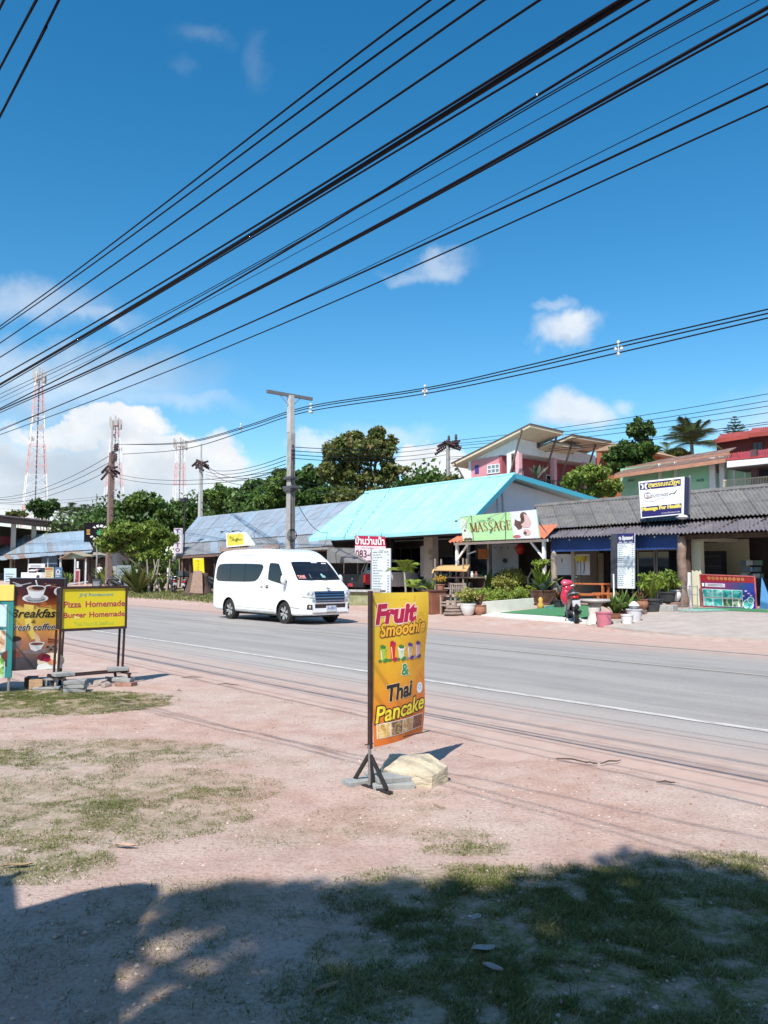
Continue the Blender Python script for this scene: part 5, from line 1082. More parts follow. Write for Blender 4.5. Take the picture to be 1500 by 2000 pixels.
def grey_shop():
 k = K('fibre_cement_shophouse', 'long shophouse under dark fibre-cement roof with purple-grey corrugated awning', 'shop', -12.0, 25.5, .40)
 def ext(a, b, m): return b + (b - a).normalized() * m
 A, B = k.p(1060, 1033, 26.25), k.p(1500, 1004, 26.25); D, C = k.p(1046, 991, 30.6), k.p(1500, 952, 30.6); B = ext(A, B, 5); C = ext(D, C, 5)
 roof_sheets(k, A, B, C, D, 16, [FIBRE, FIBRE, FIBRE2], 6, .035, 2, .2)
 E, G_ = k.p(1068, 1051, 24.4), k.p(1500, 1036, 24.4); I, H_ = k.p(1084, 1032, 26.5), k.p(1500, 1003.5, 26.5); G_ = ext(E, G_, 4); H_ = ext(I, H_, 4)
 I.z -= .10; H_.z -= .10
 roof_sheets(k, E, G_, H_, I, 15, PURP, 6, .035, 1)
 for i in range(16): a, b = lerp(D, C, i / 16), lerp(D, C, (i + 1) / 16); k.part('ridge_tile', MB().tube([a + Vector((0, 0, .03)), b + Vector((.06, 0, .05))], .12, 8), FIBRE)
 J, L_ = D + Vector((0, 5, -1.2)), C + Vector((0, 5, -1.2)); k.part('rear_roof', MB().slab(C, D, J, L_, .05), FIBRE)
 for i in range(15): a = lerp(A, B, i / 14) + Vector((0, .1, -.1)); k.part('rafter', MB().bar(a, a + Vector((0, -1.6, -.48)), .05, .08), WOODD)
 c = k.p(1333, 1008, 25.4); mb = MB(); mb.smooth = True; mb.blob(c + Vector((0, 0, -.03)), (.2, .2, .07), 4, .3); k.part('mortar_patch', mb, WHITEW)
 zf = -.02; ze = E.z - .1
 a, b = k.p(1076, 1063, 24.75), k.p(1326, 1055, 24.75); bl = pm('blue_canvas', (.018, .055, .20), .75, .15, 2)
 k.part('valance', MB().box(((a.x + b.x) / 2, a.y, ze - .16), (b.x - a.x, .03, .50)), bl)
 for i in range(7): cc = lerp(a, b, i / 6); k.part('valance_hook', MB().box((cc.x, a.y - .025, ze + .02), (.04, .02, .05)), INK_W)
 xl = E.x - .1; xr = B.x
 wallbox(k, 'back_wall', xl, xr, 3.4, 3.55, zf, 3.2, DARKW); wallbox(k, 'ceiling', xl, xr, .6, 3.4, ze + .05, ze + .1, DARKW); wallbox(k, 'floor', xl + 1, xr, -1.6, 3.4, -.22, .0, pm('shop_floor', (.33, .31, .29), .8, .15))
 pw = k.p(1088, 1100, 25.9); wallbox(k, 'side_wall', xl + .1, xl + .25, .4, 3.4, zf, ze, BEIGE)
 for p0, p1 in ((1088, 1110), (1111, 1151)):
  a, b = k.p(p0, 1123, 26.0), k.p(p1, 1082, 26.0); fr = wallbox(k, 'poster_panel', a.x, b.x, a.y, a.y + .03, a.z, b.z, pm('poster_white', (.62, .65, .68), .4, .05))
  P = Print(lambda u, v, l: Vector((a.x + u * (b.x - a.x), a.y - l, a.z + v * (b.z - a.z))), .005); P.ell(.45, .7, .06, .12, INK_GREY); P.stroke([(.45, .6), (.44, .3), (.5, .08)], .05, INK_LG)
  if p0 > 1100: P.ell(.75, .72, .035, .1, INK_GREY); P.stroke([(.75, .62), (.76, .3), (.72, .08)], .06, INK_GREY)
  P.build('picture', fr)
 wallbox(k, 'low_wall', pw.x - .1, pw.x + .9, .55, .65, zf, .62, pm('brick_wall_tan', (.30, .24, .20), .9, .2, 8))
 c = k.p(1134, 1092, 25.6); mb = MB(); mb.lathe([(.20, 0), (.24, .22)], 16, (c.x, c.y, c.z - .1), cap=False); k.part('lamp_shade', mb, pm('lamp_yellow', (.50, .44, .05), .6)); k.part('lamp_stem', MB().tube([(c.x, c.y, 0), (c.x, c.y, c.z)], .012, 6), BLACKM)
 c = k.p(1165, 1130, 28.0); mb = MB(); mb.box((c.x, c.y, .45), (2.2, .8, .5)); mb.box((c.x, c.y + .4, .85), (2.2, .25, .7)); k.part('couch', mb, pm('couch_brown', (.05, .03, .025), .7, .2), bevel=.06)
 c = k.p(1172, 1085, 27.4); wallbox(k, 'curtain', c.x - .1, c.x + .1, c.y, c.y + .1, .6, 1.9, BEIGE)
 a, b = k.p(1246, 1150, 26.2), k.p(1327, 1150, 26.2); fm = pm('aluminium_grey', (.26, .26, .27), .5)
 window(k, a.x, a.x + (b.x - a.x) * .45, 0, ze - .35, a.y, fm, DGLASS, 1, 1, name='glass_door'); window(k, a.x + (b.x - a.x) * .47, b.x, 0, ze - .35, a.y, fm, DGLASS, 1, 1, name='glass_door')
 def trunk(px, T_, r, m, top=ze, tw=.03, y0=1190):
  c = k.p(px, 1150, T_); rr = random.Random(px); pts = [Vector((c.x + rr.uniform(-tw, tw), c.y, -.1 + (top + .1) * i / 7)) for i in range(8)]
  mb = MB(); mb.smooth = True; mb.tube(pts, [r * (1.15 - .25 * i / 7) * rr.uniform(.95, 1.06) for i in range(8)], 12); k.part('trunk_post', mb, m)
 bark = pm('trunk_bark', (.22, .145, .115), .9, .3, 6, .5, 30, blot=(.33, .26, .21)); bark2 = pm('trunk_bark_dark', (.085, .05, .042), .9, .3, 6, .5, 30)
 trunk(1333, 24.75, .15, bark); trunk(1344, 25.1, .12, bark2); c = k.p(1333, 1050, 24.8)
 k.part('head_beam', MB().bar((c.x - 2.0, c.y + .1, ze - .02), (c.x + 6, c.y + .1, ze - .02), .14, .16), WOODD)
 c = k.p(1347, 1150, 25.0); wallbox(k, 'white_post', c.x - .07, c.x + .07, c.y - .1, c.y, zf, 1.15, WHITEW)
 pale = pm('pale_lime_wall', (.56, .56, .42), .8, .06, 2); c = k.p(1361, 1150, 25.3); wallbox(k, 'wall_pier', c.x - .16, c.x + .16, c.y, c.y + .25, zf, 2.2, pale); wallbox(k, 'lintel', c.x - .16, c.x + .1, c.y + .02, c.y + 2.9, 2.2, ze, pale)
 a, b = k.p(1402, 1090, 28.4), k.p(1462, 1090, 28.4); wallbox(k, 'inner_wall', a.x - 1, b.x, a.y, a.y + .1, zf, ze, pale)
 a, b = k.p(1366, 1130, 27.2), k.p(1408, 1075, 27.2); sh = wallbox(k, 'shelf_unit', a.x, b.x, a.y, a.y + .4, 0, 1.9, pm('shelf_dark', (.02, .022, .035), .7))
 for i in range(5): wallbox(k, 'shelf', a.x, b.x, a.y - .04, a.y, .3 + .35 * i, .34 + .35 * i, pm('shelf_slate', (.05, .055, .07), .6), sh)
 a, b = k.p(1447, 1130, 26.8), k.p(1486, 1085, 26.8); cu = wallbox(k, 'counter', a.x - .1, b.x + .1, a.y, a.y + .5, 0, .95, pm('counter_dark', (.03, .03, .035), .6)); rr = random.Random(8)
 for i in range(14):
  x = a.x + (b.x - a.x) * rr.random(); z = .95 + .22 * rr.randrange(3); k.part('packet', MB().box((x, a.y + .1 + .1 * rr.random(), z + .08), (.22, .1, .16)), [pm('packet_blue', (.10, .16, .22), .5), pm('packet_white', (.45, .47, .48), .5), pm('packet_green', (.10, .2, .15), .5)][i % 3], cu)
 c = k.p(1372, 1060, 26.0); mb = MB()
 for i in range(3): a_ = R(20 + 120 * i); mb.bar((c.x, c.y, c.z), (c.x + .5 * math.cos(a_), c.y + .3 * math.sin(a_), c.z), .12, .02)
 mb.tube([(c.x, c.y, c.z), (c.x, c.y, ze)], .02, 6); k.part('ceiling_fan', mb, BLACKM)
 return k
grey_shop()
def supannat_sign():
 T_ = 25.7; k = Kit('massage_for_health_sign', 'navy and white Massage For Health box sign on the dark roof', 'sign', onT(1295, 1010, T_))
 a, b, c, d = k.p(1252.5, 1012.5, T_), k.p(1335.5, 1004.5, T_), k.p(1337, 931, T_), k.p(1247.5, 941, T_)
 f = lambda u, v, l: lerp(lerp(a, b, u), lerp(d, c, u), v) + Vector((0, -l, 0))
 bx = k.part('box', MB().prism([f(0, 0, 0), f(1, 0, 0), f(1, 1, 0), f(0, 1, 0)], (0, .01, 0), (0, .34, 0)), pm('sign_box_navy', (.035, .035, .09), .6, .2, 8), bevel=.01)
 fc = k.part('face', MB().prism([f(0, 0, 0), f(1, 0, 0), f(1, 1, 0), f(0, 1, 0)], (0, -.02, 0), (0, .008, 0)), pm('sign_white', (.72, .73, .75), .5, .04, 5)); P = Print(lambda u, v, l: f(u, v, .02 + l), .004)
 navy = pm('ink_navy', (.016, .012, .11), .5, .1); gold = pm('ink_sign_gold', (.72, .58, .06), .5)
 P.rect(.025, .765, .93, .955, navy, 1); P.rect(.03, .03, .955, .30, navy, 1)
 for x, sg in ((.085, 1), (.165, -1)): P.poly([(x - .05 * sg, .93), (x + .02 * sg, .93), (x + .03 * sg, .86), (x + .02 * sg, .79), (x - .03 * sg, .785), (x - .005 * sg, .82), (x + .0, .86), (x - .01 * sg, .89)], INK_W, 2)
 P.text('สุพรรณณวัฏฯ', .22, .775, .90, .945, gold, bold=.02, lay=2, outline=[(.02, pm('ink_cream', (.75, .68, .45), .5))])
 gy = pm('ink_script', (.22, .19, .19), .5); P.text('Supunnwat', .15, .49, .67, .66, gy, shear=.35, lay=2); P.ring(.19, .60, .085, .085, .018, gy, 2, a0=30, a1=330); P.ell(.19, .55, .05, .05, pm('ink_blush', (.66, .54, .53), .5), 1)
 P.stroke([(.07, .50), (.16, .43), (.30, .42), (.45, .47), (.66, .49), (.76, .50)], [.004, .012, .014, .01, .006, .003], gy, 1); P.stroke([(.68, .56), (.74, .60), (.78, .57), (.86, .67)], [.03, .012, .03, .01], INK_K, 2)
 P.text('Massage For Health', .05, .165, .93, .285, gold, bold=.04, lay=2, outline=[(.03, pm('ink_cream', (.75, .68, .45), .5))]); P.text('นวดเพื่อสุขภาพ', .50, .05, .92, .115, INK_LG, lay=2)
 P.build('lettering', fc)
 for u in (.1, .9): k.part('support', MB().bar(f(u, .02, -.1), f(u, -.25, -.25), .05), BLACKM)
 k.part('edge_strip', MB().bar(f(1.0, 0, -.36), f(1.0, 1.06, -.36), .05), STEEL)
supannat_sign()
def price_board(name, label, px0, px1, yt, yb, T_, head, side, legs=False):
 k = Kit(name, label, 'sign', onT((px0 + px1) / 2, yb, T_)); a, b, c, d = k.p(px0, yb, T_), k.p(px1, yb + (px1 - px0) * .02, T_), k.p(px1, yt - (px1 - px0) * .03, T_), k.p(px0, yt, T_)
 f = lambda u, v, l: lerp(lerp(a, b, u), lerp(d, c, u), v) + Vector((0, -l, 0))
 bd = k.part('board', MB().prism([f(0, 0, 0), f(1, 0, 0), f(1, 1, 0), f(0, 1, 0)], (0, 0, 0), (0, .05, 0)), pm('board_white', (.62, .67, .70), .45, .04, 3)); P = Print(f, .005); tx = pm('ink_faint', (.25, .28, .31), .5); rr = random.Random(5)
 v = .97
 if head:
  P.rect(0, .82, 1, 1, pm('ink_navy', (.016, .012, .11), .5, .1), 1); P.ell(.16, .91, .07, .035, INK_LG, 2); P.stroke([(.08, .93), (.14, .90), (.2, .88)], .03, INK_LG, 2); P.text('Supunnwat', .28, .865, .92, .955, INK_LG, bold=.05, shear=.35, lay=2, outline=[(.04, INK_LG)])
  for i in range(3): P.rect(.08 + .3 * i, .833, .30 + .3 * i, .848, INK_LG, 2, 1, 1)
  v = .80
 else:
  P.rect(.4, .955, .66, .967, tx, 1, 1, 1)
  for i in range(3): P.rect(.05 + .31 * i, .915, .30 + .31 * i, .935, INK_GREY, 1, 1, 1)
  v = .875
 n = 22 if head else 15; dv = (v - .03) / n
 for i in range(n):
  y = v - dv * i
  x = .05; L = rr.uniform(.3, .6)
  while x < L: w = rr.uniform(.06, .16); P.rect(x, y - dv * .42, min(x + w, L), y, tx, 1, 1, 1); x += w + .03
  if rr.random() < .85: P.rect(.84, y - dv * .42, .95, y, tx, 1, 1, 1)
 P.build('print', bd)
 if side: k.part('side_panel', MB().prism([f(0, 0, .005), f(0, 1, .005), f(0, 1, .005) + Vector((-side, .10, 0)), f(0, 0, .005) + Vector((-side, .10, 0))], (0, 0, 0), (.02, .03, 0)), pm('board_side_grey', (.42, .43, .47), .5) if not head else pm('board_side_slate', (.045, .05, .065), .6))
 return k, f
k_, f_ = price_board('price_board', 'tall white massage price board standing by the pickup', 727, 762, 1072, 1162, 22.5, False, .22)
for u in (.05, .95): k_.part('leg', MB().bar(f_(u, 0, -.02), f_(u, -.15, -.02), .04), STEEL)
k_, f_ = price_board('price_board', 'hanging white price list with navy header below the purple-grey awning', 1206, 1239, 1042.5, 1149, 24.15, True, .33)
for u in (.1, .9): k_.part('leg', MB().bar(f_(u, 0.05, -.03), f_(u, -.35, -.03), .04), BLACKM)
def tour_board():
 T_ = 24.95; k = Kit('tour_board', 'red and blue island tour poster board with turquoise sea photos', 'sign', onT(1420, 1188, T_)); a, b, c, d = k.p(1372, 1186, T_), k.p(1478, 1191, T_), k.p(1474, 1126, T_), k.p(1367, 1122, T_)
 f = lambda u, v, l: lerp(lerp(a, b, u), lerp(d, c, u), v) + Vector((0, -l, 0))
 m, n, bb = _nt('tour_print'); co = _co(n); sp = n.nodes.new('ShaderNodeSeparateXYZ'); n.links.new(co, sp.inputs[0]); mr = n.nodes.new('ShaderNodeMapRange'); n.links.new(_math(n, 'ADD', sp.outputs['X'], _math(n, 'MULTIPLY', sp.outputs['Z'], -.5)), mr.inputs['Value']); mr.inputs['From Min'].default_value = a.x; mr.inputs['From Max'].default_value = b.x
 n.links.new(_ramp(n, mr.outputs[0], [(.0, (.20, .02, .09)), (.25, (.13, .03, .12)), (.55, (.02, .05, .15)), (.9, (.015, .02, .32))]), bb.inputs['Base Color']); bb.inputs['Roughness'].default_value = .35
 bd = k.part('board', MB().prism([f(0, 0, 0), f(1, 0, 0), f(1, 1, 0), f(0, 1, 0)], (0, 0, 0), (0, .04, 0)), m); P = Print(f, .004)
 red = pm('ink_tour_red', (.26, .012, .014), .4); P.rect(0, .80, 1, 1, red, 1); tan = pm('ink_tan_gold', (.45, .28, .09), .4)
 for i in range(9): x = .17 + .077 * i; P.ring(x, .90, .028, .05, .010, tan, 2, n=14); P.ell(x, .90, .011, .018, tan, 2, n=8)
 P.rect(.07, .635, .46, .745, pm('ink_lilac_white', (.55, .50, .56), .4), 2); P.ell(.05, .69, .04, .08, INK_K, 3); P.text('i', .04, .65, .06, .735, INK_W, bold=.06, lay=4)
 for v in (.71, .675): P.rect(.14, v - .008, .42, v + .008, INK_GREY, 3, 1, 1)
 looks = [(.35, (.01, .16, .16)), (.48, (.02, .33, .30)), (.58, (.20, .55, .50)), (.7, (.62, .70, .66))]; jade = picm('sea_photo', looks, 3.5, 1.0); dk = picm('beach_photo', [(.35, (.02, .03, .02)), (.5, (.05, .16, .08)), (.6, (.45, .48, .38)), (.72, (.62, .66, .60))], 4, 1.2)
 for r in range(2):
  for q in range(4):
   x0 = .035 + .185 * q; y0 = .33 - .265 * r; P.rect(x0 - .008, y0 - .012, x0 + .175, y0 + .24, pm('ink_sea_white', (.55, .62, .58), .4), 2); P.rect(x0, y0, x0 + .167, y0 + .225, jade if (r == 0 or q < 2) else dk, 3)
 P.ell(.86, .15, .09, .14, jade, 2); P.ell(.91, .28, .055, .09, jade, 3); P.ring(.91, .28, .06, .10, .01, INK_W, 4); P.ring(.86, .15, .095, .15, .01, INK_W, 3)
 for x, y in ((.83, .55), (.88, .48), (.92, .42), (.78, .4)): P.ell(x, y, .025, .022, pm('ink_fish', (.55, .42, .62), .4), 3, n=10)
 P.build('print', bd)
 fr = pm('tour_frame', (.42, .10, .10), .5);
 for p, q in (((0, 0), (1, 0)), ((1, 0), (1, 1)), ((0, 1), (1, 1)), ((0, 0), (0, 1))): k.part('frame_bar', MB().bar(f(*p, .0), f(*q, .0), .035), fr)
 p = f(1.0, 0, 0); mb = MB(); q0, q1 = p + Vector((.05, .1, 0)), p + Vector((.42, .25, 0)); top_ = p + Vector((.03, .35, 1.0)); mb.prism([q0, q1, top_], (0, 0, 0), (0, .04, 0)); k.part('side_easel', mb, pm('easel_blue', (.02, .16, .36), .5, .1, 5))
tour_board()
# left row of shops and the houses on the slope
def metal_roof_shop():
 k = K('grey_metal_roof_shop', 'long low shop under a weathered grey-blue corrugated metal roof behind the van', 'shop', -43, 25.5, .42)
 A, B = k.p(343, 1062, 26), k.p(640, 1041, 26); D, C = k.p(386, 1012, 31), k.p(700, 980, 31)
 roof_sheets(k, A, B, C, D, 22, [GAL, GAL, GAL2], 6, .022, 2, .2)
 E, G_ = k.p(343, 1086, 24), k.p(650, 1066, 24); A2, B2 = A + Vector((0, 0, -.05)), B + Vector((0, 0, -.05))
 roof_sheets(k, E, G_, B2, A2, 18, [GREYS, GREYS, GAL], 6, .022, 1)
 k.part('ridge_cap', MB().tube([D, C], .09, 8), GAL); hp = [A, D, D + Vector((-.2, 4.5, -1.6)), A + Vector((-.6, 9, -.3))]
 k.part('gable_wall', MB().prism([A + Vector((.6, 0, -.1)), D + Vector((.3, 0, -.15)), D + Vector((.3, 4.5, -2.0)), Vector((A.x + .6, A.y + 6, 0)), Vector((A.x + .6, A.y, 0))], (0, 0, 0), (.1, 0, 0)), RUSTY)
 F_ = C + Vector((0, 4.8, -1.9)); k.part('rear_roof', MB().slab(C, D, D + Vector((0, 4.8, -1.9)), F_, .04), GAL)
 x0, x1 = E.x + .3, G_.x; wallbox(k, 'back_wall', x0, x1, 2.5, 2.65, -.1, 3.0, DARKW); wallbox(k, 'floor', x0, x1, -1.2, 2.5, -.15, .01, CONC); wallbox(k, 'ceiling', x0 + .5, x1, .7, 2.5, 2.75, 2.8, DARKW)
 k.part('fascia', MB().bar(E + Vector((0, .05, -.1)), G_ + Vector((0, .05, -.1)), .04, .16), pm('fascia_brown', (.20, .12, .10), .7, .2))
 for px in (372, 420, 470, 540, 600): c = k.p(px, 1110, 24.4); wallbox(k, 'post', c.x - .06, c.x + .06, c.y - .06, c.y + .06, -.1, E.z - .05, WOODD)
 c = k.p(328, 1125, 25.5); wallbox(k, 'white_wall', c.x - .15, c.x + .15, c.y, c.y + .1, 0, 1.4, WHITEW)
 a, b = k.p(430, 1078, 23.6), k.p(545, 1071, 23.6); roof_sheets(k, a, b, k.p(545, 1064, 24.6), k.p(430, 1070, 24.6), 4, [GREYS, RUSTY], 5, .02, 1)
 for i in range(5): c = lerp(a, b, .2 + .15 * i); k.part('loose_plank', MB().bar(c + Vector((0, .3, .1)), c + Vector((1.2, .9, .22)), .1, .03), WOODP)
metal_roof_shop()
def yellow_box_sign():
 T_ = 24.3; k = Kit('yellow_box_sign', 'yellow faced white wedge-shaped box sign standing on the grey metal roof', 'sign', onT(465, 1066, T_)); a, b, c, d = k.p(443, 1068, T_), k.p(479, 1064.5, T_), k.p(476, 1040, T_), k.p(441.5, 1042, T_)
 f = lambda u, v, l: lerp(lerp(a, b, u), lerp(d, c, u), v) + Vector((0, -l, 0)); wh = pm('box_sign_white', (.70, .70, .66), .5, .05)
 mb = MB(); vs = [f(-.02, -.05, 0), f(1.04, -.05, 0), f(1.04, 1.04, 0), f(-.02, 1.04, 0)]; w2 = [vs[0] + Vector((0, .75, 0)), vs[1] + Vector((0, .75, 0)), vs[2] + Vector((0, .12, 0)), vs[3] + Vector((0, .12, 0))]
 mb.add(vs + w2, [(0, 1, 2, 3), (5, 4, 7, 6), (1, 5, 6, 2), (4, 0, 3, 7), (3, 2, 6, 7), (4, 5, 1, 0)]); bx = k.part('box', mb, wh)
 P = Print(lambda u, v, l: f(u, v, l), .006); P.rect(.06, .06, .95, .92, pm('box_sign_yellow', (.64, .56, .07), .5, .06), 1); oli = pm('ink_olive_dark', (.20, .17, .02), .5); P.text('ร้าน', .20, .58, .40, .80, oli, bold=.02, lay=2); P.text('J Mini Mart', .24, .34, .88, .56, oli, bold=.02, lay=2); P.build('lettering', bx)
 for u in (.1, .75): mb = MB(); mb.tube([f(u + .12, 1.02, -.1), f(u + .08, 1.18, .15), f(u, 1.12, .35)], .015, 5); mb.box(f(u - .02, 1.1, .38), (.2, .1, .08)); k.part('spotlight', mb, BLACKM)
 k.part('bracket', MB().tube([f(1.15, .1, -.5), f(1.15, 1.0, -.5), f(1.38, 1.0, -.5), f(1.38, .3, -.5)], .02, 5), STEEL)
yellow_box_sign()
def truck_canopy():
 k = K('carport_frame', 'grey flat carport frame with slanting grey canvas side behind the van', 'carport', -33.5, 24.0)
 a, b = k.p(556, 1074, 23.5), k.p(640, 1066, 23.5); z = a.z; gm = pm('canvas_grey', (.27, .26, .245), .85, .12, 3)
 k.part('roof_panel', MB().box(((a.x + b.x) / 2, .6, z), (b.x - a.x, 2.2, .10)), gm); k.part('canvas_side', MB().prism([Vector((b.x, -.5, z)), Vector((b.x + 1.9, -.5, z - .72)), Vector((b.x, -.5, z - .72))], (0, 0, 0), (0, 2.1, 0)), pm('canvas_grey_dark', (.17, .165, .16), .85, .15, 3))
 for x in (a.x + .1, b.x - .06):
  for y in (-.4, 1.5): wallbox(k, 'post', x - .05, x + .05, y - .05, y + .05, 0, z - .05, gm)
truck_canopy()
def far_left_shop():
 k = K('patched_roof_shop', 'low row of stalls at far left under a patched blue and grey tin roof', 'shop', -68, 27, .5)
 A, B = k.p(-70, 1087, 27), k.p(182, 1073.5, 27); D, C = k.p(-60, 1056, 31.5), k.p(165, 1038, 31.5)
 roof_sheets(k, A, B, C, D, 30, [GAL2, GAL2, GAL, GAL2, GREYS], 4, .022, 2, .3, 3)
 k.part('ridge_cap', MB().tube([D, C], .1, 8), GAL)
 E, G_ = k.p(-60, 1100, 25.2), k.p(178, 1079, 25.6); roof_sheets(k, E, G_, B + Vector((0, 0, -.08)), A + Vector((0, 0, -.08)), 18, [RUSTY, GREYS, RUSTY, GAL], 4, .022, 1, seg=3, jit=.06)
 wallbox(k, 'back_wall', A.x, B.x, 2.6, 2.75, 0, 3.6, DARKW); wallbox(k, 'blue_wall', k.p(85, 1095, 28).x, k.p(115, 1095, 28).x, .8, .9, 0, 2.6, pm('blue_wall', (.13, .20, .30), .8)); wallbox(k, 'end_wall', B.x - .1, B.x, 0, 5.5, 0, 3.2, DARKW)
 for px in (25, 55, 118, 175): c = k.p(px, 1110, 26); wallbox(k, 'post', c.x - .07, c.x + .07, c.y - .07, c.y + .07, 0, 2.6, WHITEW if px == 118 else WOODD)
 c0, c1 = k.p(208, 1100, 27), k.p(236, 1100, 27); wallbox(k, 'dark_front', k.p(176, 1100, 27.5).x, k.p(250, 1100, 27.5).x, .5, .6, 0, 2.6, DARKW)
 wallbox(k, 'grey_pillar', k.p(219, 1100, 26).x, k.p(227, 1100, 26).x, -1, -.7, 0, 2.7, CONC); wallbox(k, 'white_pillar', k.p(211, 1100, 26).x, k.p(214, 1100, 26).x, -1.2, -1, 0, 2.2, WHITEW)
far_left_shop()
def green_hut():
 k = Kit('gabled_hut', 'small green-gabled porch hut with a red door in the left row of stalls', 'hut', onT(148, 1144, 25), ROAD)
 a, b, t_ = k.p(121, 1091, 25), k.p(172, 1086, 25), k.p(146, 1078, 25); g = pm('hut_green', (.22, .29, .22), .8, .1)
 k.part('gable', MB().prism([k.p(131, 1091, 25), k.p(168, 1089, 25), k.p(144, 1080, 25)], (0, 0, 0), (0, .08, 0)), g)
 for p, q in ((a, t_), (t_, b)): k.part('roof_slab', MB().slab(p + Vector((0, -.3, 0)), q + Vector((0, -.3, 0)), q + Vector((0, 2.2, 0)), p + Vector((0, 2.2, 0)), .06), pm('hut_roof', (.30, .26, .19), .8, .2))
 c = k.p(151, 1120, 25); d = wallbox(k, 'door', c.x - .42, c.x + .42, .02, .08, .05, 1.42, pm('door_frame_pale', (.60, .48, .48), .6)); wallbox(k, 'door_panel', c.x - .33, c.x + .33, -.01, .03, .12, 1.28, pm('door_red', (.33, .03, .055), .6, .1), d)
 wallbox(k, 'door_notice', c.x - .28, c.x + .12, .02, .06, 1.5, 2.1, INK_LG)
 for px in (145, 166): q = k.p(px, 1120, 25); wallbox(k, 'post', q.x - .05, q.x + .05, 0, .1, 0, a.z - .05, WHITEW)
 wallbox(k, 'back_wall', a.x + .3, b.x - .3, 1.8, 1.9, 0, 2.3, DARKW)
green_hut()
def roofed_hall():
 k = Kit('open_sided_hall', 'open-sided hall with long dark roof on pale columns behind the left stalls', 'building', onG(40, 1095) if False else Wd(-95, 40, 2.2), ROAD)
 a, b = k.l(atY(-40, 1003, 88)), k.l(atY(168, 1027, 100)); up = Vector((0, 0, .25))
 d = (b - a); perp = Vector((-d.y, d.x, 0)).normalized() * 8
 k.part('roof_slab', MB().slab(a, b, b + perp + Vector((0, 0, 1.0)), a + perp + Vector((0, 0, 1.0)), .35), pm('hall_roof_dark', (.075, .045, .04), .8, .2, 2)); k.part('eave_beam', MB().bar(a + Vector((0, 0, -.55)), b + Vector((0, 0, -.4)), .3, .5), pm('hall_roof_dark', (.075, .045, .04), .8, .2, 2))
 for px in (-10, 31, 70, 110, 148): u = (px + 40) / 208; c = lerp(a, b, u) + perp * .12; k.part('column', MB().box((c.x, c.y, c.z / 2 - .5), (.45, .45, c.z + .6)), BEIGE)
 c = lerp(a, b, .5) + perp; k.part('back_wall', MB().bar(a + perp * .9 + Vector((0, 0, -a.z / 2 - .5)), b + perp * .9 + Vector((0, 0, -a.z / 2 - .5)), .2, a.z), pm('hall_wall', (.06, .07, .05), .9))
 k.part('red_banner', MB().box(lerp(a, b, .47) + perp * .6 + Vector((0, 0, -2.4)), (1.8, .1, 1.0), (0, 0, math.atan2(d.y, d.x))), pm('hall_red', (.30, .05, .06), .7, .3, 2))
roofed_hall()
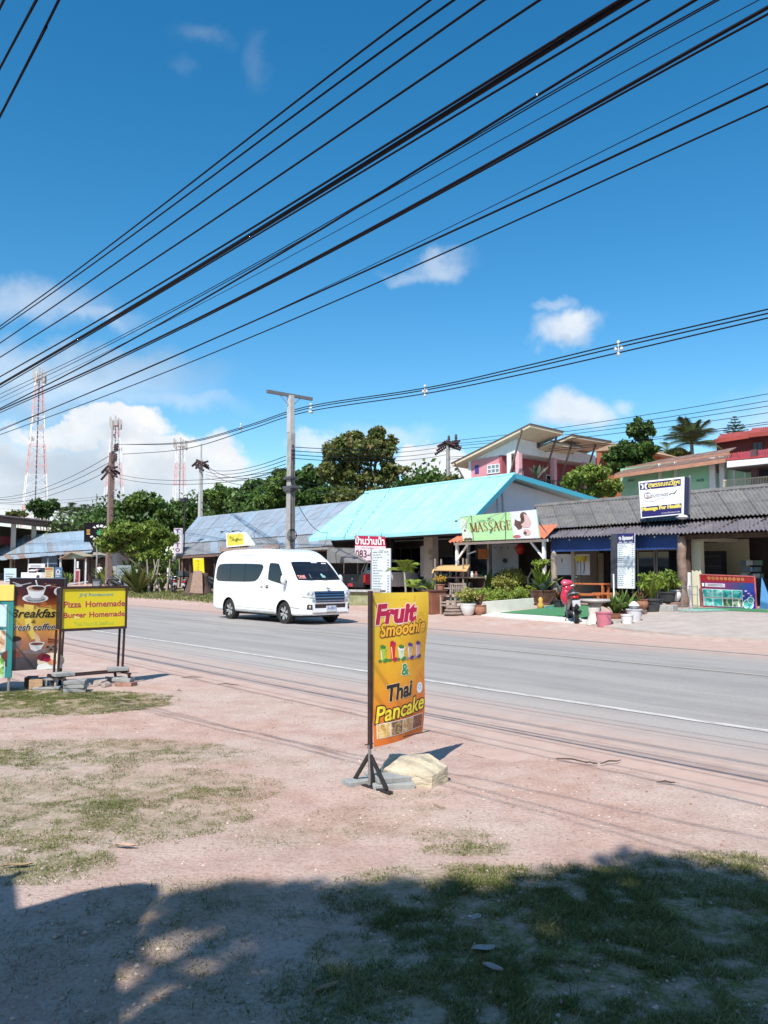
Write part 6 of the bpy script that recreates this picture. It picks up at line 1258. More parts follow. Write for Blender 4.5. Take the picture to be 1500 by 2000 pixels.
def pink_house():
 s0, t0 = -32.2, 39.2; k = K('pink_house', 'pink and white two-storey house with cream-edged shed roofs on the slope', 'house', s0, t0, 3.0)
 cream = pm('soffit_cream', (.56, .46, .33), .7, .08, 2); edge = pm('roof_edge_brown', (.13, .10, .085), .7); pink = pm('wall_pink', (.62, .25, .28), .8, .08, 2); pink_shade = pm('wall_pink_shade', (.40, .10, .12), .8, .1, 2); wht = WHITEW  # darker second pink puts the verandah's shade into the wall colour
 ap, lo, re = k.p(1035, 829, 38.6), k.p(882, 906, 38.6), k.p(1100, 844, 41.9)
 def shed(name, hi0, hi1, dx, dz, th=.16):
  a, b = hi0, hi1; c, d = b + Vector((dx, 0, dz)), a + Vector((dx, 0, dz)); k.part(name, MB().slab(a, d, c, b, th) if False else MB().prism([a, b, c, d], (0, 0, -th), (0, 0, 0)), cream)
  k.part('roof_sheeting', MB().prism([a + Vector((.05, -.05, .012)), b + Vector((.05, .05, .012)), c + Vector((-.05, .05, .012)), d + Vector((-.05, -.05, .012))], (0, 0, 0), (0, 0, .06)), edge)
 dx, dz = lo.x - ap.x, lo.z - ap.z; shed('roof', ap, re, dx, dz)
 h0, h1 = k.p(1117, 850, 42.9), k.p(1195, 857, 47.4); h1.x = h0.x; h1.z = h0.z + .05; shed('roof', h0, h1, -3.2, -.7)
 g0, g1 = k.p(1078, 863, 41.4), k.p(1142, 868, 44.6); g1.x = g0.x; g1.z = g0.z; shed('roof', g0, g1, -2.2, -.5)
 y1 = 8.6; xl = -4.1
 sl = dz / dx
 def top(x): return ap.z + (x - ap.x) * sl - .2
 zb = k.p(1012, 884, 39.2).z; zb2 = k.p(925, 895, 39.2).z
 k.part('upper_wall', MB().prism([Vector((0, 0, zb)), Vector((0, 0, top(0))), Vector((xl, 0, top(xl))), Vector((xl, 0, zb - .02))], (0, 0, 0), (0, .2, 0)), wht); k.part('upper_wall', MB().prism([Vector((0, .2, zb)), Vector((0, y1, zb)), Vector((0, y1, top(0) - .3)), Vector((0, .2, top(0)))], (-.2, 0, 0), (0, 0, 0)), wht)
 wallbox(k, 'lower_wall', xl, -1.5, .02, .2, -2, zb, pink); wallbox(k, 'lower_wall', -1.5, -1.3, .0, y1, -2, zb, pink_shade); wallbox(k, 'left_wall', xl, xl + .15, .2, y1, -2, zb2, pink); wallbox(k, 'balcony_floor', -1.3, .1, 0, y1, k.p(1012, 940, 39.2).z - .4, k.p(1012, 940, 39.2).z - .2, CONC)
 wallbox(k, 'porch_ceiling', -1.3, -.02, .2, y1, zb - .02, zb + .06, WHITEW); wallbox(k, 'rear_wall', xl, 0, y1, y1 + .15, -2, zb + .5, pink_shade)
 for y in (0, 3.6, 7.0): wallbox(k, 'pillar', -.16, .16, y, y + .3, 0, zb, pm('pillar_pink', (.66, .36, .38), .8))
 wallbox(k, 'pillar', xl - .05, xl + .15, -.06, .02, 0, zb2, wht); c = k.p(993, 910, 39.1); wallbox(k, 'pillar', c.x - .16, c.x + .16, -.06, .02, 0, zb, wht)
 a, b = k.p(950, 926, 39.1), k.p(974, 905, 39.1); window(k, a.x, b.x, a.z, b.z, -.01, wht, glassm('window_glass_pale', (.18, .22, .24), .1), 3, 2)
 a, b = k.p(927, 925, 39.15), k.p(934, 908, 39.15); wallbox(k, 'blue_door', a.x, b.x, -.02, .0, a.z, b.z, pm('door_blue', (.05, .04, .22), .6))
 for y, (za, zb_) in ((2.0, (.5, 1.3)), (5.6, (.5, 1.3))): wallbox(k, 'vent_window', .0, .03, y, y + .35, zb + za, zb + zb_, edge)
 for y in (1.2, 4.6): window(k, y, y + 1.0, zb - 2.6, zb - .9, -1.28, wht, DGLASS, 2, 1, nrm='x')
 for y, hx, hz in ((-.9, ap.x - .4, ap.z - .3), (2.4, re.x - .3, re.z - .3), (4.2, h0.x - .3, h0.z - .3), (6.8, h1.x - .3, h1.z - .3)): k.part('strut', MB().bar((hx, y, hz), (-.2, y + .1, zb - 2.2), .09), edge)
 k.part('strut', MB().bar((lo.x + .8, -1.2, lo.z), (xl + .1, -.1, zb - 2.0), .08), edge)
 zr = k.p(960, 934, 38.6).z; mb = MB(); mb.bar((xl - .3, -.6, zr), (-.2, -.6, zr), .05)
 for i in range(28): x = xl - .3 + 4.2 * i / 28; mb.box((x, -.6, zr - .4), (.04, .04, .8))
 k.part('railing', mb, edge); mb = MB(); mb.bar((.15, 0, zr), (.15, y1, zr), .05)
 for i in range(40): mb.box((.15, y1 * i / 40, zr - .4), (.04, .04, .8))
 k.part('railing', mb, edge)
pink_house()
def green_house():
 k = K('green_house', 'mint green building with white pillars under a brown tiled roof on the right slope', 'house', -22, 44, 4.4); T_ = 44
 mint = pm('wall_mint', (.36, .62, .40), .8, .06, 2); mint_shade = pm('wall_mint_shade', (.26, .54, .34), .8, .06, 2)  # second, darker green puts the eave's shade into the wall band
 a, b = k.p(1213, 972, T_), k.p(1560, 940, T_); zt = k.p(1300, 905, T_).z; zm = k.p(1300, 947, T_).z
 wallbox(k, 'wall', a.x, b.x, 0, .2, -1, zt, mint); wallbox(k, 'eave_shade_band', a.x + .3, k.p(1388, 940, T_).x, -.02, 0, zm, zt - .25, mint_shade)
 for px, w in ((1287, .06), (1318, .06), (1391, .35), (1410, .30)): c = k.p(px, 930, T_ - .3); wallbox(k, 'pillar', c.x - w / 2, c.x + w / 2, -.3, -.02, -1, zt, WHITEW)
 c = k.p(1400, 930, T_ - .05); wallbox(k, 'meter_box', c.x - .3, c.x + .2, -.12, 0, zm + .4, zm + .8, pm('meter_brown', (.12, .08, .05), .7))
 for px, s_ in ((1233, 'A01'), (1368, 'A05')):
  c = k.p(px, 938, T_); P = Print(lambda u, v, l: Vector((c.x + u, -.022 - l, c.z + v)), .006); P.text(s_, -.24, -.08, .24, .08, pm('number_dark', (.04, .10, .08), .6), bold=.03); P.build('lettering', k.root)
 c0, c1 = k.p(1418, 948, T_ - 1.2), k.p(1560, 925, T_ - 1.2); wallbox(k, 'balcony_floor', c0.x, c1.x, -1.6, 0, c0.z - .9, c0.z - .75, CONC); mb = MB(); zr = k.p(1440, 936, T_ - 1.5).z
 mb.bar((c0.x, -1.5, zr), (c1.x, -1.5, zr), .05)
 for i in range(46): x = c0.x + (c1.x - c0.x) * i / 46; mb.box((x, -1.5, zr - .4), (.03, .03, .8))
 k.part('railing', mb, pm('rail_cream', (.50, .45, .33), .6));
 for px in (1434, 1456): c = k.p(px, 930, T_); wallbox(k, 'door_strip', c.x - .05, c.x + .05, -.04, 0, 0, zt, WHITEW)
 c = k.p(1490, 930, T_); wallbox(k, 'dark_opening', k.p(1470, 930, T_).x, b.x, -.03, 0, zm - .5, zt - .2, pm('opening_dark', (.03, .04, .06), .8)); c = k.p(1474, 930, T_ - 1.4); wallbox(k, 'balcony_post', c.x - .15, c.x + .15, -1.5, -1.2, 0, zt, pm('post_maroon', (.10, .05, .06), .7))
 brown = pm('roof_tile_brown', (.20, .125, .10), .85, .2, 4, blot=(.28, .19, .16)); brl = pm('roof_edge_terracotta', (.40, .20, .13), .8)
 A, B = k.p(1200, 927, T_ - 1.2), k.p(1425, 894, T_ - 1.2); D, C = k.p(1228, 915, T_ + .4), k.p(1430, 887, T_ + .4); roof_sheets(k, A, B, C, D, 12, brown, 5, .03, 1); k.part('fascia', MB().bar(A + Vector((0, 0, -.12)), B + Vector((0, 0, -.12)), .05, .22), brl)
 A2, B2 = k.p(1222, 917, T_ + .3), k.p(1425, 887, T_ + .3); D2, C2 = k.p(1237, 907, T_ + 3), k.p(1440, 874, T_ + 3); roof_sheets(k, A2 + Vector((0, 0, .12)), B2 + Vector((0, 0, .12)), C2, D2, 12, brown, 5, .03, 1); k.part('fascia', MB().bar(A2 + Vector((0, 0, .02)), B2 + Vector((0, 0, .02)), .05, .2), brl)
 red = pm('roof_red', (.36, .04, .03), .5, .1, 2); A, B = k.p(1420, 900, T_ - 2.2), k.p(1580, 886, T_ - 2.2); D, C = k.p(1412, 887, T_ + 1), k.p(1580, 868, T_ + 1); roof_sheets(k, A, B, C, D, 6, red, 5, .03, 1); k.part('fascia', MB().bar(A + Vector((0, 0, -.2)), B + Vector((0, 0, -.2)), .06, .34), WHITEW)
 k.part('porch_ceiling', MB().box(((A.x + B.x) / 2, -1.2, A.z - .42), (B.x - A.x, 2.4, .06)), DARKW)
green_house()
def red_roof_house():
 k = K('red_roof_house', 'dark red house with stepped red roof at far right behind the mint building', 'house', -24, 58, 6); T_ = 58; red = pm('roof_brick_red', (.32, .06, .045), .6, .12, 2); wall = pm('wall_oxblood', (.11, .028, .032), .8, .1, 2)
 a, b = k.p(1400, 885, T_), k.p(1600, 870, T_); zt = k.p(1450, 856, T_).z; wallbox(k, 'wall', a.x, b.x, 0, 6, -2, zt, wall); A, B = k.p(1395, 862, T_ - 1), k.p(1475, 850, T_ - 1); C, D = k.p(1475, 840, T_ + 3), k.p(1410, 848, T_ + 3); roof_sheets(k, A, B, C, D, 5, red, 5, .03, 1); k.part('fascia', MB().bar(A, B, .1, .3), red)
 A, B = k.p(1462, 850, T_ - 1.6), k.p(1600, 838, T_ - 1.6); C, D = k.p(1600, 826, T_ + 3), k.p(1470, 836, T_ + 3); roof_sheets(k, A, B, C, D, 6, red, 5, .03, 1); k.part('fascia', MB().bar(A, B, .1, .3), red); a, b = k.p(1470, 868, T_), k.p(1490, 858, T_); window(k, a.x, b.x, zt - 1.6, zt - .4, -.04, wall, DGLASS, 2, 1)
red_roof_house()
def orange_house():
 k = K('orange_house', 'orange-brown house half hidden behind the tall tree right of the pink house', 'house', -29, 50, 4.5); T_ = 50; w = pm('wall_rust', (.34, .11, .05), .8, .1, 2); a, b = k.p(1165, 920, T_), k.p(1225, 910, T_); z = k.p(1200, 874, T_).z
 wallbox(k, 'wall', a.x, b.x, 0, 5, -3, z, w); A, B = k.p(1158, 880, T_ - 1.5), k.p(1262, 866, T_ - 1.5); A.z = z + .1; k.part('roof', MB().prism([k.p(1158, 882, T_ - 1.2), k.p(1192, 864, T_ - 1.2), k.p(1228, 876, T_ - 1.2)], (0, 0, 0), (0, 7, 0)), pm('roof_ochre', (.40, .27, .17), .8, .1, 2))
orange_house()
# vegetation
G_BRIGHT = leafm('leaf_bright', [(.06, .11, .018), (.12, .19, .03), (.20, .27, .045), (.31, .36, .08)]); G_DEEP = leafm('leaf_deep', [(.022, .05, .012), (.045, .095, .02), (.08, .15, .03), (.13, .20, .045)])
G_MID = leafm('leaf_mid', [(.035, .075, .015), (.07, .13, .024), (.12, .19, .035), (.19, .26, .055)]); G_OLIVE = leafm('leaf_olive', [(.04, .065, .014), (.085, .12, .025), (.15, .17, .045), (.28, .20, .10)])
G_CROTON = leafm('leaf_croton', [(.06, .10, .02), (.22, .26, .05), (.42, .40, .10), (.52, .50, .22)], nscale=3); G_LIME = leafm('leaf_lime', [(.10, .16, .02), (.22, .30, .04), (.36, .40, .08)], nscale=3); G_PALM = leafm('leaf_palm', [(.035, .06, .02), (.08, .11, .035), (.15, .17, .07)]); G_BLUE = leafm('leaf_bluegreen', [(.03, .07, .05), (.07, .13, .10), (.14, .22, .17)])
G_RED = leafm('leaf_bronze', [(.06, .02, .015), (.16, .06, .03), (.22, .14, .06)]); TRUNK = pm('tree_bark', (.13, .10, .075), .9, .3, 5, .4, 25, blot=(.20, .17, .14)); TRUNKP = pm('pale_bark', (.30, .26, .21), .9, .25, 5, .3, 25)
def leaves(centres, radii, n, size, up=.35, aspect=.5, rng=RNG, shell=.5):
 """leaf-shaped quads scattered through ellipsoids: returns V, F"""
 C_ = np.array(centres, float); Rr = np.array(radii, float); vol = Rr.prod(1) ** (2 / 3); w = rng.choice(len(C_), n, p=vol / vol.sum())
 d = rng.normal(size=(n, 3)); d /= np.linalg.norm(d, axis=1)[:, None]; r = (shell + (1 - shell) * rng.random(n)) ** .8 * rng.uniform(.78, 1.10, n)
 P = C_[w] + d * r[:, None] * Rr[w]
 a = rng.normal(size=(n, 3)) + d * .5; a[:, 2] -= .25; a /= np.linalg.norm(a, axis=1)[:, None]
 nn = d * .6 + rng.normal(size=(n, 3)) * .55; nn[:, 2] += up; nn -= a * (nn * a).sum(1)[:, None]; nn /= np.linalg.norm(nn, axis=1)[:, None] + 1e-9
 b = np.cross(a, nn); L = (size * rng.uniform(.6, 1.35, n))[:, None]; wd = L * aspect
 V = np.stack([P - a * L * .5, P + b * wd * .5 - nn * L * .06, P + a * L * .5 - nn * L * .14, P - b * wd * .5 - nn * L * .06], 1).reshape(-1, 3)
 return V, np.arange(n * 4).reshape(n, 4)
def clumps(c, r, k, rng=RNG, cr=.34):
 """small clumps over an ellipsoid, so a crown has lobes and hollows"""
 c = np.array(c, float); r = np.array(r, float); d = rng.normal(size=(k, 3)); d[:, 2] = np.abs(d[:, 2]) * .9 + d[:, 2] * .25; d /= np.linalg.norm(d, axis=1)[:, None]
 q = c + d * r * rng.uniform(.55, .95, (k, 1)); s = (r.mean() * cr * rng.uniform(.6, 1.35, (k, 1))) * np.array([1, 1, .75])
 return q, s
def tree(name, label, blobs, Y, mat, leaf, nleaf, trunk=TRUNK, base=None, kc=26, group=None, cr=.34, cat='tree', tr=.16, depth=None, asp=.5, px0=None, up=.35, inner=.25, skirt=0):
 """blobs: (px, py, rx, ry) outlines in the photograph, at distance Y"""
 cs, rs = [], []
 for px, py, rx, ry in blobs:
  c = atY(px, py, Y); kx = Y / F; cs.append(Vector((c.x, c.y + RNG.uniform(-.3, .3) * rx * kx, c.z))); rs.append((rx * kx, (depth or min(rx, ry * 1.3)) * kx, ry * kx))
 if base is None:
  bx = px0 if px0 is not None else sum(b[0] for b in blobs) / len(blobs); q = atY(bx, 1100, Y); base = Vector((q.x, q.y, 0)); base.z = gz(base)
 k = Kit(name, label, cat, base, 0, group); CC, RR = [], []
 if skirt:
  xs = [b[0] for b in blobs]; x0, x1 = min(b[0] - b[2] for b in blobs), max(b[0] + b[2] for b in blobs); yl = max(b[1] + b[3] for b in blobs); c = atY((x0 + x1) / 2, yl + skirt * .35, Y); kx = Y / F; cs.append(c); rs.append(((x1 - x0) / 2 * kx, (x1 - x0) / 3 * kx, skirt * .8 * kx))
 for c, r in zip(cs, rs):
  l = c - base; q, s = clumps(l, r, max(6, int(kc * (r[0] * r[2]) / (rs[0][0] * rs[0][2]) + 4)), cr=cr); CC += list(q); RR += list(s)
  CC.append(np.array(l)); RR.append(np.array(r) * .62)
 w = np.array(RR); V, Fq = leaves(CC, RR, nleaf, leaf, up=up, aspect=asp, shell=.3); npmesh('crown', V, Fq, mat, k.root)
 mb = MB(); mb.smooth = True; top = min((c - base).z for c in cs); h = max(.6, top); cx = sum((c - base).x for c in cs) / len(cs); cy = sum((c - base).y for c in cs) / len(cs)
 mid = Vector((cx * .25, cy * .25, h * .55)); mb.tube([(0, 0, -.2), mid * .5 + Vector((.05, 0, 0)), mid], [tr * 1.25, tr, tr * .8], 9)
 for c in cs:
  l = c - base; mb.tube([mid * .92, mid.lerp(l, .5) + Vector((0, 0, .1)), l], [tr * .6, tr * .4, tr * .15], 7)
  for j in range(3): e = l + Vector((random.uniform(-1, 1) * rs[0][0], random.uniform(-.6, .6) * rs[0][0], random.uniform(-.2, .8) * rs[0][2])) * .6; mb.tube([mid.lerp(l, .6), e], [tr * .25, tr * .08], 5)
 k.part('trunk', mb, trunk); return k
bgr = 'trees behind the roofs'
tree('broadleaf_tree', 'big loose tree with brownish seed pods behind the turquoise roof', [(700, 890, 72, 48), (740, 875, 40, 42), (655, 925, 45, 36), (765, 925, 32, 34), (700, 940, 75, 26)], 62, G_OLIVE, .42, 15000, kc=44, cr=.26, tr=.28, skirt=30)
tree('rounded_tree', 'bright green rounded tree behind the left stalls right of the brown pole', [(280, 992, 46, 34), (315, 1005, 30, 22), (248, 1005, 24, 18)], 88, G_MID, .5, 9000, kc=34, cr=.28, skirt=40)
for lb, bl, Y, mt, n in (('dark round-topped tree left of the far thin pole', [(365, 1000, 34, 26), (340, 1008, 20, 18)], 90, G_DEEP, 4500), ('mid green tree rising just right of the far thin pole', [(425, 980, 34, 36), (450, 985, 25, 30)], 84, G_MID, 5500),
 ('wide dark tree above the middle of the grey metal roof', [(500, 975, 40, 36), (475, 985, 25, 26)], 76, G_DEEP, 6000), ('green tree crossed by the tall concrete pole', [(550, 955, 34, 36), (530, 985, 34, 24)], 70, G_MID, 6000), ('dense deep green tree between the tall pole and the big loose tree', [(603, 945, 32, 38), (625, 975, 34, 26), (585, 975, 30, 24)], 66, G_DEEP, 6500),
 ('low dark bush right of the big loose tree above the turquoise ridge', [(838, 938, 28, 14), (812, 945, 18, 12)], 60, G_DEEP, 2500), ('low scrubby bush left of the pink house', [(885, 938, 22, 9)], 56, G_OLIVE, 1500)):
 tree('leafy_tree', lb, bl, Y, mt, .5 if Y > 70 else .4, int(n * 1.5), group=bgr, kc=30, cr=.27, skirt=34)
tree('scraggly_tree', 'sparse broad-leaved tree with pale fruit below the tall mast at far left', [(72, 992, 14, 16), (100, 990, 14, 14), (84, 1005, 20, 9)], 105, G_DEEP, 1.0, 700, kc=10, trunk=TRUNKP)
tree('low_bush', 'low yellow-green bush above the dark hall roof at far left', [(36, 1006, 24, 7)], 120, G_OLIVE, .6, 900)
tree('low_bush', 'olive bush beside the brown pole behind the stalls', [(190, 1012, 26, 12), (160, 1016, 14, 9)], 105, G_OLIVE, .7, 1500)
tree('green_shrub', 'large yellow-green bush between the turquoise roof and the mint green building', [(1150, 935, 44, 30), (1185, 955, 34, 24), (1118, 945, 22, 22), (1160, 965, 50, 16)], 47, G_BRIGHT, .26, 8500, kc=44, cr=.24, asp=.4)
tree('tall_tree', 'tall dense dark green tree right of the pink house', [(1250, 850, 26, 32), (1254, 885, 30, 30), (1222, 893, 38, 28), (1258, 908, 26, 22), (1212, 915, 28, 20)], 51, G_DEEP, .34, 12000, kc=44, cr=.27)
tree('round_shrub', 'rounded grey-green shrub below the coconut palm', [(1325, 888, 26, 12)], 60, G_OLIVE, .35, 1500, cat='shrub')
tree('street_tree', 'low spreading bright yellow-green tree among the left stalls near the TATTOO sign', [(240, 1046, 38, 27), (285, 1042, 46, 25), (212, 1068, 36, 22), (312, 1062, 36, 26), (265, 1072, 54, 24), (302, 1090, 34, 18)], 51, G_BRIGHT, .36, 10500, kc=36, cr=.26, px0=298, tr=.13, asp=.36)
def wood():
 V, Fq = [], []; cc, rr_ = [], []; r_ = random.Random(11)
 for i in range(150):
  px = r_.uniform(110, 880); Y = r_.uniform(86, 112) if px < 470 else r_.uniform(70, 86); py = 1022 - (px - 110) * .09 + r_.uniform(-12, 26) ; c = atY(px, py, Y); s_ = r_.uniform(1.3, 2.6); cc.append(c); rr_.append((s_ * 1.2, s_, s_))
 for i in range(22): px = r_.uniform(236, 352); c = atY(px, r_.uniform(1085, 1128), r_.uniform(66, 76)); cc.append(c); rr_.append((1.6, 1.2, 1.2))
 V, Fq = leaves(cc, rr_, 30000, .55, shell=.3); tag(npmesh('wooded_slope', V, Fq, G_DEEP), 'mixed undergrowth filling the slope behind the roofs', 'undergrowth', kind='stuff')
wood()
def palm(name, label, px, py_top, py_base, Y, n, L, cat='palm', mat=None, trunk_r=.16, droop=1.0, base=None, scale=1, group=None, rise=(.2, 1.3)):
 q = atY(px, py_base, Y); top = atY(px, py_top, Y); b = Vector((q.x, q.y, 0)); b.z = gz(b); k = Kit(name, label, cat, base or b, 0, group); h = top.z - b.z; mb = MB(); mb.smooth = True; mb.tube([(0, 0, -.1), (.05, 0, h * .5), (0, 0, h)], [trunk_r * 1.2, trunk_r, trunk_r * .8], 9); k.part('trunk', mb, TRUNKP)
 rr = random.Random(int(px) + n)
 for i in range(n):
  a = 2 * math.pi * (i * .382 + rr.uniform(-.03, .03)); el = rr.uniform(*rise); l = L * rr.uniform(.8, 1.1); d = Vector((math.cos(a), math.sin(a), 0)); pts = []
  for j in range(9): u = j / 8; pts.append(Vector((0, 0, h)) + d * (l * u * math.cos(el) * (1 - .12 * u)) + Vector((0, 0, l * (u * math.sin(el) - droop * .55 * u * u))))
  mb = MB(); mb.tube(pts, [.03 * L / 3 * (1 - .8 * j / 8) for j in range(9)], 4, cap=False); side = d.cross(Vector((0, 0, 1)))
  for j in range(26):
   u = .12 + .88 * j / 25; x = u * 8; i0 = min(7, int(x)); p = pts[i0].lerp(pts[i0 + 1], x - i0); t_ = (pts[i0 + 1] - pts[i0]).normalized(); ll = l * .30 * math.sin(math.pi * (.12 + .82 * u)) * rr.uniform(.8, 1.1)
   for sg in (-1, 1): e = p + (side * sg * .8 + t_ * .5).normalized() * ll + Vector((0, 0, -ll * .35)); w = t_ * l * .013; mb.add([p - w, p + w, e], [(0, 1, 2)])
  k.part('frond', mb, mat or G_PALM)
 return k
palm('coconut_palm', 'dark coconut palm standing behind the mint green building roof', 1352, 868, 905, 60, 26, 3.6, rise=(.15, 1.5), droop=.75)
palm('coconut_palm', 'low grey-green palm fronds left of the coconut palm', 1305, 882, 900, 61, 10, 2.0, trunk_r=.1)
for i, px in enumerate((118, 135, 152, 168)): palm('distant_palm', ('distant small palm nearest the tall mast', 'distant small palm second from the tall mast', 'distant small palm third from the tall mast', 'distant small palm nearest the short grey pole')[i], px, 1003 - (i % 2) * 3, 1030, 118, 9, 3.2, group='palms far behind the stalls', trunk_r=.18)
def araucaria():
 Y = 64; q = atY(1437, 880, Y); b = Vector((q.x, q.y, 0)); b.z = gz(b); k = Kit('norfolk_pine', 'small tiered pine tree before the red-roofed house', 'pine tree', b, 0); zt = atY(1437, 815, Y).z - b.z; z0 = atY(1437, 862, Y).z - b.z; mb = MB(); mb.tube([(0, 0, 0), (0, 0, zt)], [.1, .02], 6); k.part('trunk', mb, TRUNK); rr = random.Random(3)
 mb = MB()
 for i in range(9):
  u = i / 8; z = z0 + (zt - z0) * u; r = 1.25 * (1 - u) + .15
  for j in range(7):
   a = 2 * math.pi * (j + .5 * (i % 2)) / 7; d = Vector((math.cos(a), math.sin(a), .12)); s_ = Vector((-d.y, d.x, 0))
   for m in range(8): p = Vector((0, 0, z)) + d * r * (m + 1) / 8; mb.add([p - d * .1 * r, p + s_ * .14 * r + Vector((0, 0, .08)), p + d * .12 * r], [(0, 1, 2)]); mb.add([p - d * .1 * r, p + d * .12 * r, p - s_ * .14 * r + Vector((0, 0, .08))], [(0, 1, 2)])
 k.part('crown', mb, G_DEEP)
araucaria()
# pot plants
TERRA = pm('terracotta', (.30, .14, .085), .85, .2, 8, .2); TERRAD = pm('brown_glazed_pot', (.11, .055, .04), .4, .3, 6, coat=.3); POTB = pm('black_plastic_pot', (.035, .038, .042), .6, .15); POTW = pm('white_pot', (.68, .68, .66), .6, .06)
def pot_profile(r, h, kind):
 if kind == 'bowl': return [(r * .5, 0), (r * .72, h * .2), (r * .95, h * .65), (r * 1.0, h * .9), (r * 1.06, h * .92), (r * 1.06, h), (r * .92, h), (r * .88, h * .8), (0.01, h * .8)]
 if kind == 'urn': return [(r * .6, 0), (r * .9, h * .3), (r, h * .6), (r * .85, h * .88), (r * .98, h * .94), (r * .98, h), (r * .82, h), (r * .78, h * .85), (.01, h * .85)]
 return [(r * .74, 0), (r * .95, h * .86), (r * 1.06, h * .86), (r * 1.06, h), (r * .94, h), (r * .9, h * .86), (.01, h * .86)]
def blades(n, L, w, mat_k, k, z, spread=.9, seed=1, name='leaves', mat=None, curve=.6, base_r=.04):
 rr = random.Random(seed); mb = MB(); mb.smooth = True
 for i in range(n):
  a = rr.uniform(0, 2 * math.pi); el = rr.uniform(.25, 1.0) * spread; l = L * rr.uniform(.65, 1.15); d = Vector((math.cos(a), math.sin(a), 0)); s_ = Vector((-d.y, d.x, 0)); vs = []
  for j in range(5):
   u = j / 4; p = d * (base_r + l * u * math.sin(el) * (1 + .3 * u)) + Vector((0, 0, z + l * (u * math.cos(el * .8) - curve * .5 * u * u * el))); ww = w * l * (.35 + 1.3 * u * (1 - u) * 2) * (1 - u ** 4)
   vs += [p - s_ * ww, p + s_ * ww]
  mb.add(vs, [(2 * j, 2 * j + 1, 2 * j + 3, 2 * j + 2) for j in range(4)])
 k.part(name, mb, mat)
def bush(k, c, r, n, size, mat, name='foliage', asp=.4, kc=16):
 q, s_ = clumps(c, r, kc); V, Fq = leaves(list(q) + [np.array(c, float)], list(s_) + [np.array(r, float) * .6], n, size, aspect=asp, shell=.25); npmesh(name, V, Fq, mat, k.root)
def potted(label, px, py, r, h, kind, potm, plant, group='pot plants before the massage shops', world=None, name='potted_plant'):
 w = world if world is not None else onG(px, py); k = Kit(name, label, 'pot plant', w, random.uniform(0, 6), group); mb = MB(); mb.smooth = True; mb.lathe(pot_profile(r, h, kind), 20); p = k.part('pot', mb, potm, smooth_angle=35)
 mb = MB(); mb.lathe([(r * .9, h * .86), (.01, h * .9)], 14, cap=False); k.part('soil', mb, pm('potting_soil', (.05, .035, .025), .95), p); plant(k, h * .88); return k
# planter wall with its plants
def planter():
 a, b, c, d = onG(945, 1201), onG(1043, 1191), None, None
 k = Kit('planter', 'long low cream concrete planter wall beside the green mat', 'planter', a, 0); A, B = k.l(a), k.l(b); nrm = Vector((-(B - A).y, (B - A).x, 0)).normalized(); h = .44; cr = pm('planter_cream', (.56, .545, .48), .85, .1, 3, .2, blot=(.45, .43, .38)); mb = MB()
 k.part('wall', MB().prism([A, B, B + Vector((0, 0, h * .92)), A + Vector((0, 0, h))], (0, 0, 0), tuple(nrm * .12)), cr, bevel=.01); C2 = A + nrm * 1.2; k.part('wall', MB().prism([A, A + nrm * 1.3, A + nrm * 1.3 + Vector((0, 0, h)), A + Vector((0, 0, h))], (0, 0, 0), (-.1, 0, 0)), cr, bevel=.01); k.part('soil', MB().prism([A + nrm * .12, B + nrm * .12, B + nrm * 1.3, A + nrm * 1.3], (0, 0, 0), (0, 0, h * .85)), pm('potting_soil', (.05, .035, .025), .95))
 return k, a, b, nrm
_pk, _pa, _pb, _pn = planter()
def bed():
 r_ = random.Random(5); cc, rr_ = [], []
 for i in range(44):
  q = _pa.lerp(_pb, r_.uniform(-.05, 1.05)) + _pn * r_.uniform(.2, 1.25); cc.append((q.x, q.y, gz(q) + r_.uniform(.42, .62))); rr_.append((.22, .22, r_.uniform(.14, .30)))
 V, Fq = leaves(cc, rr_, 6500, .10, shell=.2, aspect=.35); tag(npmesh('planter_greenery', V, Fq, G_LIME), 'low bright green plants filling the planter bed', 'ground plants', kind='stuff')
bed()
def planted(name, label, w, fn, cat='shrub', group='shrubs in the planter bed'): k = Kit(name, label, cat, w, 0, group); fn(k); return k
_c = onT(995, 1135, 25.2); _g = Vector((_c.x, _c.y, .45))
planted('croton_bush', 'big round variegated yellow-green croton bush in the planter', _g, lambda k: (bush(k, (0, 0, .66), (.78, .62, .52), 5200, .12, G_CROTON, kc=60, asp=.38), bush(k, (0, -.05, .32), (.7, .55, .34), 1800, .12, G_CROTON, name='lower_foliage', kc=30, asp=.38), k.part('stem', MB().tube([(0, 0, 0), (0, 0, .9)], .04, 6), TRUNK)))
def small_shrub(label, px, py, T_, r, n, mat, leaf=.10, name='leafy_shrub'):
 n = int(n * 1.8); r = tuple(q * 1.15 for q in r)
 c = onT(px, py, T_); g = Vector((c.x, c.y, gz(c))); return planted(name, label, g, lambda k: (bush(k, (0, 0, c.z - g.z), r, n, leaf, mat, kc=14), k.part('stem', MB().tube([(0, 0, 0), (0, 0, c.z - g.z)], .03, 6), TRUNK)))
small_shrub('dark green shrub left of the round croton bush', 962, 1150, 25.6, (.4, .4, .4), 700, G_MID); small_shrub('fresh green fern-like shrub right of the round croton bush', 1030, 1160, 25.0, (.36, .35, .32), 700, G_LIME, .12); small_shrub('low bright green ground plant along the left of the planter', 965, 1172, 24.2, (.62, .3, .16), 900, G_LIME, .08)
small_shrub('dark leafy shrub before the grey door of the massage shop', 975, 1140, 26.6, (.5, .3, .4), 600, G_DEEP); small_shrub('low green plant at the right foot of the croton bush', 1005, 1175, 24.6, (.5, .25, .14), 600, G_MID, .08)
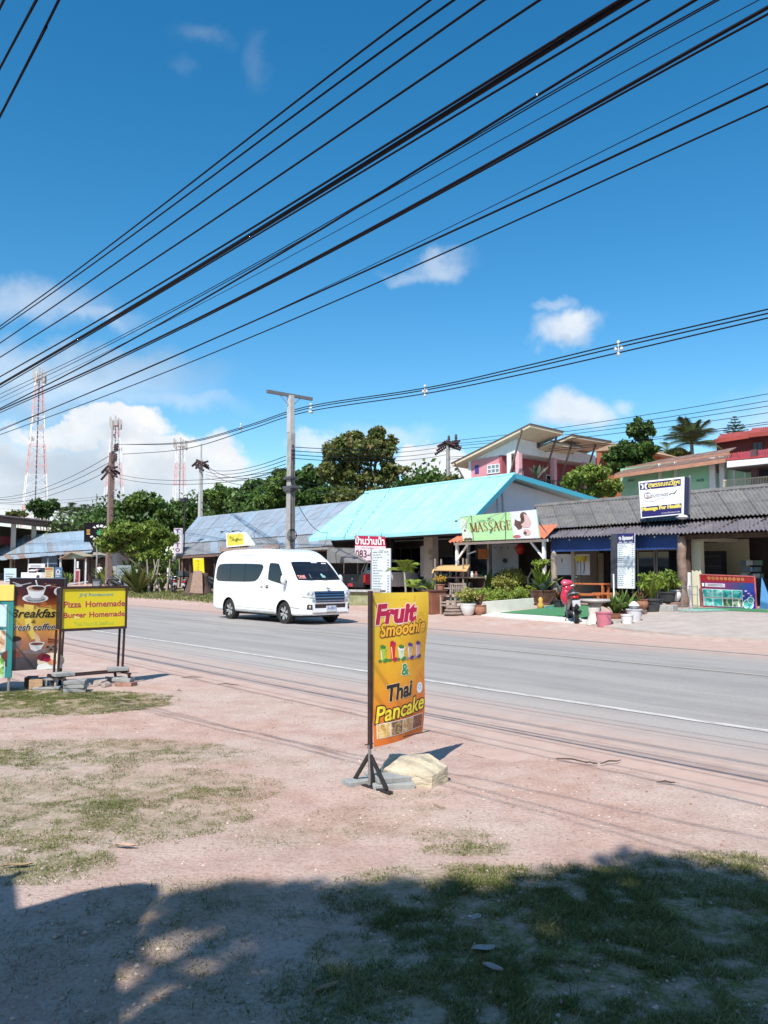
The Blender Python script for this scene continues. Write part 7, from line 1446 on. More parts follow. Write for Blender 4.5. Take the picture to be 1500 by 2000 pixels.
_c = onT(948, 1150, 24.9); planted('broad_leaf_plant', 'upright plant with broad dark green leaves left of the planter bushes', Vector((_c.x, _c.y, gz(_c))), lambda k: blades(12, 1.15, .13, 0, k, .1, .5, 3, mat=G_DEEP))
_c = onT(1046, 1130, 25.3); planted('driftwood', 'pale forked driftwood branch standing between croton bush and palms', Vector((onT(1030, 1145, 25.3).x, onT(1030, 1145, 25.3).y, .5)), lambda k: k.part('branch', MB().tube([(0, 0, 0), (.05, 0, .5), (.02, 0, .8), (.22, 0, 1.15)], [.05, .05, .045, .03], 7), TRUNKP), cat='branch', group=None)
potted('white round pot with a yellow-green croton left of the planter', 914, 1202, .27, .40, 'bowl', POTW, lambda k, h: (bush(k, (0, 0, h + .28), (.46, .4, .30), 900, .10, G_CROTON, kc=20), blades(0, 1, 1, 0, k, 0) if False else None))
potted('brown clay pot with thin dry stems beside the white round pot', 938, 1201, .21, .34, 'urn', TERRA, lambda k, h: blades(26, .55, .05, 0, k, h, .5, 5, mat=G_RED))
potted('large brown glazed bowl of tall yellow-green plants on a stand beside the old post', 1061, 1167, .46, .52, 'bowl', TERRAD, lambda k, h: (blades(34, 1.0, .09, 0, k, h, .8, 9, mat=G_LIME), bush(k, (.05, 0, h + .95), (.30, .3, .28), 500, .15, G_LIME), blades(20, .7, .16, 0, k, h, 1.1, 10, mat=G_BLUE)), world=onT(1060, 1180, 23.6) * 1 + Vector((0, 0, 0)))
tag(MB().lathe([(.22, 0), (.30, .1), (.2, .3), (.34, .42), (.34, .45)], 16).build('plant_stand', pm('stand_stone', (.34, .30, .27), .9, .2), None, Vector((onT(1060, 1180, 23.6).x, onT(1060, 1180, 23.6).y, gz(onT(1060, 1180, 23.6))))), 'stone stand carrying the large brown glazed bowl', 'stand')
potted('black pot with a small bronze plant at the foot of the old post', 1093, 1188, .22, .30, 'plain', POTB, lambda k, h: blades(20, .5, .09, 0, k, h, .9, 12, mat=G_RED)); potted('white pot beside the black pot behind the motor scooter', 1106, 1187, .15, .28, 'plain', POTW, lambda k, h: blades(14, .8, .10, 0, k, h, .7, 13, mat=G_BLUE))
potted('large dark grey tub of bright green shrub left of the trunk posts', 1273, 1197, .36, .46, 'plain', POTB, lambda k, h: (bush(k, (0, 0, h + .42), (.55, .45, .42), 1100, .15, G_LIME, kc=26), blades(26, .95, .07, 0, k, h, .6, 14, mat=G_BRIGHT))); potted('smaller dark grey tub of green shrub behind the large tub', 1304, 1186, .28, .32, 'plain', POTB, lambda k, h: (bush(k, (0, 0, h + .38), (.42, .4, .36), 700, .13, G_BRIGHT, kc=20), blades(14, .7, .07, 0, k, h, .6, 15, mat=G_LIME)), world=onG(1304, 1188) + Vector((0, 0, .22)))
potted('white urn pot beside the leaning trunk post', 1317, 1183, .24, .38, 'urn', POTW, lambda k, h: bush(k, (0, 0, h + .2), (.28, .28, .26), 350, .13, G_LIME), world=onG(1318, 1187) + Vector((.05, .2, .20)))
potted('terracotta pot with a thorny brown plant left of the dark grey tub', 1252, 1196, .20, .30, 'urn', TERRA, lambda k, h: blades(20, .5, .05, 0, k, h, 1.1, 16, mat=G_RED), world=onG(1254, 1200) + Vector((0, 0, .16))); potted('wide terracotta bowl with broad dark leaves right of the pink bucket', 1203, 1211, .26, .20, 'bowl', TERRA, lambda k, h: (blades(30, .62, .10, 0, k, h, .8, 17, mat=G_MID), bush(k, (-.1, 0, h + .25), (.35, .3, .22), 350, .12, G_MID))); potted('terracotta bowl with tall dark leaves behind the white bucket', 1222, 1205, .22, .20, 'bowl', TERRAD, lambda k, h: blades(34, .75, .09, 0, k, h, .8, 18, mat=G_MID))
_c = onG(800, 1178); palm('small_palm', 'young yellow-green areca palm before the blue car', 790, 1118, 1175, 30.5, 12, 1.15, mat=G_LIME, trunk_r=.04, rise=(.5, 1.4)); palm('small_palm', 'low bright areca palm fronds right of the young palm before the blue car', 806, 1150, 1175, 29.5, 10, .85, mat=G_LIME, trunk_r=.04, rise=(.5, 1.4))
potted('black pot with feathery blue-green plant before the blue car', 824, 1172, .20, .30, 'plain', POTB, lambda k, h: blades(40, .8, .05, 0, k, h, .9, 20, mat=G_BLUE)); potted('black pot of sword-shaped green leaves left of the roofed cart', 842, 1172, .22, .32, 'plain', POTB, lambda k, h: blades(30, .75, .09, 0, k, h, .9, 21, mat=G_MID)); potted('yellow flowering plant on the brown cabinet', 862, 1166, .16, .2, 'plain', TERRA, lambda k, h: bush(k, (0, 0, h + .15), (.26, .24, .18), 320, .09, leafm('leaf_gold', [(.12, .14, .02), (.45, .26, .03), (.60, .38, .04)])), world=onG(853, 1200) + Vector((.15, .25, .84)))
potted('pot with striped arching leaves hanging over the wooden cart', 868, 1140, .16, .2, 'plain', POTB, lambda k, h: blades(18, .75, .10, 0, k, h, 1.0, 22, mat=G_BLUE), world=onT(862, 1150, 23.6))
def clump_plant(label, px, py, L, n, mat, seed, w=.07, group='clumps of plants beside the left stalls'): g = onG(px, py); k = Kit('leafy_clump', label, 'plant', g, 0, group); blades(n, L, w, 0, k, 0, .75, seed, mat=mat); return k
clump_plant('tall yellowish strap-leaved clump right of the blackboard', 268, 1160, 2.0, 60, G_OLIVE, 30); clump_plant('strap-leaved clump under the street tree', 284, 1158, 1.6, 50, G_BRIGHT, 31); clump_plant('small bright clump between street tree and motorbikes', 316, 1150, .9, 30, G_LIME, 32, .12); clump_plant('leafy plants before the person in white', 206, 1143, 1.6, 46, G_BRIGHT, 33, .12); clump_plant('small plant right of the red door', 131, 1143, 1.3, 26, G_MID, 34); clump_plant('bright climbing plant left of the yellow banner', 362, 1132, 1.2, 40, G_BRIGHT, 35, .14); clump_plant('yellowish plant among the far left stalls', 43, 1128, 1.6, 30, G_OLIVE, 36); clump_plant('flowering plants on the pink house balcony', 1046, 930, .9, 40, leafm('leaf_flowering', [(.03, .05, .02), (.10, .14, .05), (.65, .60, .58)]), 37, .12).root.location = atY(1050, 934, 48.5)
# poles, wires, masts
WIRE = pm('cable_black', (.006, .006, .012), .7, .1, spec=.2); INSUL = pm('insulator_brown', (.06, .03, .03), .4, .2); INSW = pm('spacer_white', (.62, .62, .60), .5)
POLEC = pm('pole_concrete', (.34, .33, .31), .9, .2, 5, .3, 30, blot=(.27, .26, .24)); POLEL = pm('pole_concrete_pale', (.42, .42, .41), .9, .12, 5); POLEB = pm('pole_brown', (.20, .135, .115), .9, .2, 5, blot=(.15, .10, .09))
def wire_curve(pts, r, name='cable', label=None, group=None, m=WIRE, n=6, cat='cable'):
 mb = MB(); mb.smooth = True; o = Vector(pts[0]); mb.tube([Vector(p) - o for p in pts], r, n, cap=False); w = mb.build(name, m, None, o); return tag(w, label, cat, group)
def smooth_pts(P, sub=6):
 """Catmull-Rom through the points"""
 P = [Vector(p) for p in P]; out = []; Q = [P[0] * 2 - P[1]] + P + [P[-1] * 2 - P[-2]]
 for i in range(1, len(Q) - 2):
  for j in range(sub):
   u = j / sub; a, b, c, d = Q[i - 1:i + 3]; out.append(.5 * ((2 * b) + (c - a) * u + (2 * a - 5 * b + 4 * c - d) * u * u + (3 * b - a - 3 * c + d) * u ** 3))
 return out + [P[-1]]
def near_wire(pix, r, z, label, ext=(3, 26)):
 d = raydir(*pix[0]); dt = d.x * ET.x + d.y * ET.y; tw = (z - EYE.z) * dt / d.z; xs = [p[0] for p in pix]; cf = np.polyfit(xs, [p[1] for p in pix], min(3, len(pix) - 1)); P = [onT(x, float(np.polyval(cf, x)), tw) for x in np.linspace(xs[0], xs[-1], 10)]
 a = (P[0] - P[1]).normalized(); b = (P[-1] - P[-2]).normalized(); P = [P[0] + a * ext[0] * 3, P[0] + a * ext[0]] + P + [P[-1] + b * ext[1] * .4 - Vector((0, 0, 0)), P[-1] + b * ext[1]]
 wire_curve(smooth_pts(P), r * 1.15, 'overhead_cable', label, 'low black cables strung along the near side of the road')
NW = [([(840, 0), (750, 67), (460, 290), (190, 498), (0, 637)], .0052, 4.3, 'topmost thin cable of the fan crossing the sky'), ([(886, 0), (750, 98), (470, 302), (207, 498), (0, 643)], .0052, 4.25, 'second cable from the top of the fan with a pale sheen'), ([(945, 0), (750, 140), (490, 325), (250, 498), (0, 670)], .0058, 4.3, 'third cable from the top of the fan'), ([(1054, 0), (750, 203), (520, 362), (312, 498), (0, 698)], .0062, 4.35, 'fourth cable from the top of the fan'),
  ([(1212, 0), (990, 135), (750, 287), (405, 498), (0, 736)], .007, 4.25, 'cable riding on top of the thick black bundle'), ([(1226, 0), (1000, 140), (750, 298), (425, 498), (0, 751)], .0135, 4.25, 'thick black cable bundle through the middle of the fan'), ([(1266, 0), (1010, 155), (750, 308), (430, 503), (0, 757)], .0058, 4.25, 'single cable just below the thick black bundle'),
  ([(1358, 0), (1050, 186), (750, 373), (543, 498), (0, 798)], .0066, 4.2, 'firm cable carrying a small white tag'), ([(1397, 0), (1060, 188), (750, 374), (522, 500), (0, 770)], .0032, 4.2, 'thin line just under the tagged cable'), ([(1404, 0), (1060, 194), (750, 377), (526, 503), (0, 778)], .0032, 4.15, 'lower of the two thin lines under the tagged cable'), ([(1482, 0), (1120, 195), (750, 400), (572, 498), (0, 786)], .0022, 4.2, 'hair-thin line alone between the tagged cable and the double black cable'),
  ([(1500, 14), (1250, 155), (750, 431), (632, 497), (0, 801)], .0085, 4.2, 'upper of the double black cables ending at the top right corner'), ([(1500, 27), (1250, 164), (750, 436), (632, 501), (0, 806)], .0055, 4.2, 'lower of the double black cables ending at the top right corner'), ([(1500, 134), (1125, 322), (750, 505), (560, 598), (0, 838)], .0025, 4.2, 'fine line directly above the two lowest cables'), ([(1500, 164), (1125, 338), (788, 498), (400, 668), (0, 841)], .0066, 4.2, 'second lowest cable of the fan'), ([(1500, 207), (1125, 378), (858, 498), (420, 688), (0, 849)], .0052, 4.2, 'lowest cable of the fan'),
  ([(115, 0), (66, 98), (0, 227)], .0062, 4.4, 'right one of the steep cables at the top left corner'), ([(72, 0), (38, 62), (0, 133)], .0056, 4.4, 'middle one of the steep cables at the top left corner'), ([(8, 0), (0, 16), (-20, 58)], .005, 4.4, 'leftmost steep cable clipping the very top left corner')]
for px, r, z, lb in NW: near_wire(px, r, z, lb)
_d = raydir(1050, 186); _t = (4.2 - 1.6) * (raydir(1358, 0).x * ET.x + raydir(1358, 0).y * ET.y) / raydir(1358, 0).z
tag(MB().box((0, 0, 0), (.016, .016, .01)).build('cable_tag', INSW, None, onT(1050, 186, _t)), 'small white tag clipped on a cable high in the sky', 'tag')
def concrete_pole():
 T_ = 18.5; top = onT(557, 776, T_); base = onT(566, 1172, T_); g = Wd(*ST(base)[:2]); g.z = gz(g); k = Kit('utility_pole', 'tall concrete utility pole with a T-shaped crossarm behind the van', 'utility pole', g); zt = top.z - g.z; zs = k.p(562, 847, T_).z
 k.part('pole_shaft', MB().box((0, 0, zs / 2 - .1), (.34, .30, zs + .2), taper=(.78, .78)), POLEC, bevel=.02); k.part('pole_top', MB().box((-.05, 0, (zs + zt) / 2), (.26, .24, zt - zs), taper=(.9, .9)), POLEL, bevel=.02)
 a, b = k.l(onT(520, 772, T_ - 1.15)), k.l(onT(604, 783, T_ + 1.25)); a.x = b.x = -.08; k.part('crossarm', MB().bar((-.1, -1.15, zt + .02), (-.1, 1.12, zt + .02), .11, .13), INSUL if False else pm('crossarm_grey', (.13, .13, .14), .8))
 for y in (-.5, .5): k.part('arm_brace', MB().bar((-.1, y, zt - .05), (-.05, 0, zt - .5), .04, .02), STEEL)
 mb = MB(); mb.smooth = True
 for z in (0, -.16, -.32): mb.lathe([(.02, -.05), (.075, -.02), (.075, .02), (.02, .05)], 10, (-.1, 1.06, zt - .22 + z))
 mb.box((-.1, 1.06, zt - .55), (.05, .2, .1)); k.part('cable_spacer', mb, INSW)
 zr = [k.p(567, y, T_).z for y in (873, 880.5, 888, 895)]
 for z in zr: mb = MB(); mb.smooth = True; mb.lathe([(.03, -.06), (.06, 0), (.03, .06)], 8, (.22, -.05, z)); k.part('insulator', mb, INSUL)
 k.part('rack', MB().box((.2, -.05, (zr[0] + zr[-1]) / 2), (.03, .05, zr[0] - zr[-1] + .2)), STEEL)
 for y, w in ((935, .5), (953, .62), (958, .5)): k.part('cable_clamp', MB().box((0, 0, k.p(563, y, T_).z), (w, .42, .12)), pm('clamp_dark', (.07, .07, .08), .6), bevel=.02)
 mb = MB(); mb.smooth = True; c = k.p(580, 1046, T_)
 for j in range(3): mb.tube([(c.x + (.26 + .03 * j) * math.cos(a_), -.2 - .03 * j, c.z + (.2 + .03 * j) * math.sin(a_)) for a_ in [2 * math.pi * i / 16 for i in range(17)]], .012, 5, cap=False)
 k.part('cable_coil', mb, WIRE); rr = random.Random(2); mb = MB()
 for j in range(5): x = .20 + .02 * j; mb.tube([(x + rr.uniform(-.02, .02), -.12 + .03 * j, k.p(565, y, T_).z) for y in (880, 930, 980, 1030, 1070, 1100)], .009, 5)
 k.part('down_cables', mb, WIRE); return k
cp = concrete_pole()
def busy_pole(label, px, yt, T_, hh, ztop_mat, arms, cluster, rod=None):
 top = onT(px, yt, T_); g = Wd(*ST(top)[:2]); g.z = gz(g); k = Kit('utility_pole', label, 'utility pole', g); zt = top.z - g.z; k.part('pole_shaft', MB().box((0, 0, zt / 2 - .1), (hh, hh, zt + .2), taper=(.75, .75)), ztop_mat, bevel=.02)
 if rod: zr = onT(px, rod, T_).z - g.z; k.part('lightning_rod', MB().bar((-.02, 0, zt - 1), (-.02, 0, zr), hh * .32), POLEL)
 for i, (y, xa, xb) in enumerate(arms):
  z = onT(px, y, T_).z - g.z; k.part('crossarm', MB().bar((xa, 0, z), (xb, 0, z), .1, .12), INSUL)
  for x in (xb * .55 + xa * .45, xb - .08): mb = MB(); mb.smooth = True; mb.lathe([(.05, .06), (.13, .12), (.07, .2), (.13, .3), (.07, .4), (.11, .5), (.02, .6)], 9, (x, 0, z)); k.part('insulator', mb, INSUL)
 z = onT(px, cluster, T_).z - g.z; rr = random.Random(int(px))
 for i in range(9):
  a = rr.uniform(-.5, .4); x0 = rr.uniform(-.3, .3); L = rr.uniform(.5, 1.4) * (1 if i % 3 else -1); p0 = Vector((x0, rr.uniform(-.4, .4), z + rr.uniform(-.25, .35))); p1 = p0 + Vector((L, 0, -abs(L) * .45 + .1)); mb = MB(); mb.smooth = True; mb.tube([p0.lerp(p1, u / 12) for u in range(13)], [.05 if u % 2 else .11 for u in range(13)], 7); k.part('switch_insulator', mb, INSUL)
 k.part('cluster_arm', MB().bar((-1.1, 0, z), (1.2, 0, z + .1), .12, .14), INSUL)
 mb = MB()
 for i in range(8): zz = z * (.25 + .06 * i); mb.bar((hh * .3, 0, zz), (hh * .3 + .5, .1, zz), .05)
 k.part('step_bracket', mb, INSUL); return k, zt, z
p2, z2, c2 = busy_pole('brown utility pole with black insulators left of the rounded green tree', 218, 884, 24.5, .42, POLEB, [(878 + 5, 0, 1.15), (902, 0, .95)], 917, 822)
p3, z3, c3 = busy_pole('thin utility pole with a fan of dark insulators right of the rounded tree', 393, 898, 33, .36, POLEL, [], 906, 867)
p4, z4, c4 = busy_pole('slender concrete pole with dark insulators left of the pink house', 875, 866, 42, .28, POLEC, [(866, -.9, .9)], 868)
_g = onT(187, 1030, 40); tag(MB().box((0, 0, 3.5), (.18, .18, 8), taper=(.7, .7)).build('short_pole', POLEC, None, Vector((_g.x, _g.y, onT(187, 965, 40).z - 7.5)), ROAD), 'short grey pole behind the WEED sign', 'pole')
def span(a, b, sag, r, label, group, n=14, name='power_line'):
 a, b = Vector(a), Vector(b); return wire_curve([a.lerp(b, i / n) - Vector((0, 0, sag * 4 * (i / n) * (1 - i / n))) for i in range(n + 1)], r, name, label, group, n=5)
def L2W(k, v): return Matrix.Rotation(k.root.rotation_euler[2], 3, 'Z') @ Vector(v) + Vector(k.root.location)
def far_line(rt, lf, label, r=.02):
 P = [onT(x, y, 19.72) for x, y in rt]; e = (P[-1] - P[-2]).normalized(); P = [P[0]] + P[1:] + [P[-1] + e * 14]
 q = [onT(lf[0][0], lf[0][1], 24.5)] + [onT(x, y, T_) for (x, y), T_ in zip(lf[1:], (22.8, 21.3, 20.5))]
 wire_curve(smooth_pts(q + P), r, 'power_line', label, 'conductors from the brown pole past the T-shaped crossarm')
far_line([(600, 794), (830, 758), (1020, 716), (1208, 671), (1500, 604)], [(245, 868), (330, 866), (395, 857), (490, 829)], 'upper far conductor running from brown pole over the T-shaped crossarm'); far_line([(600, 798), (830, 762), (1020, 722), (1208, 678), (1500, 612)], [(232, 868), (325, 868), (392, 860), (490, 832)], 'middle far conductor under the T-shaped crossarm'); far_line([(600, 804), (830, 769), (1020, 731), (1208, 689), (1500, 621)], [(240, 887), (330, 881), (395, 869), (490, 838)], 'lower far conductor under the T-shaped crossarm')
for px, py, lb in ((470, 836, 'white cable spacer left of the T-shaped crossarm'), (830, 764, 'white cable spacer over the turquoise roof'), (1208, 681, 'white cable spacer at upper right near a small cloud')):
 w = onT(px, py, 19.72 if px > 500 else 20.7); mb = MB(); mb.smooth = True
 for dx, dz in ((0, .18), (-.09, 0), (.1, -.02), (0, -.16)): mb.blob((dx, 0, dz), (.05, .05, .06), 1, .05, 8, 6)
 mb.bar((0, 0, .24), (0, 0, -.22), .03); tag(mb.build('cable_spacer', INSW, None, w, ROAD), lb, 'cable spacer', 'white spacers on the far conductors')
for i, (y0, y1) in enumerate(((890, 967), (903, 969), (918, 974))): span(onT(214, y0, 24.5), onT(-40, y1 + 3, 26), 1.2, .022, ('upper', 'middle', 'lower')[i] + ' line sagging from the brown pole to the left edge', 'lines left of the brown pole')
for i, (y0, y1) in enumerate(((873, 862), (880.5, 871), (888, 880), (895, 888))):
 span(onT(570, y0, 18.5), onT(872, y1, 42), .3, .016, ('top', 'second', 'third', 'lowest')[i] + ' of the four lines from the tall pole towards the slender pole', 'lines from tall pole to slender pole'); span(onT(558, y0 + 18, 18.5), onT(402, 915 + 6 * i, 33), .4, .016, ('top', 'second', 'third', 'lowest')[i] + ' of the four lines from the tall pole to the thin pole', 'lines from tall pole to thin pole')
for i, (y0, y1) in enumerate(((862, 760), (868, 774), (872, 784), (878, 797), (893, 815), (897, 819))): b = onT(1500, y1, 42); a = onT(875, y0, 42); span(a, b + (b - a) * .3, .35, .018, ('first', 'second', 'third', 'fourth', 'fifth', 'sixth')[i] + ' from the top of the lines rising from the slender pole to the right edge', 'lines crossing before the palm and pine')
for i, (y0, y1) in enumerate(((925, 937), (932, 946), (966, 972), (970, 980), (978, 990))): span(onT(225, y0, 24.5), onT(560, y1 - 20, 18.5) if i < 2 else onT(-30, y1, 30), .5, .014, ('long slack line from brown pole to tall pole', 'lower slack line from brown pole to tall pole', 'upper flat line behind the WEED sign', 'middle flat line behind the WEED sign', 'lowest flat line behind the WEED sign')[i], 'slack lines near the brown pole')
for i, (x0, y0, x1, y1) in enumerate(((400, 905, 560, 905), (402, 912, 560, 925))): span(onT(x0, y0, 33), onT(x1, y1 + 10, 18.5), .8, .016, ('upper', 'lower')[i] + ' slack line from the thin pole fan to the tall pole', 'slack lines right of the thin pole')
span(onT(567, 935, 18.5), onT(800, 920, 42), .8, .014, 'slack line crossing the big loose tree', None); span(onT(567, 952, 18.5), onT(810, 945, 42), .5, .014, 'lower slack line crossing the big loose tree', None); span(onT(572, 965, 18.5), onT(640, 1040, 25.5), .5, .014, 'service cable dropping from the tall pole to the grey roof', None)
def mast_paint():
 m, n, b = _nt('mast_paint'); sp = n.nodes.new('ShaderNodeSeparateXYZ'); n.links.new(_co(n), sp.inputs[0]); f = _math(n, 'FRACT', _math(n, 'MULTIPLY', sp.outputs['Z'], 1 / 11.4)); s_ = _math(n, 'GREATER_THAN', f, .5)
 n.links.new(_mix(n, s_, (.72, .71, .72), (.60, .36, .34)), b.inputs['Base Color']); b.inputs['Roughness'].default_value = .7; MATS['mast_paint'] = m; return m
def mast(label, px, yt, Y, wb, wt, seg, dish=True):
 q = atY(px, 1100, Y); z1 = atY(px, yt, Y).z; g = Vector((q.x, q.y, 0)); g.z = gz(g); k = Kit('radio_mast', label, 'radio mast', g, .5, 'red and white radio masts'); h = z1 - g.z; m = MATS.get('mast_paint') or mast_paint(); kx = Y / F; wd = lambda u: (wb * (1 - u) ** 1.15 + wt) * kx * .5
 for sx, sy in ((1, 1), (-1, 1), (-1, -1), (1, -1)): k.part('leg', MB().tube([(sx * wd(u / 8), sy * wd(u / 8), h * u / 8) for u in range(9)], .085, 5), m)
 mb = MB()
 for i in range(seg):
  u0, u1 = 1 - (1 - i / seg) ** 1.2, 1 - (1 - (i + 1) / seg) ** 1.2; a, b = wd(u0), wd(u1); z0, zz = h * u0, h * u1
  cs = [(1, 1), (-1, 1), (-1, -1), (1, -1)]
  for j in range(4):
   p, q_ = cs[j], cs[(j + 1) % 4]; mb.bar((p[0] * a, p[1] * a, z0), (q_[0] * b, q_[1] * b, zz), .045); mb.bar((q_[0] * a, q_[1] * a, z0), (p[0] * b, p[1] * b, zz), .045); mb.bar((p[0] * b, p[1] * b, zz), (q_[0] * b, q_[1] * b, zz), .07)
 o = k.part('lattice', mb, m); o['kind'] = 'stuff'; rr = random.Random(int(px))
 mb = MB(); mb.lathe([(wt * kx * .9, 0), (wt * kx * .9, .1)], 10, (0, 0, h * .965)); k.part('platform', mb, m)
 for i in range(7): a = i * .9; k.part('antenna', MB().box((wt * kx * .95 * math.cos(a), wt * kx * .95 * math.sin(a), h * (.975 + .02 * (i % 2))), (.35, .35, 2.2)), POLEL)
 if dish:
  for i in range(4): a = rr.uniform(0, 6); u = rr.uniform(.55, .9); mb = MB(); mb.lathe([(.05, 0), (.55, .3), (.55, .35)], 10, (wd(u) * math.cos(a), wd(u) * math.sin(a), h * u), axis='y'); k.part('dish', mb, POLEL)
 k.part('climb_pole', MB().tube([(0, 0, 0), (0, 0, h + 1.0)], .12, 5), pm('mast_cable_grey', (.22, .18, .2), .8))
mast('tallest red and white lattice mast standing at far left', 65, 728, 150, 46, 12, 20); mast('lattice mast partly hidden behind the brown utility pole', 219, 822, 180, 44, 11, 16); mast('red and white lattice mast between the brown pole and the thin pole', 348, 864, 190, 18, 13, 14, False)
# forecourt surfaces and things on them
def sheet(name, pix, m, lift, label, h=0.0):
 P = [onG(x, y) for x, y in pix]; c = sum((Vector(p) for p in P), Vector()) / len(P); n = 10; mb = MB(); ring = []
 for i in range(n + 1):
  for p in P: q = c.lerp(p, i / n); ring.append((q.x, q.y, gz(q) + lift))
 k = len(P); mb.add(ring, [(i * k + j, i * k + (j + 1) % k, (i + 1) * k + (j + 1) % k, (i + 1) * k + j) for i in range(n) for j in range(k)])
 if h: mb.add([(p.x, p.y, gz(p) + lift) for p in P] + [(p.x, p.y, gz(p) - h) for p in P], [(j, k + j, k + (j + 1) % k, (j + 1) % k) for j in range(k)])
 o = mb.build(name, m); return tag(o, label, kind='structure')
def dense(pix, k=5):
 out = []
 for a, b in zip(pix, pix[1:] + pix[:1]): out += [(a[0] + (b[0] - a[0]) * i / k, a[1] + (b[1] - a[1]) * i / k) for i in range(k)]
 return out
APR = pm('apron_concrete', (.40, .345, .305), .92, .15, 3, .25, 40, blot=(.46, .38, .33), bl_scale=1.0)
sheet('apron', dense([(1155, 1222), (1240, 1234), (1350, 1244), (1500, 1253), (1640, 1262), (1640, 1198), (1500, 1193), (1350, 1189), (1240, 1192), (1170, 1200)]), APR, .05, 'worn concrete forecourt before the right-hand shops', .12)
sheet('pavement', dense([(940, 1203), (1030, 1211), (1112, 1217), (1165, 1220), (1170, 1209), (1110, 1203), (1040, 1198), (985, 1195)]), pm('pale_slab', (.60, .585, .54), .9, .1, 3, .2, 40, blot=(.50, .47, .43)), .035, 'pale concrete strip along the edge of the green mat', .1)
sheet('mat', dense([(975, 1199), (1040, 1203), (1112, 1208), (1160, 1212), (1175, 1190), (1130, 1183), (1080, 1183), (1048, 1191)]), pm('green_turf_mat', (.055, .20, .085), .95, .2, 40, .3, 90), .045, 'green artificial turf mat before the massage room')
sheet('mat', dense([(1350, 1190), (1362, 1194), (1500, 1200), (1500, 1194), (1430, 1191)]), pm('green_turf_mat', (.055, .20, .085), .95, .2, 40, .3, 90), .06, 'strip of green matting before the tour board')
_w = onT(1083, 1168, 24.1); tag(MB().lathe([(.12, 0), (.115, 1.3), (.12, 1.75), (.09, 1.86), (.03, 1.95)], 9).build('old_post', WOODP, None, Vector((_w.x, _w.y, gz(_w))), 0), 'weathered grey wooden post with a pointed top', 'post')
sc_ = scooter('motor_scooter', 'red and black motor scooter with its tail towards the road', onG(1131, 1220) + Vector((.0, .34, .0)), R(86), scale=1.05); sc_.root.rotation_euler = (R(-5), 0, R(86))
mb = MB(); mb.smooth = True; mb.blob((.98, 0, 1.10), (.11, .17, .10), 5, .25, 12, 8); o = mb.build('helmet', pm('helmet_pink', (.50, .06, .11), .35, .15, 6, coat=.4)); o.matrix_world = sc_.root.matrix_basis @ Matrix.Translation((0, 0, 0)); tag(o, 'pink helmet bundle on the scooter handlebar', 'helmet')
def roofed_cart():
 k = Kit('roofed_cart', 'wooden display cart with a tan roof board left of the massage shop', 'cart', Vector((*onT(885, 1180, 24.0).xy, gz(onT(885, 1180, 24.0)))), ROAD); T_ = 24.0
 tan = pm('roof_board_tan', (.60, .37, .15), .7, .12, 4); a, b, c, d = k.p(842, 1118, 23.4), k.p(872, 1121, 23.2), k.p(918, 1110, 24.4), k.p(862, 1106, 24.6)
 k.part('roof_board', MB().slab(k.p(845, 1112, 23.2), k.p(912, 1114, 23.0), k.p(918, 1103, 24.5), k.p(860, 1104, 24.6), .05), tan); k.part('roof_board', MB().slab(k.p(843, 1119, 23.0), k.p(846, 1112, 23.2), k.p(861, 1104, 24.6), k.p(857, 1110, 24.5), .05), tan)
 for px, T2 in ((850, 23.3), (905, 23.3), (862, 24.4), (912, 24.4)): q = k.p(px, 1150, T2); k.part('post', MB().box((q.x, q.y, .85), (.05, .05, 1.75)), WOODP)
 a, b = k.p(848, 1160, 23.3), k.p(908, 1160, 23.3); k.part('shelf', MB().box(((a.x + b.x) / 2, .2 - .2, .95), (b.x - a.x + .1, 1.0, .05)), WOODP); k.part('shelf', MB().box(((a.x + b.x) / 2, 0, .5), (b.x - a.x + .1, 1.0, .05)), WOODP); k.part('back_panel', MB().box(((a.x + b.x) / 2, .5, .72), (b.x - a.x, .03, .5)), WOODD); rr = random.Random(3)
 for i in range(14): x = a.x + (b.x - a.x) * rr.random(); z = (.525, .975)[i % 2]; mb = MB(); mb.lathe([(.05, 0), (.07, .1), (.04, .16), (.045, .22)], 8, (x, rr.uniform(-.35, .35), z)); k.part('trinket', mb, [TERRA, WOODD, pm('trinket_rose', (.42, .24, .28), .6), POTW, WOODP][i % 5])
roofed_cart()
def wooden_chair():
 g = onG(884, 1199); k = Kit('wooden_chair', 'weathered wooden armchair with turned back slats by the roofed cart', 'chair', g, ROAD + R(10)); m = WOODP
 for x in (-.30, .30):
  k.part('leg', MB().bar((x, .28, 0), (x, .36, 1.05), .06), m); k.part('leg', MB().bar((x, -.26, 0), (x, -.26, .62), .06), m); k.part('arm', MB().bar((x, -.30, .62), (x, .34, .64), .08, .04), m)
 k.part('seat', MB().box((0, 0, .40), (.6, .56, .05)), m); k.part('top_rail', MB().bar((-.33, .36, 1.02), (.33, .36, 1.02), .09, .05), m); k.part('back_rail', MB().bar((-.3, .33, .66), (.3, .33, .66), .07, .04), m)
 for i in range(6): mb = MB(); mb.smooth = True; mb.lathe([(.015, 0), (.03, .08), (.018, .14), (.03, .2), (.015, .3)], 7, (-.22 + .088 * i, .345, .69)); k.part('slat', mb, m)
 k.part('front_rail', MB().bar((-.3, -.26, .3), (.3, -.26, .3), .05, .06), m)
wooden_chair()
def ring_ornament():
 g = onG(882, 1201) + Vector((.1, -.15, 0)); mb = MB(); mb.smooth = True
 for i in range(3): mb.tube([((.38 - .05 * i) * math.cos(a), (.24 - .03 * i) * math.sin(a), .06 + .1 * i) for a in [2 * math.pi * j / 20 for j in range(21)]], .045, 7, cap=False)
 tag(mb.build('log_ring', pm('grey_log', (.26, .2, .17), .9, .25, 8), None, g, .3), 'stack of bent grey wooden rings at the foot of the chair', 'ornament')
ring_ornament()
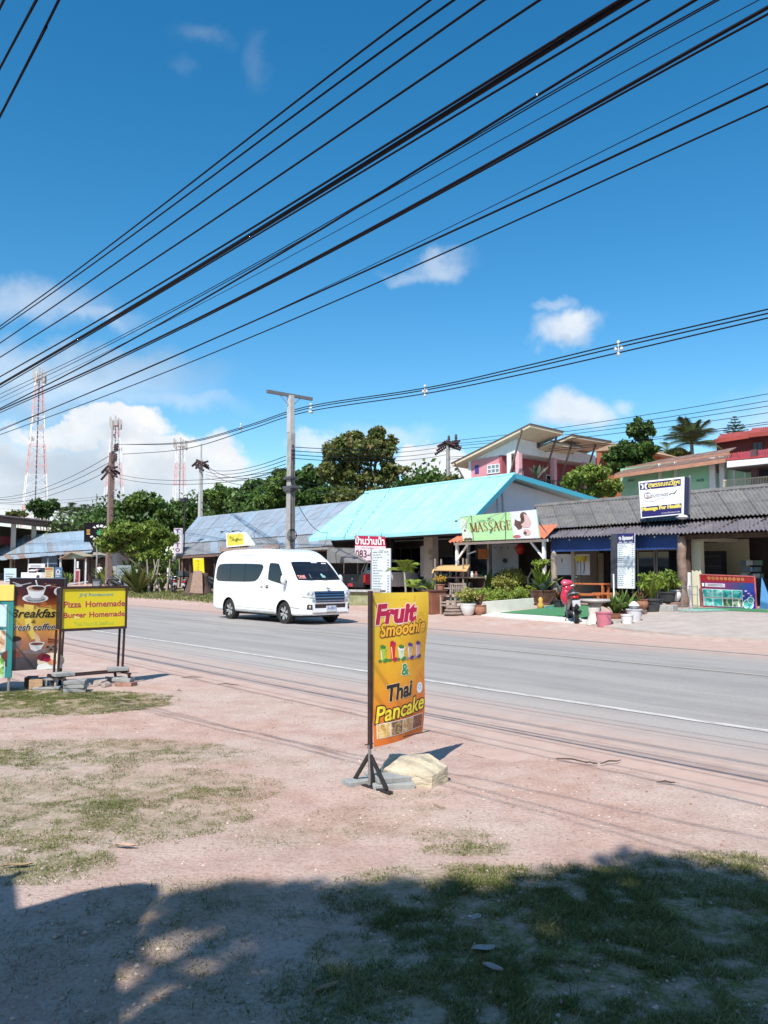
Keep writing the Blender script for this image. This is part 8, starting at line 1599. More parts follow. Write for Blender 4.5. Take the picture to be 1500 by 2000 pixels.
k_ = Kit('cabinet', 'plain red-brown cabinet left of the wooden chair', 'cabinet', onG(850, 1200) + Vector((.0, .3, 0)), ROAD + R(-12)); rb = pm('cabinet_redbrown', (.20, .075, .045), .6, .15, 4); k_.part('body', MB().box((0, 0, .40), (.58, .6, .80)), rb, bevel=.01); k_.part('top', MB().box((0, 0, .82), (.66, .68, .04)), pm('cabinet_top', (.14, .06, .045), .6)); k_.part('door', MB().box((-.02, -.305, .4), (.5, .02, .7)), rb); k_.part('knob', MB().lathe([(.015, 0), (.02, .03)], 8, (.18, -.34, .42), axis='y'), DKTRIM)
def green_bench():
 k = Kit('slatted_bench', 'green and cream slatted chair behind the white croton pot', 'chair', Vector((*onT(925, 1170, 24.6).xy, gz(onT(925, 1170, 24.6)))), ROAD); gr = pm('bench_green', (.07, .20, .10), .6, .1)
 for i in range(4): k.part('slat', MB().box((0, .3, .62 + .09 * i), (.8, .03, .06)), gr)
 for x in (-.38, .38): k.part('leg', MB().bar((x, .3, 0), (x, .34, 1.0), .05), pm('bench_cream', (.6, .58, .45), .6)); k.part('leg', MB().bar((x, -.2, 0), (x, -.2, .45), .05), pm('bench_cream', (.6, .58, .45), .6))
 for i in range(4): k.part('slat', MB().box((0, -.2 + .14 * i, .46), (.8, .1, .03)), gr)
green_bench()
_a, _b = onG(668, 1183), onG(722, 1183); k_ = Kit('low_wall', 'low mossy wall with a pale slab top between van and banner', 'wall', _a, math.atan2((_b - _a).y, (_b - _a).x)); L_ = (_b - _a).length; k_.part('wall', MB().box((L_ / 2, .2, .28), (L_ + .8, .25, .56)), pm('mossy_wall', (.24, .25, .13), .95, .3, 6, .4, 30, blot=(.36, .33, .24))); k_.part('coping', MB().box((L_ / 2, .2, .62), (L_ + 1.0, .5, .09)), CONC, bevel=.01)
def orange_table(name, label, px, py, T_, L, h, cat):
 w = onT(px, py, T_); k = Kit(name, label, cat, Vector((w.x, w.y, gz(w))), ROAD); m = pm('orange_wood', (.42, .13, .045), .5, .15, 5)
 k.part('top' if cat == 'table' else 'seat', MB().box((0, 0, h), (L, .45, .06)), m, bevel=.008)
 for x in (-L / 2 + .08, L / 2 - .08):
  for y in (-.17, .17): k.part('leg', MB().box((x, y, h / 2), (.08, .08, h)), m)
 k.part('stretcher', MB().box((0, -.17, h * .45), (L - .1, .05, .07)), m); return k
orange_table('wooden_table', 'long orange-stained wooden table behind the motor scooter', 1152, 1180, 24.6, 1.5, .72, 'table'); orange_table('wooden_bench', 'orange-stained wooden bench in front of the long wooden table', 1150, 1195, 23.7, 1.2, .42, 'bench'); orange_table('wooden_bench', 'paler orange bench end beside the hanging price list', 1183, 1195, 23.9, .8, .44, 'bench')
def stone_table():
 k = Kit('stone_table', 'round grey stone table beside the motor scooter', 'table', onG(1163, 1213), 0); s_ = pm('terrazzo', (.40, .37, .34), .7, .2, 20, blot=(.3, .27, .25)); mb = MB(); mb.smooth = True; mb.lathe([(.02, .56), (.44, .56), (.46, .60), (.44, .64), (.02, .64)], 24); k.part('top', mb, s_, smooth_angle=40); mb = MB(); mb.smooth = True; mb.lathe([(.22, 0), (.16, .2), (.16, .4), (.25, .56)], 14); k.part('pedestal', mb, s_)
 k = Kit('stone_stool', 'pale flared stone stool beside the pink bucket', 'stool', onG(1161, 1220), 0); mb = MB(); mb.smooth = True; mb.lathe([(.24, 0), (.22, .06), (.14, .3), (.17, .44), (.17, .47)], 18); k.part('body', mb, pm('stool_pale', (.56, .52, .47), .8, .1, 8), smooth_angle=40)
stone_table()
def bucket(name, label, px, py, r, h, m, hand=True, lid=False):
 k = Kit(name, label, 'bucket', onG(px, py), random.uniform(0, 3)); mb = MB(); mb.smooth = True; mb.lathe([(r * .76, 0), (r * .96, h * .93), (r * 1.05, h * .93), (r * 1.05, h), (r * .95, h), (r * .93, h * .93), (r * .72, .02), (.01, .02)], 22); k.part('body', mb, m, smooth_angle=35)
 if hand: k.part('handle', MB().tube([(r * 1.04 * math.cos(a), -r * .5 * math.sin(a) - r * .2, h * .9 - h * .55 * math.sin(a)) for a in [math.pi * i / 10 for i in range(11)]], .006, 5), STEEL)
 if lid: mb = MB(); mb.smooth = True; mb.lathe([(r * .4, h), (r * .7, h + .1), (r * .3, h + .2), (.02, h + .22)], 12); k.part('crumpled_bag', mb, pm('bag_white', (.68, .68, .70), .6), smooth_angle=30)
bucket('plastic_bucket', 'pink plastic bucket standing at the edge of the forecourt', 1180, 1224, .23, .40, pm('bucket_pink', (.48, .15, .20), .45, .08)); bucket('plastic_bucket', 'small white bucket in front of the paint pail', 1225, 1221, .17, .29, POTW); bucket('paint_pail', 'large off-white paint pail stuffed with a crumpled bag', 1239, 1216, .22, .38, pm('pail_white', (.62, .60, .62), .5, .12, 6), True, True)
rock('flat_stone', 'flat grey stone lying between the pink and white buckets', 1204, 1219, (.30, .2, .09), 41, pm('grey_stone', (.30, .27, .25), .9, .25, 9, .4), .2, [(-1, -1, 0), (1, -.8, 0), (.9, 1, 0), (-.8, .9, 0), (-.8, -.8, 1), (.7, -.9, .8), (.9, .7, 1.1), (-.9, .6, .9)])
for px, py, sz_, lb in ((1304, 1198, (.62, .32, .26), 'grey concrete block under the small dark tub'), (1252, 1203, (.36, .3, .18), 'reddish block under the terracotta pot of thorny plant')): tag(MB().box((0, 0, sz_[2] / 2), sz_).build('stone_block', CONC if px > 1300 else pm('block_red', (.26, .16, .13), .9, .2), None, onG(px, py) + Vector((0, .12, 0)), ROAD, bevel=.02), lb, 'block')
tag(MB().box((0, 0, .1), (.4, .35, .2)).build('stone_block', pm('block_red', (.26, .16, .13), .9, .2), None, onG(1318, 1189) + Vector((.05, .2, 0)), ROAD, bevel=.02), 'reddish block carrying the white urn pot', 'block')
def rack():
 k = Kit('wire_rack', 'small bare metal rack leaning at the trunk posts', 'rack', onG(1347, 1193), ROAD); mb = MB()
 for x in (-.25, 0, .25): mb.tube([(x, 0, 0), (x, .05, .8)], .012, 6)
 for z in (.15, .5, .75): mb.tube([(-.28, .0, z), (.28, .02, z)], .012, 6)
 k.part('frame', mb, STEEL)
rack()
tag(MB().tube([Vector((.9 * math.cos(a) * (1 - a / 30), .35 * math.sin(a) * (1 - a / 30), .03 + .002 * a)) for a in [i * .3 for i in range(60)]], .018, 6).build('garden_hose', pm('hose_teal', (.16, .32, .28), .5), None, onG(1378, 1197) + Vector((0, 0, .04)), 0), 'coiled pale teal hose on the mat before the tour board', 'hose')
for px, py, c_, lb in ((1056, 1190, (.55, .33, .06), 'small yellow figurine at the end of the planter wall'), (1072, 1190, (.06, .16, .32), 'pair of blue slippers below the stone stand')):
 mb = MB(); mb.smooth = True
 if c_[2] > .2:
  for x in (-.12, .12): mb.blob((x, 0, .03), (.06, .15, .04), 1, .05)
 else: mb.lathe([(.10, 0), (.12, .15), (.07, .26), (.09, .34), (.03, .42)], 12)
 tag(mb.build('slippers' if c_[2] > .2 else 'figurine', pm('trinket_' + ('blue' if c_[2] > .2 else 'yellow'), c_, .6), None, onG(px, py), ROAD), lb, 'slippers' if c_[2] > .2 else 'figurine')
tag(MB().tube([(0, 0, 0), (0, 0, 1.0)], .025, 6).build('paint_roller', POTW, None, onG(1200, 1205) + Vector((0, 0, .3)), 0), 'white pole leaning below the hanging price list', 'pole')
# left stalls: signs, boards, people, bikes
def post_sign(name, label, a, b, T_, m, th=.06, cat='sign', post=None):
 k = Kit(name, label, cat, Vector((*onT((a[0] + b[0]) / 2, b[1], T_).xy, gz(onT((a[0] + b[0]) / 2, b[1], T_)))), ROAD); p, q = k.p(a[0], b[1], T_), k.p(b[0], a[1], T_); pa, pb = k.p(a[0], a[1], T_), k.p(b[0], b[1], T_)
 f = lambda u, v, l: lerp(lerp(p, pb, u), lerp(pa, q, u), v) + Vector((0, -l, 0))
 bd = k.part('board', MB().prism([f(0, 0, 0), f(1, 0, 0), f(1, 1, 0), f(0, 1, 0)], (0, 0, 0), (0, th, 0)), m);
 if post is not None: c = f(post, 0, -th - .04); k.part('post', MB().bar((c.x, c.y, -.1), (c.x, c.y, f(post, .9, 0).z), .09), POLEC)
 return k, f, bd
def weed_sign():
 k, f, bd = post_sign('weed_station_sign', 'black WEED STATION sign with a green hemp leaf on a post', (164, 1020.5), (215, 1058.5), 24.6, pm('sign_black', (.007, .006, .008), .9, .1, spec=.1), .12, post=.45); P = Print(f, .012); gl = pm('ink_hemp_green', (.02, .22, .07), .5, .2, 8); gl2 = pm('ink_hemp_light', (.12, .45, .18), .5, .2, 8)
 cx, cy = .63, .44
 for a, L in ((90, .30), (60, .27), (120, .27), (30, .23), (150, .23), (5, .15), (175, .15)):
  d = Vector((math.cos(R(a)) * .78, math.sin(R(a)))); n_ = Vector((-d.y * .78, d.x)); c = Vector((cx, cy - .05)); pts = [c]
  for u, w in ((.25, .028), (.5, .045), (.75, .03)): pts.append(c + d * L * u + n_ * w)
  pts.append(c + d * L)
  for u, w in ((.75, .03), (.5, .045), (.25, .028)): pts.append(c + d * L * u - n_ * w)
  P.poly([tuple(p) for p in pts], gl, 1); P.stroke([tuple(c), tuple(c + d * L * .9)], .008, gl2, 2)
 P.stroke([(cx, cy - .05), (cx + .01, cy - .14)], .012, gl2, 2)
 for i, ch in enumerate('WEED'): a = R(128 - 25 * i); P.text(ch, cx + .33 * math.cos(a) - .042, cy + .38 * math.sin(a) - .045, cx + .33 * math.cos(a) + .042, cy + .38 * math.sin(a) + .06, INK_W, bold=.05, rot=math.degrees(a) - 90, lay=1)
 for i, ch in enumerate('STATION'): a = R(208 + 22 * i); P.text(ch, cx + .36 * math.cos(a) - .036, cy + .36 * math.sin(a) - .05, cx + .36 * math.cos(a) + .036, cy + .36 * math.sin(a) + .05, INK_W, bold=.05, rot=math.degrees(a) + 90, lay=1)
 am = pm('ink_amber_sign', (.55, .30, .06), .5)
 for v in (.62, .55, .46, .40): P.rect(.11, v - .02, .25, v + .02, am, 1, 1, 1)
 P.rect(.88, .86, .97, .90, INK_LG, 1, 1, 1); P.build('lettering', bd)
weed_sign()
def tattoo_sign():
 k, f, bd = post_sign('tattoo_sign', 'tall narrow white TATTOO sign on a thin black pole', (339.5, 1031.5), (354.5, 1086.5), 24.4, pm('sign_lilac_white', (.66, .62, .66), .5, .05), .10); P = Print(f, .012)
 for i, ch in enumerate('TATTOO'): v = .90 - .168 * i; P.text(ch, .24, v - .062, .78, v + .062, pm('ink_violet', (.12, .02, .14), .5), bold=.03, lay=1)
 P.build('lettering', bd); c = f(1.12, 0, -.1); zt = k.p(355, 978, 24.4).z; k.part('pole', MB().tube([(c.x, c.y, -.1), (c.x, c.y, zt)], .05, 8), BLACKM); k.part('floodlight', MB().box((c.x - .1, c.y, zt + .05), (.6, .3, .22)), BLACKM, bevel=.03); k.part('hanger', MB().bar(f(0, .8, -.12), f(-1.0, .82, -.12), .04), STEEL)
 c = k.p(340, 1093, 24.3); mb = MB(); mb.smooth = True; mb.blob((c.x, c.y, c.z), .13, 0, 0, 12, 8); k.part('globe_lamp', mb, POTW)
tattoo_sign()
def yellow_banner():
 T_ = 23.8; k = Kit('yellow_banner', 'bright yellow vertical cloth banner hung before the dark shopfront', 'banner', Vector((*onT(388, 1140, T_).xy, gz(onT(388, 1140, T_)))), ROAD); a, b, c, d = k.p(377.5, 1134, T_), k.p(399, 1139, T_), k.p(397.5, 1089, T_), k.p(376.5, 1089.5, T_)
 f = lambda u, v, l: lerp(lerp(a, b, u), lerp(d, c, u), v) + Vector((0, -l + .04 * math.sin(6 * u + 3 * v) * (1 - v), 0)); mb = MB(); mb.smooth = True; mb.grid(lambda u, v: f(u, v, 0), 8, 12); mb.grid(lambda u, v: f(1 - u, v, -.02), 8, 12); cl = k.part('cloth', mb, pm('banner_yellow', (.72, .58, .01), .6, .05, 3)); P = Print(f, .012); oc = pm('ink_ochre_faint', (.50, .36, .01), .5); rr = random.Random(1)
 for i in range(7): P.stroke([(.42 + rr.uniform(-.1, .1), .9 - .12 * i), (.62, .86 - .12 * i), (.45, .82 - .12 * i)], .03, oc, 1)
 P.rect(.2, .93, .8, .95, INK_W, 1, 2, 1); P.build('print', cl); k.part('rod', MB().tube([f(-.05, 1, 0), f(1.05, 1, 0)], .02, 6), BLACKM)
yellow_banner()
def chalkboard():
 k, f, bd = post_sign('chalkboard', 'grey-green menu chalkboard with pale script right of the pillar', (228, 1104), (256, 1146), 24.0, pm('board_slate_green', (.20, .25, .25), .7, .15, 3, blot=(.30, .35, .36)), .06); P = Print(f, .012); ck = pm('chalk', (.55, .57, .55), .8); dk = pm('board_ink', (.05, .07, .07), .6)
 P.stroke([(.2, .86), (.32, .80), (.42, .88), (.5, .80), (.62, .88), (.75, .82), (.85, .90)], .03, dk, 1); P.stroke([(.25, .72), (.35, .66), (.45, .74), (.55, .66), (.7, .72)], .03, dk, 1)
 for i in range(6): P.rect(.15, .50 - .085 * i, .85 - .1 * (i % 3), .525 - .085 * i, ck, 1, 1, 1)
 P.build('lettering', bd)
 for u in (.06, .94): k.part('leg', MB().bar(f(u, 0, -.03), f(u, -.12, -.03), .05), WOODP)
chalkboard()
for nm, lb, a, b, T_, col in (('sandwich_board', 'small dark chalk sandwich board below the person in white', (180, 1131), (198, 1147), 23.6, (.03, .032, .04)), ('notice_board', 'pale blue notice board standing at the far left', (8, 1110), (31, 1142), 25.0, (.42, .55, .60)), ('menu_board', 'cream and orange menu panel in the row of stalls', (88, 1108), (104, 1130), 25.2, (.50, .45, .24)), ('poster_board', 'dark blue poster panel left of the red door', (107, 1108), (121, 1130), 25.2, (.06, .14, .25)), ('stall_sign', 'long white stall sign board above the white stall counter', (56, 1101), (87, 1109), 25.3, (.66, .66, .68)), ('leaflet_board', 'white leaflet panel left of the chalkboard plants', (255, 1112), (268, 1138), 25.0, (.42, .44, .43))):
 k, f, bd = post_sign(nm, lb, a, b, T_, pm(nm + '_paint', col, .6, .15, 3), .05, post=.5 if nm in ('stall_sign', 'menu_board', 'poster_board') else None); P = Print(f, .012); ink = INK_LG if sum(col) < .6 else INK_GREY
 if nm == 'menu_board': P.rect(.05, .75, .95, .95, pm('ink_brick', (.36, .12, .05), .5), 1); ink = pm('ink_brick', (.36, .12, .05), .5)
 for i in range(4): P.rect(.12, .62 - .15 * i, .85 - .12 * (i % 2), .67 - .15 * i, ink, 1, 1, 1)
 if nm == 'poster_board': P.ell(.5, .6, .28, .22, INK_LG, 2); P.ell(.5, .6, .15, .12, INK_B, 3)
 P.build('lettering', bd)
def stall_counter():
 k = Kit('stall_counter', 'white stall counter with a slanted shelf in the row of stalls', 'counter', Vector((*onT(72, 1128, 25.6).xy, gz(onT(72, 1128, 25.6)))), ROAD); a, b = k.p(48, 1128, 25.6), k.p(87, 1128, 25.6); w = WHITEP
 k.part('body', MB().box(((a.x + b.x) / 2, 0, .5), (b.x - a.x, .7, 1.0)), w, bevel=.02); k.part('shelf', MB().box(((a.x + b.x) / 2 + .5, -.2, 1.25), (2.2, .6, .06), (R(20), 0, 0)), pm('shelf_pink_white', (.70, .60, .62), .5)); k.part('opening', MB().box((b.x - .8, -.36, .45), (.9, .02, .6)), DARKW)
 for x in (a.x + .1, b.x - .1): k.part('post', MB().box((x, .3, 1.2), (.06, .06, 2.4)), w)
stall_counter()
def person():
 T_ = 25.4; w = onT(194, 1120, T_); g = Vector((w.x, w.y, gz(w))); k = Kit('person', 'person in a white shirt and dark cap standing beside the grey pillar', 'person', g, R(-150) + ROAD)
 J = [((0, 0, .95), .15), ((0, .0, 1.12), .135), ((0, -.01, 1.3), .16), ((0, 0, 1.44), .12), ((0, 0, 1.5), .055), ((0, .01, 1.57), .06), ((.09, 0, .90), .10), ((.11, .02, .5), .07), ((.11, -.02, .09), .045), ((.12, .12, .04), .04), ((-.09, 0, .90), .10), ((-.12, .03, .5), .07), ((-.12, -.02, .09), .045), ((-.13, .12, .04), .04), ((.19, 0, 1.42), .065), ((.25, -.02, 1.15), .048), ((.24, .12, .92), .035), ((.24, .16, .84), .03), ((-.19, 0, 1.42), .065), ((-.27, .0, 1.16), .048), ((-.2, .2, 1.02), .035), ((-.16, .27, 1.0), .03)]
 E = [(0, 1), (1, 2), (2, 3), (3, 4), (4, 5), (0, 6), (6, 7), (7, 8), (8, 9), (0, 10), (10, 11), (11, 12), (12, 13), (3, 14), (14, 15), (15, 16), (16, 17), (3, 18), (18, 19), (19, 20), (20, 21)]
 def skin(name, J, E, m, sub=2):
  me = bpy.data.meshes.new(name); me.from_pydata([j[0] for j in J], E, []); me.update(); o = bpy.data.objects.new(name, me); COL.objects.link(o); md = o.modifiers.new('skin', 'SKIN'); md.use_smooth_shade = True; me.skin_vertices.new() if not me.skin_vertices else None
  for i, j in enumerate(J): me.skin_vertices[0].data[i].radius = (j[1], j[1] * .85)
  me.skin_vertices[0].data[0].use_root = True; sb = o.modifiers.new('sub', 'SUBSURF'); sb.levels = sub; sb.render_levels = sub; me.materials.append(m); o.parent = k.root; return o
 sk = pm('skin', (.36, .20, .14), .6, .08); skin('body', J, E, sk)
 for sx, (wx, wy, wz) in ((1, (.24, .16, .84)), (-1, (-.16, .27, 1.0))):
  for i in range(5):
   d = Vector((.012 * (i - 2), .02, -.02)) if i else Vector((-.035 * sx, .03, .0)); p = Vector((wx, wy, wz)); L = (.05, .08, .088, .082, .065)[i]; skin('finger', [(tuple(p), .012), (tuple(p + d * .8 + Vector((0, L * .4, -L * .4))), .0095), (tuple(p + d + Vector((0, L * .55, -L * .95))), .008)], [(0, 1), (1, 2)], sk, 1)
 shirt = [(J[i][0], J[i][1] * 1.14 + .012) for i in (0, 1, 2, 3)] + [((.19, 0, 1.42), .085), ((.235, -.015, 1.24), .075), ((-.19, 0, 1.42), .085), ((-.24, 0, 1.25), .075)]; skin('shirt', shirt, [(0, 1), (1, 2), (2, 3), (3, 4), (4, 5), (3, 6), (6, 7)], pm('shirt_white', (.75, .75, .74), .8, .05))
 tr = [((0, 0, .97), .165), ((.09, 0, .88), .115), ((.11, .02, .5), .085), ((.11, -.02, .14), .07), ((-.09, 0, .88), .115), ((-.12, .03, .5), .085), ((-.12, -.02, .14), .07)]; skin('trousers', tr, [(0, 1), (1, 2), (2, 3), (0, 4), (4, 5), (5, 6)], pm('trousers_dark', (.05, .05, .07), .8))
 mb = MB(); mb.smooth = True; mb.blob((0, .015, 1.665), (.078, .098, .118), 1, .0, 16, 12); mb.blob((0, .118, 1.65), (.014, .024, .03), 0, 0, 8, 6); mb.blob((.08, .0, 1.66), (.014, .022, .032), 0, 0, 8, 6); mb.blob((-.08, .0, 1.66), (.014, .022, .032), 0, 0, 8, 6); hd = k.part('head', mb, sk)
 for sx in (-1, 1): mb = MB(); mb.smooth = True; mb.blob((sx * .03, .098, 1.685), (.013, .01, .009), 0, 0, 8, 6); k.part('eye', mb, INK_K, hd)
 mb = MB(); mb.smooth = True; mb.blob((0, .106, 1.605), (.024, .008, .007), 0, 0, 8, 6); k.part('mouth', mb, INK_BR, hd)
 mb = MB(); mb.smooth = True; mb.blob((0, -.005, 1.725), (.088, .105, .075), 1, 0, 14, 8); mb.blob((0, .12, 1.705), (.06, .07, .012), 0, 0, 12, 6); k.part('cap', mb, pm('cap_dark', (.02, .02, .025), .8), hd)
person()
blk = pm('bike_black', (.02, .02, .024), .3, .1, 5, coat=.4)
b1 = scooter('motorbike', 'black motorbike parked side-on before the tree stump', onG(338, 1160) + Vector((0, .2, 0)), ROAD + R(160), 'motorbikes before the dark shopfront', blk); b2 = copy_thing(b1.root, onG(352, 1162) + Vector((.3, .3, 0)), ROAD + R(120), 'second black motorbike half behind the first one'); b3 = copy_thing(b1.root, onG(404, 1156) + Vector((0, .2, 0)), ROAD + R(15), 'motorbike partly hidden behind the yellow banner'); b4 = copy_thing(b1.root, onG(214, 1153) + Vector((0, .3, 0)), ROAD + R(30), 'motorbike left of the chalkboard near the left stalls')
def stump():
 g = onG(388, 1162); k = Kit('tree_stump', 'broad dark tree stump with a pale cut bark face', 'stump', g, 0, None); mb = MB(); mb.smooth = True; mb.lathe([(.95, -.1), (.78, .2), (.62, .6), (.52, 1.0), (.48, 1.25)], 18); rr = random.Random(6); mb.v = [(x * (1 + .14 * mnoise.noise((x * 2, y * 2, z))), y * (1 + .14 * mnoise.noise((x * 2, y * 2, z + 5))), z) for x, y, z in mb.v]; k.part('trunk', mb, pm('stump_bark', (.10, .065, .05), .95, .3, 6, .5, 20))
 f = [Vector((-.30, -.80, .15)), Vector((.42, -.80, .1)), Vector((.30, -.52, 1.35)), Vector((-.18, -.52, 1.38))]; k.part('bark_slab', MB().prism(f, (0, -.03, 0), (0, .05, 0)), pm('bark_slab_tan', (.27, .18, .135), .9, .2, 6, .4, 30))
stump()
k_ = Kit('rustic_table', 'dark low table with goods in the shopfront behind the motorbikes', 'table', Vector((*onT(352, 1135, 24.8).xy, gz(onT(352, 1135, 24.8)))), ROAD); k_.part('top', MB().box((0, 0, .8), (2.4, .8, .06)), WOODD); [k_.part('leg', MB().box((x, y, .4), (.07, .07, .8)), WOODD) for x in (-1.1, 1.1) for y in (-.3, .3)]
tag(MB().box((0, 0, .17), (.75, .5, .34)).build('crate', pm('crate_pale', (.55, .50, .46), .7), None, L2W(k_, (.5, 0, .83)), ROAD, bevel=.01), 'pale crate on the dark low table behind the motorbikes', 'crate')
k_ = Kit('thin_stemmed_shrub', 'cluster of thin leaning pale stems below the bright street tree', 'shrub', onG(300, 1158), 0)
for i, (x, y, a) in enumerate(((0, 0, .3), (.4, .2, -.5), (-.5, .1, .7), (.7, .3, .2), (-.2, -.2, -.2))): k_.part('stem', MB().tube([(x, y, -.1), (x + a * .6, y, 1.0), (x + a, y, 2.1)], [.07, .055, .03], 7), TRUNKP)
# grass, pebbles, litter, shade trees
def make_grass():
 rng = np.random.default_rng(5); X, Y_, K_ = [], [], []
 for p, rx, ry, k in _gp:
  m_ = int(16000 * rx * ry * 3.14 * k / .55) + 300; a = rng.uniform(0, 6.283, m_); r = rng.random(m_) ** .55 * 1.3; X.append(p.x + rx * r * np.cos(a)); Y_.append(p.y + ry * r * np.sin(a)); K_.append(np.full(m_, k))
 m_ = 9000; X.append(rng.uniform(-8, 6, m_)); Y_.append(rng.uniform(2.3, 9.5, m_)); K_.append(np.full(m_, .25))
 xs, ys, pw = np.concatenate(X), np.concatenate(Y_), np.concatenate(K_)
 nz = np.array([mnoise.noise((x * 3.0, y * 3.0, 2)) * .5 + mnoise.noise((x * 9, y * 9, 5)) * .5 for x, y in zip(xs, ys)])
 keep = (rng.random(len(xs)) < np.clip(.40 + nz * 1.9, 0, 1)) & (xs * ET.x + ys * ET.y < 5.3) & (ys > 2.0); xs, ys, pw = xs[keep], ys[keep], pw[keep]; n = len(xs)
 sv, tv = xs * ES.x + ys * ES.y, xs * ET.x + ys * ET.y; z = np.array([bumps(a_, b_) for a_, b_ in zip(sv, tv)]); a = rng.uniform(0, 2 * np.pi, n); h = rng.uniform(.005, .017, n) * (.6 + .9 * pw) * np.where(rng.random(n) < .03, 2.3, 1); w = rng.uniform(.0012, .003, n); ln = rng.uniform(.4, 2.2, n) * h
 b = np.stack([xs, ys, z - .003], 1); s_ = np.stack([np.cos(a), np.sin(a), 0 * a], 1) * w[:, None]; t_ = b + np.stack([np.cos(a + 1.3) * ln, np.sin(a + 1.3) * ln, h], 1)
 V = np.stack([b - s_, b + s_, t_], 1).reshape(-1, 3); Fq = np.arange(n * 3).reshape(n, 3)
 gm = leafm('grass_blades', [(.05, .075, .012), (.10, .13, .025), (.18, .19, .06), (.36, .31, .16)], .7, .2, 1.5); tag(npmesh('grass', V, Fq, gm, k=3), 'thin patchy grass growing in the near dirt', 'grass', kind='stuff')
 N = 26000; s0 = rng.uniform(-62, -27, N); t0 = rng.uniform(18.6, 24, N); pp = np.array([ES * a_ + ET * b_ for a_, b_ in zip(s0, t0)]); g = np.array([grassy(q[0], q[1]) for q in pp]); keep = rng.random(N) < g; pp, s0, t0 = pp[keep], s0[keep], t0[keep]; n = len(pp); zz = np.array([Hst(a_, b_) for a_, b_ in zip(s0, t0)]); a = rng.uniform(0, 6.28, n); h = rng.uniform(.05, .16, n); b = np.stack([pp[:, 0], pp[:, 1], zz], 1); s_ = np.stack([np.cos(a), np.sin(a), 0 * a], 1) * .025
 V = np.stack([b - s_, b + s_, b + np.stack([np.cos(a + 1) * h * .5, np.sin(a + 1) * h * .5, h], 1)], 1).reshape(-1, 3); tag(npmesh('verge_grass', V, np.arange(n * 3).reshape(n, 3), gm, k=3), 'rough grass verge on the far side of the road', 'grass', kind='stuff')
make_grass()
def make_pebbles():
 rng = np.random.default_rng(9); N = 42000; xs = rng.uniform(-8, 6.5, N); ys = 2.4 + 9.5 * rng.random(N) ** 1.6; t = xs * ET.x + ys * ET.y; k = (t < 5.6) | (rng.random(N) < .10 * (t < 7.5)); nz = np.array([mnoise.noise((x * .8, y * .8, 9)) for x, y in zip(xs, ys)]); k &= rng.random(N) < np.clip(.45 + nz * 1.3, .06, 1); xs, ys = xs[k], ys[k]; n = len(xs)
 z = np.array([Hst(*ST(Vector((x, y, 0)))[:2]) + bumps(*ST(Vector((x, y, 0)))[:2]) for x, y in zip(xs, ys)]); r = .0035 + .011 * rng.random(n) ** 3.5
 base = np.array([(1, 0, 0), (0, 1, 0), (-1, 0, 0), (0, -1, 0), (.1, 0, .75), (0, .1, -.6)]); V = base[None] * r[:, None, None] * rng.uniform(.65, 1.3, (n, 6, 1)); a = rng.uniform(0, 6.28, n); c, s_ = np.cos(a)[:, None], np.sin(a)[:, None]; V = np.stack([V[:, :, 0] * c - V[:, :, 1] * s_, V[:, :, 0] * s_ + V[:, :, 1] * c, V[:, :, 2]], -1); V += np.stack([xs, ys, z + r * .15], 1)[:, None]
 f = np.array([(0, 1, 4), (1, 2, 4), (2, 3, 4), (3, 0, 4), (1, 0, 5), (2, 1, 5), (3, 2, 5), (0, 3, 5)]); Fq = (np.arange(n)[:, None, None] * 6 + f[None]).reshape(-1, 3)
 m = leafm('pebble', [(.22, .135, .11), (.36, .24, .195), (.46, .34, .285), (.56, .48, .43)], .9, 0.0, 3); tag(npmesh('pebbles', V.reshape(-1, 3), Fq, m, k=3), 'loose pebbles scattered over the near dirt', 'pebbles', kind='stuff')
make_pebbles()
DRY = pm('dry_leaf', (.34, .23, .14), .8, .3, 20)
def dry_leaf(label, px, py, L, w, rz, curl=.25, m=DRY, name='fallen_leaf', cat='leaf', group='fallen leaves on the near ground'):
 p = onG(px, py); mb = MB(); mb.smooth = True
 def f(u, v): x = (u - .5) * L; ww = w * math.sin(math.pi * min(.98, max(.02, u))) ** .7; return Vector((x, (v - .5) * ww, .012 + curl * w * (2 * v - 1) ** 2 + .02 * L * math.sin(7 * u)))
 mb.grid(f, 10, 4); o = mb.build(name, m, None, Vector((p.x, p.y, p.z + bumps(*ST(p)[:2]) + .004)), rz); return tag(o, label, cat, group)
dry_leaf('long curled dry leaf at the left edge of the ground', 35, 1692, .15, .035, .25); dry_leaf('broad dry leaf lying in the grass near the shade', 245, 1658, .13, .04, -.1, m=pm('pale_dry_leaf', (.42, .30, .22), .8, .2, 20)); dry_leaf('grey curled leaf in the foreground shade right of centre', 962, 1904, .09, .04, -.6, m=pm('grey_leaf', (.40, .36, .33), .8)); dry_leaf('pale flat leaf lying deep in the foreground shade', 945, 1860, .11, .05, .2, .1, m=pm('grey_leaf', (.40, .36, .33), .8)); dry_leaf('small pale leaf at the edge of the shade', 930, 1802, .07, .04, 1.0, m=pm('grey_leaf', (.40, .36, .33), .8)); dry_leaf('narrow leaf half hidden in bottom shade', 640, 1935, .1, .03, .7)
STICK = pm('dark_twig', (.10, .065, .05), .9)
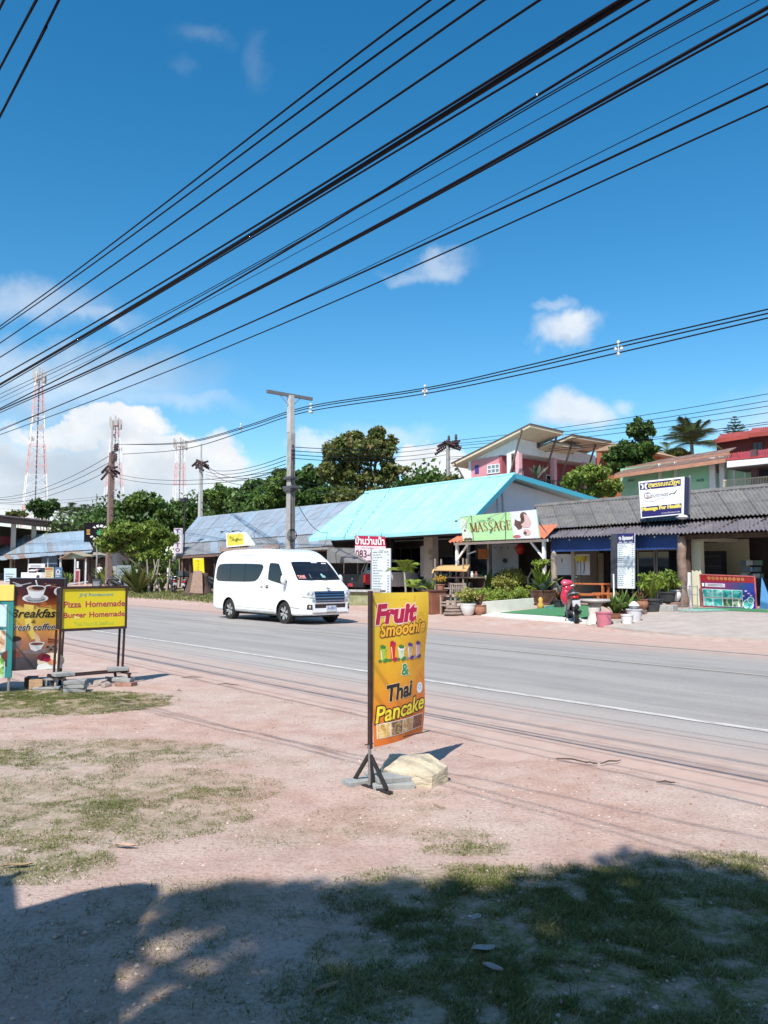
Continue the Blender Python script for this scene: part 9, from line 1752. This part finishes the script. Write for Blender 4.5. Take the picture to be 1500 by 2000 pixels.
for i, (px, py, L, rz, lb) in enumerate(((1125, 1491, .34, -.5, 'longest dark twig on the dirt right of the banner'), (1195, 1493, .25, .5, 'pale thin twig right of the longest twig'), (1302, 1534, .14, -.1, 'short dark twig near the right side of the dirt'), (445, 1340, .3, -.2, 'dark twig lying between the signs near the road'), (375, 1326, .3, .2, 'short twig on the dirt right of the pizza sign'), (350, 1352, .06, 0, 'tiny dark clod on the cable shadow'), (240, 1372, .2, .1, 'dry twig by the grass near the pizza sign'), (1155, 1496, .1, -.4, 'small crumb of twig under the longest twig'))):
 p = onG(px, py); mb = MB(); mb.tube([(-L / 2, 0, .01), (-L * .1, .02 * L, .02), (L * .2, -.03 * L, .012), (L / 2, .02, .008)], [.005, .007, .006, .003], 5); tag(mb.build('twig', STICK, None, p + Vector((0, 0, .012)), rz), lb, 'twig', 'twigs on the near dirt')
def shade_tree():
 k = Kit('shade_tree', 'spreading leafy tree standing behind the viewpoint, shading the foreground', 'tree', Vector((1.9, -3.2, 0)), 0); rng = np.random.default_rng(21); k.part('trunk', MB().tube([(0, 0, -.2), (.1, .1, 1.8), (-.1, .3, 3.6)], [.24, .2, .14], 10), TRUNK); CC, RR = [], []
 for px, py, r, h in SHADE:
  h *= 1.75; r *= .95
  g = onG(px, py); c = g - Vector((.27, .80, 0)) * h; c.z = h; l = k.l(c); CC.append(tuple(l)); RR.append((r, r, r * .55)); k.root and k.part('limb', MB().tube([(-.1, .3, 3.4), Vector((-.1, .3, 3.5)).lerp(Vector(l), .6) + Vector((0, 0, .2)), l], [.07, .04, .015], 6), TRUNK)
 rr = random.Random(4)
 for i in range(110):  # unseen foliage added behind to block sky light and deepen the foreground shade
  z = rr.uniform(4, 11); c = Vector((rr.uniform(-16, 16), min(1.2 - .8 * z, 0) - rr.uniform(1.5, 9), z)); CC.append(tuple(k.l(c))); RR.append((2.2, 1.8, 1.6))
 V, Fq = leaves(CC[len(SHADE):], RR[len(SHADE):], 24000, .55, rng=rng, shell=.1, up=.4); npmesh('rear_sky_blocker', V, Fq, G_DEEP, k.root); CC, RR = CC[:len(SHADE)], RR[:len(SHADE)]
 V, Fq = leaves(CC, RR, 11500, .15, rng=rng, shell=.1, aspect=.5, up=.8); npmesh('crown', V, Fq, G_MID, k.root)
SHADE = [(1270, 1690, .30, 4.6), (1390, 1720, .36, 4.9), (1480, 1740, .3, 4.6), (1150, 1730, .33, 5.0), (1060, 1745, .26, 4.7), (1290, 1800, .5, 5.2), (1440, 1850, .5, 5.0), (1150, 1850, .42, 5.3), (960, 1780, .3, 5.0), (860, 1760, .28, 5.2), (760, 1750, .26, 5.0), (660, 1760, .25, 5.1), (560, 1755, .26, 4.9), (450, 1755, .26, 5.0), (380, 1770, .25, 5.2), (520, 1800, .26, 5.2), (860, 1850, .3, 5.2), (790, 1900, .25, 5.3), (900, 1950, .34, 5.2), (1080, 1930, .32, 5.2), (1250, 1940, .45, 5.3), (1420, 1960, .45, 5.1), (620, 1830, .22, 5.3), (740, 1830, .22, 5.0), (980, 1860, .28, 5.0), (700, 1990, .3, 5.0), (820, 2040, .35, 5.0), (350, 1795, .11, 5.1), (300, 1815, .11, 5.0), (400, 1800, .11, 5.2), (235, 1850, .11, 5.0), (420, 1910, .11, 5.1), (460, 1760, .2, 5.0), (680, 1790, .2, 5.1), (590, 1800, .2, 5.0), (780, 1800, .22, 5.1), (890, 1800, .22, 5.0), (1000, 1790, .24, 5.0), (1200, 1790, .3, 5.0), (1350, 1760, .3, 5.0), (960, 1930, .2, 5.0), (250, 1870, .11, 5.0), (330, 1900, .11, 5.2), (420, 1850, .11, 5.0), (250, 1950, .11, 5.0), (560, 1860, .11, 5.2), (640, 1900, .11, 5.2), (700, 1930, .11, 5.0), (480, 1880, .11, 5.0), (1050, 2040, .4, 5.0), (1300, 2060, .5, 5.0)]
shade_tree()
def parasol(label, pix, h, cat='parasol'):
 P = [onG(x, y) - Vector((.27, .80, 0)) * h for x, y in pix]; c = sum(P, Vector()) / len(P); k = Kit('market_parasol', label, cat, Vector((c.x, c.y, 0)), 0, None); L = [k.l(p) + Vector((0, 0, h)) for p in P]; L = [Vector((p.x, p.y, h - .0)) for p in L]; mb = MB(); n = len(L); mb.add([(0, 0, h + .35)] + [tuple(p) for p in L] , [(0, i + 1, (i + 1) % n + 1) for i in range(n)]); mb.add([tuple(p) for p in L] + [(p.x, p.y, p.z - .16) for p in L], [(i, (i + 1) % n, n + (i + 1) % n, n + i) for i in range(n)])
 k.part('canopy', mb, pm('parasol_canvas', (.30, .20, .14), .9)); k.part('pole', MB().tube([(0, 0, 0), (0, 0, h + .4)], .03, 8), WOODD)
parasol('large canvas parasol standing just left of the viewpoint', [(-140, 1800), (40, 1775), (180, 1738), (270, 1724), (312, 1728), (316, 1748), (290, 1775), (230, 1900), (250, 2060), (-200, 2100), (-300, 1900)], 3.6)
parasol('small canvas parasol at the left behind the viewpoint', [(250, 1990), (330, 1935), (470, 1905), (590, 1915), (650, 1985), (640, 2080), (300, 2090)], 4.4)
parasol('tilted parasol at the far left behind the viewpoint', [(-200, 1700), (-20, 1712), (35, 1750), (40, 1790), (-150, 1830)], 3.6)
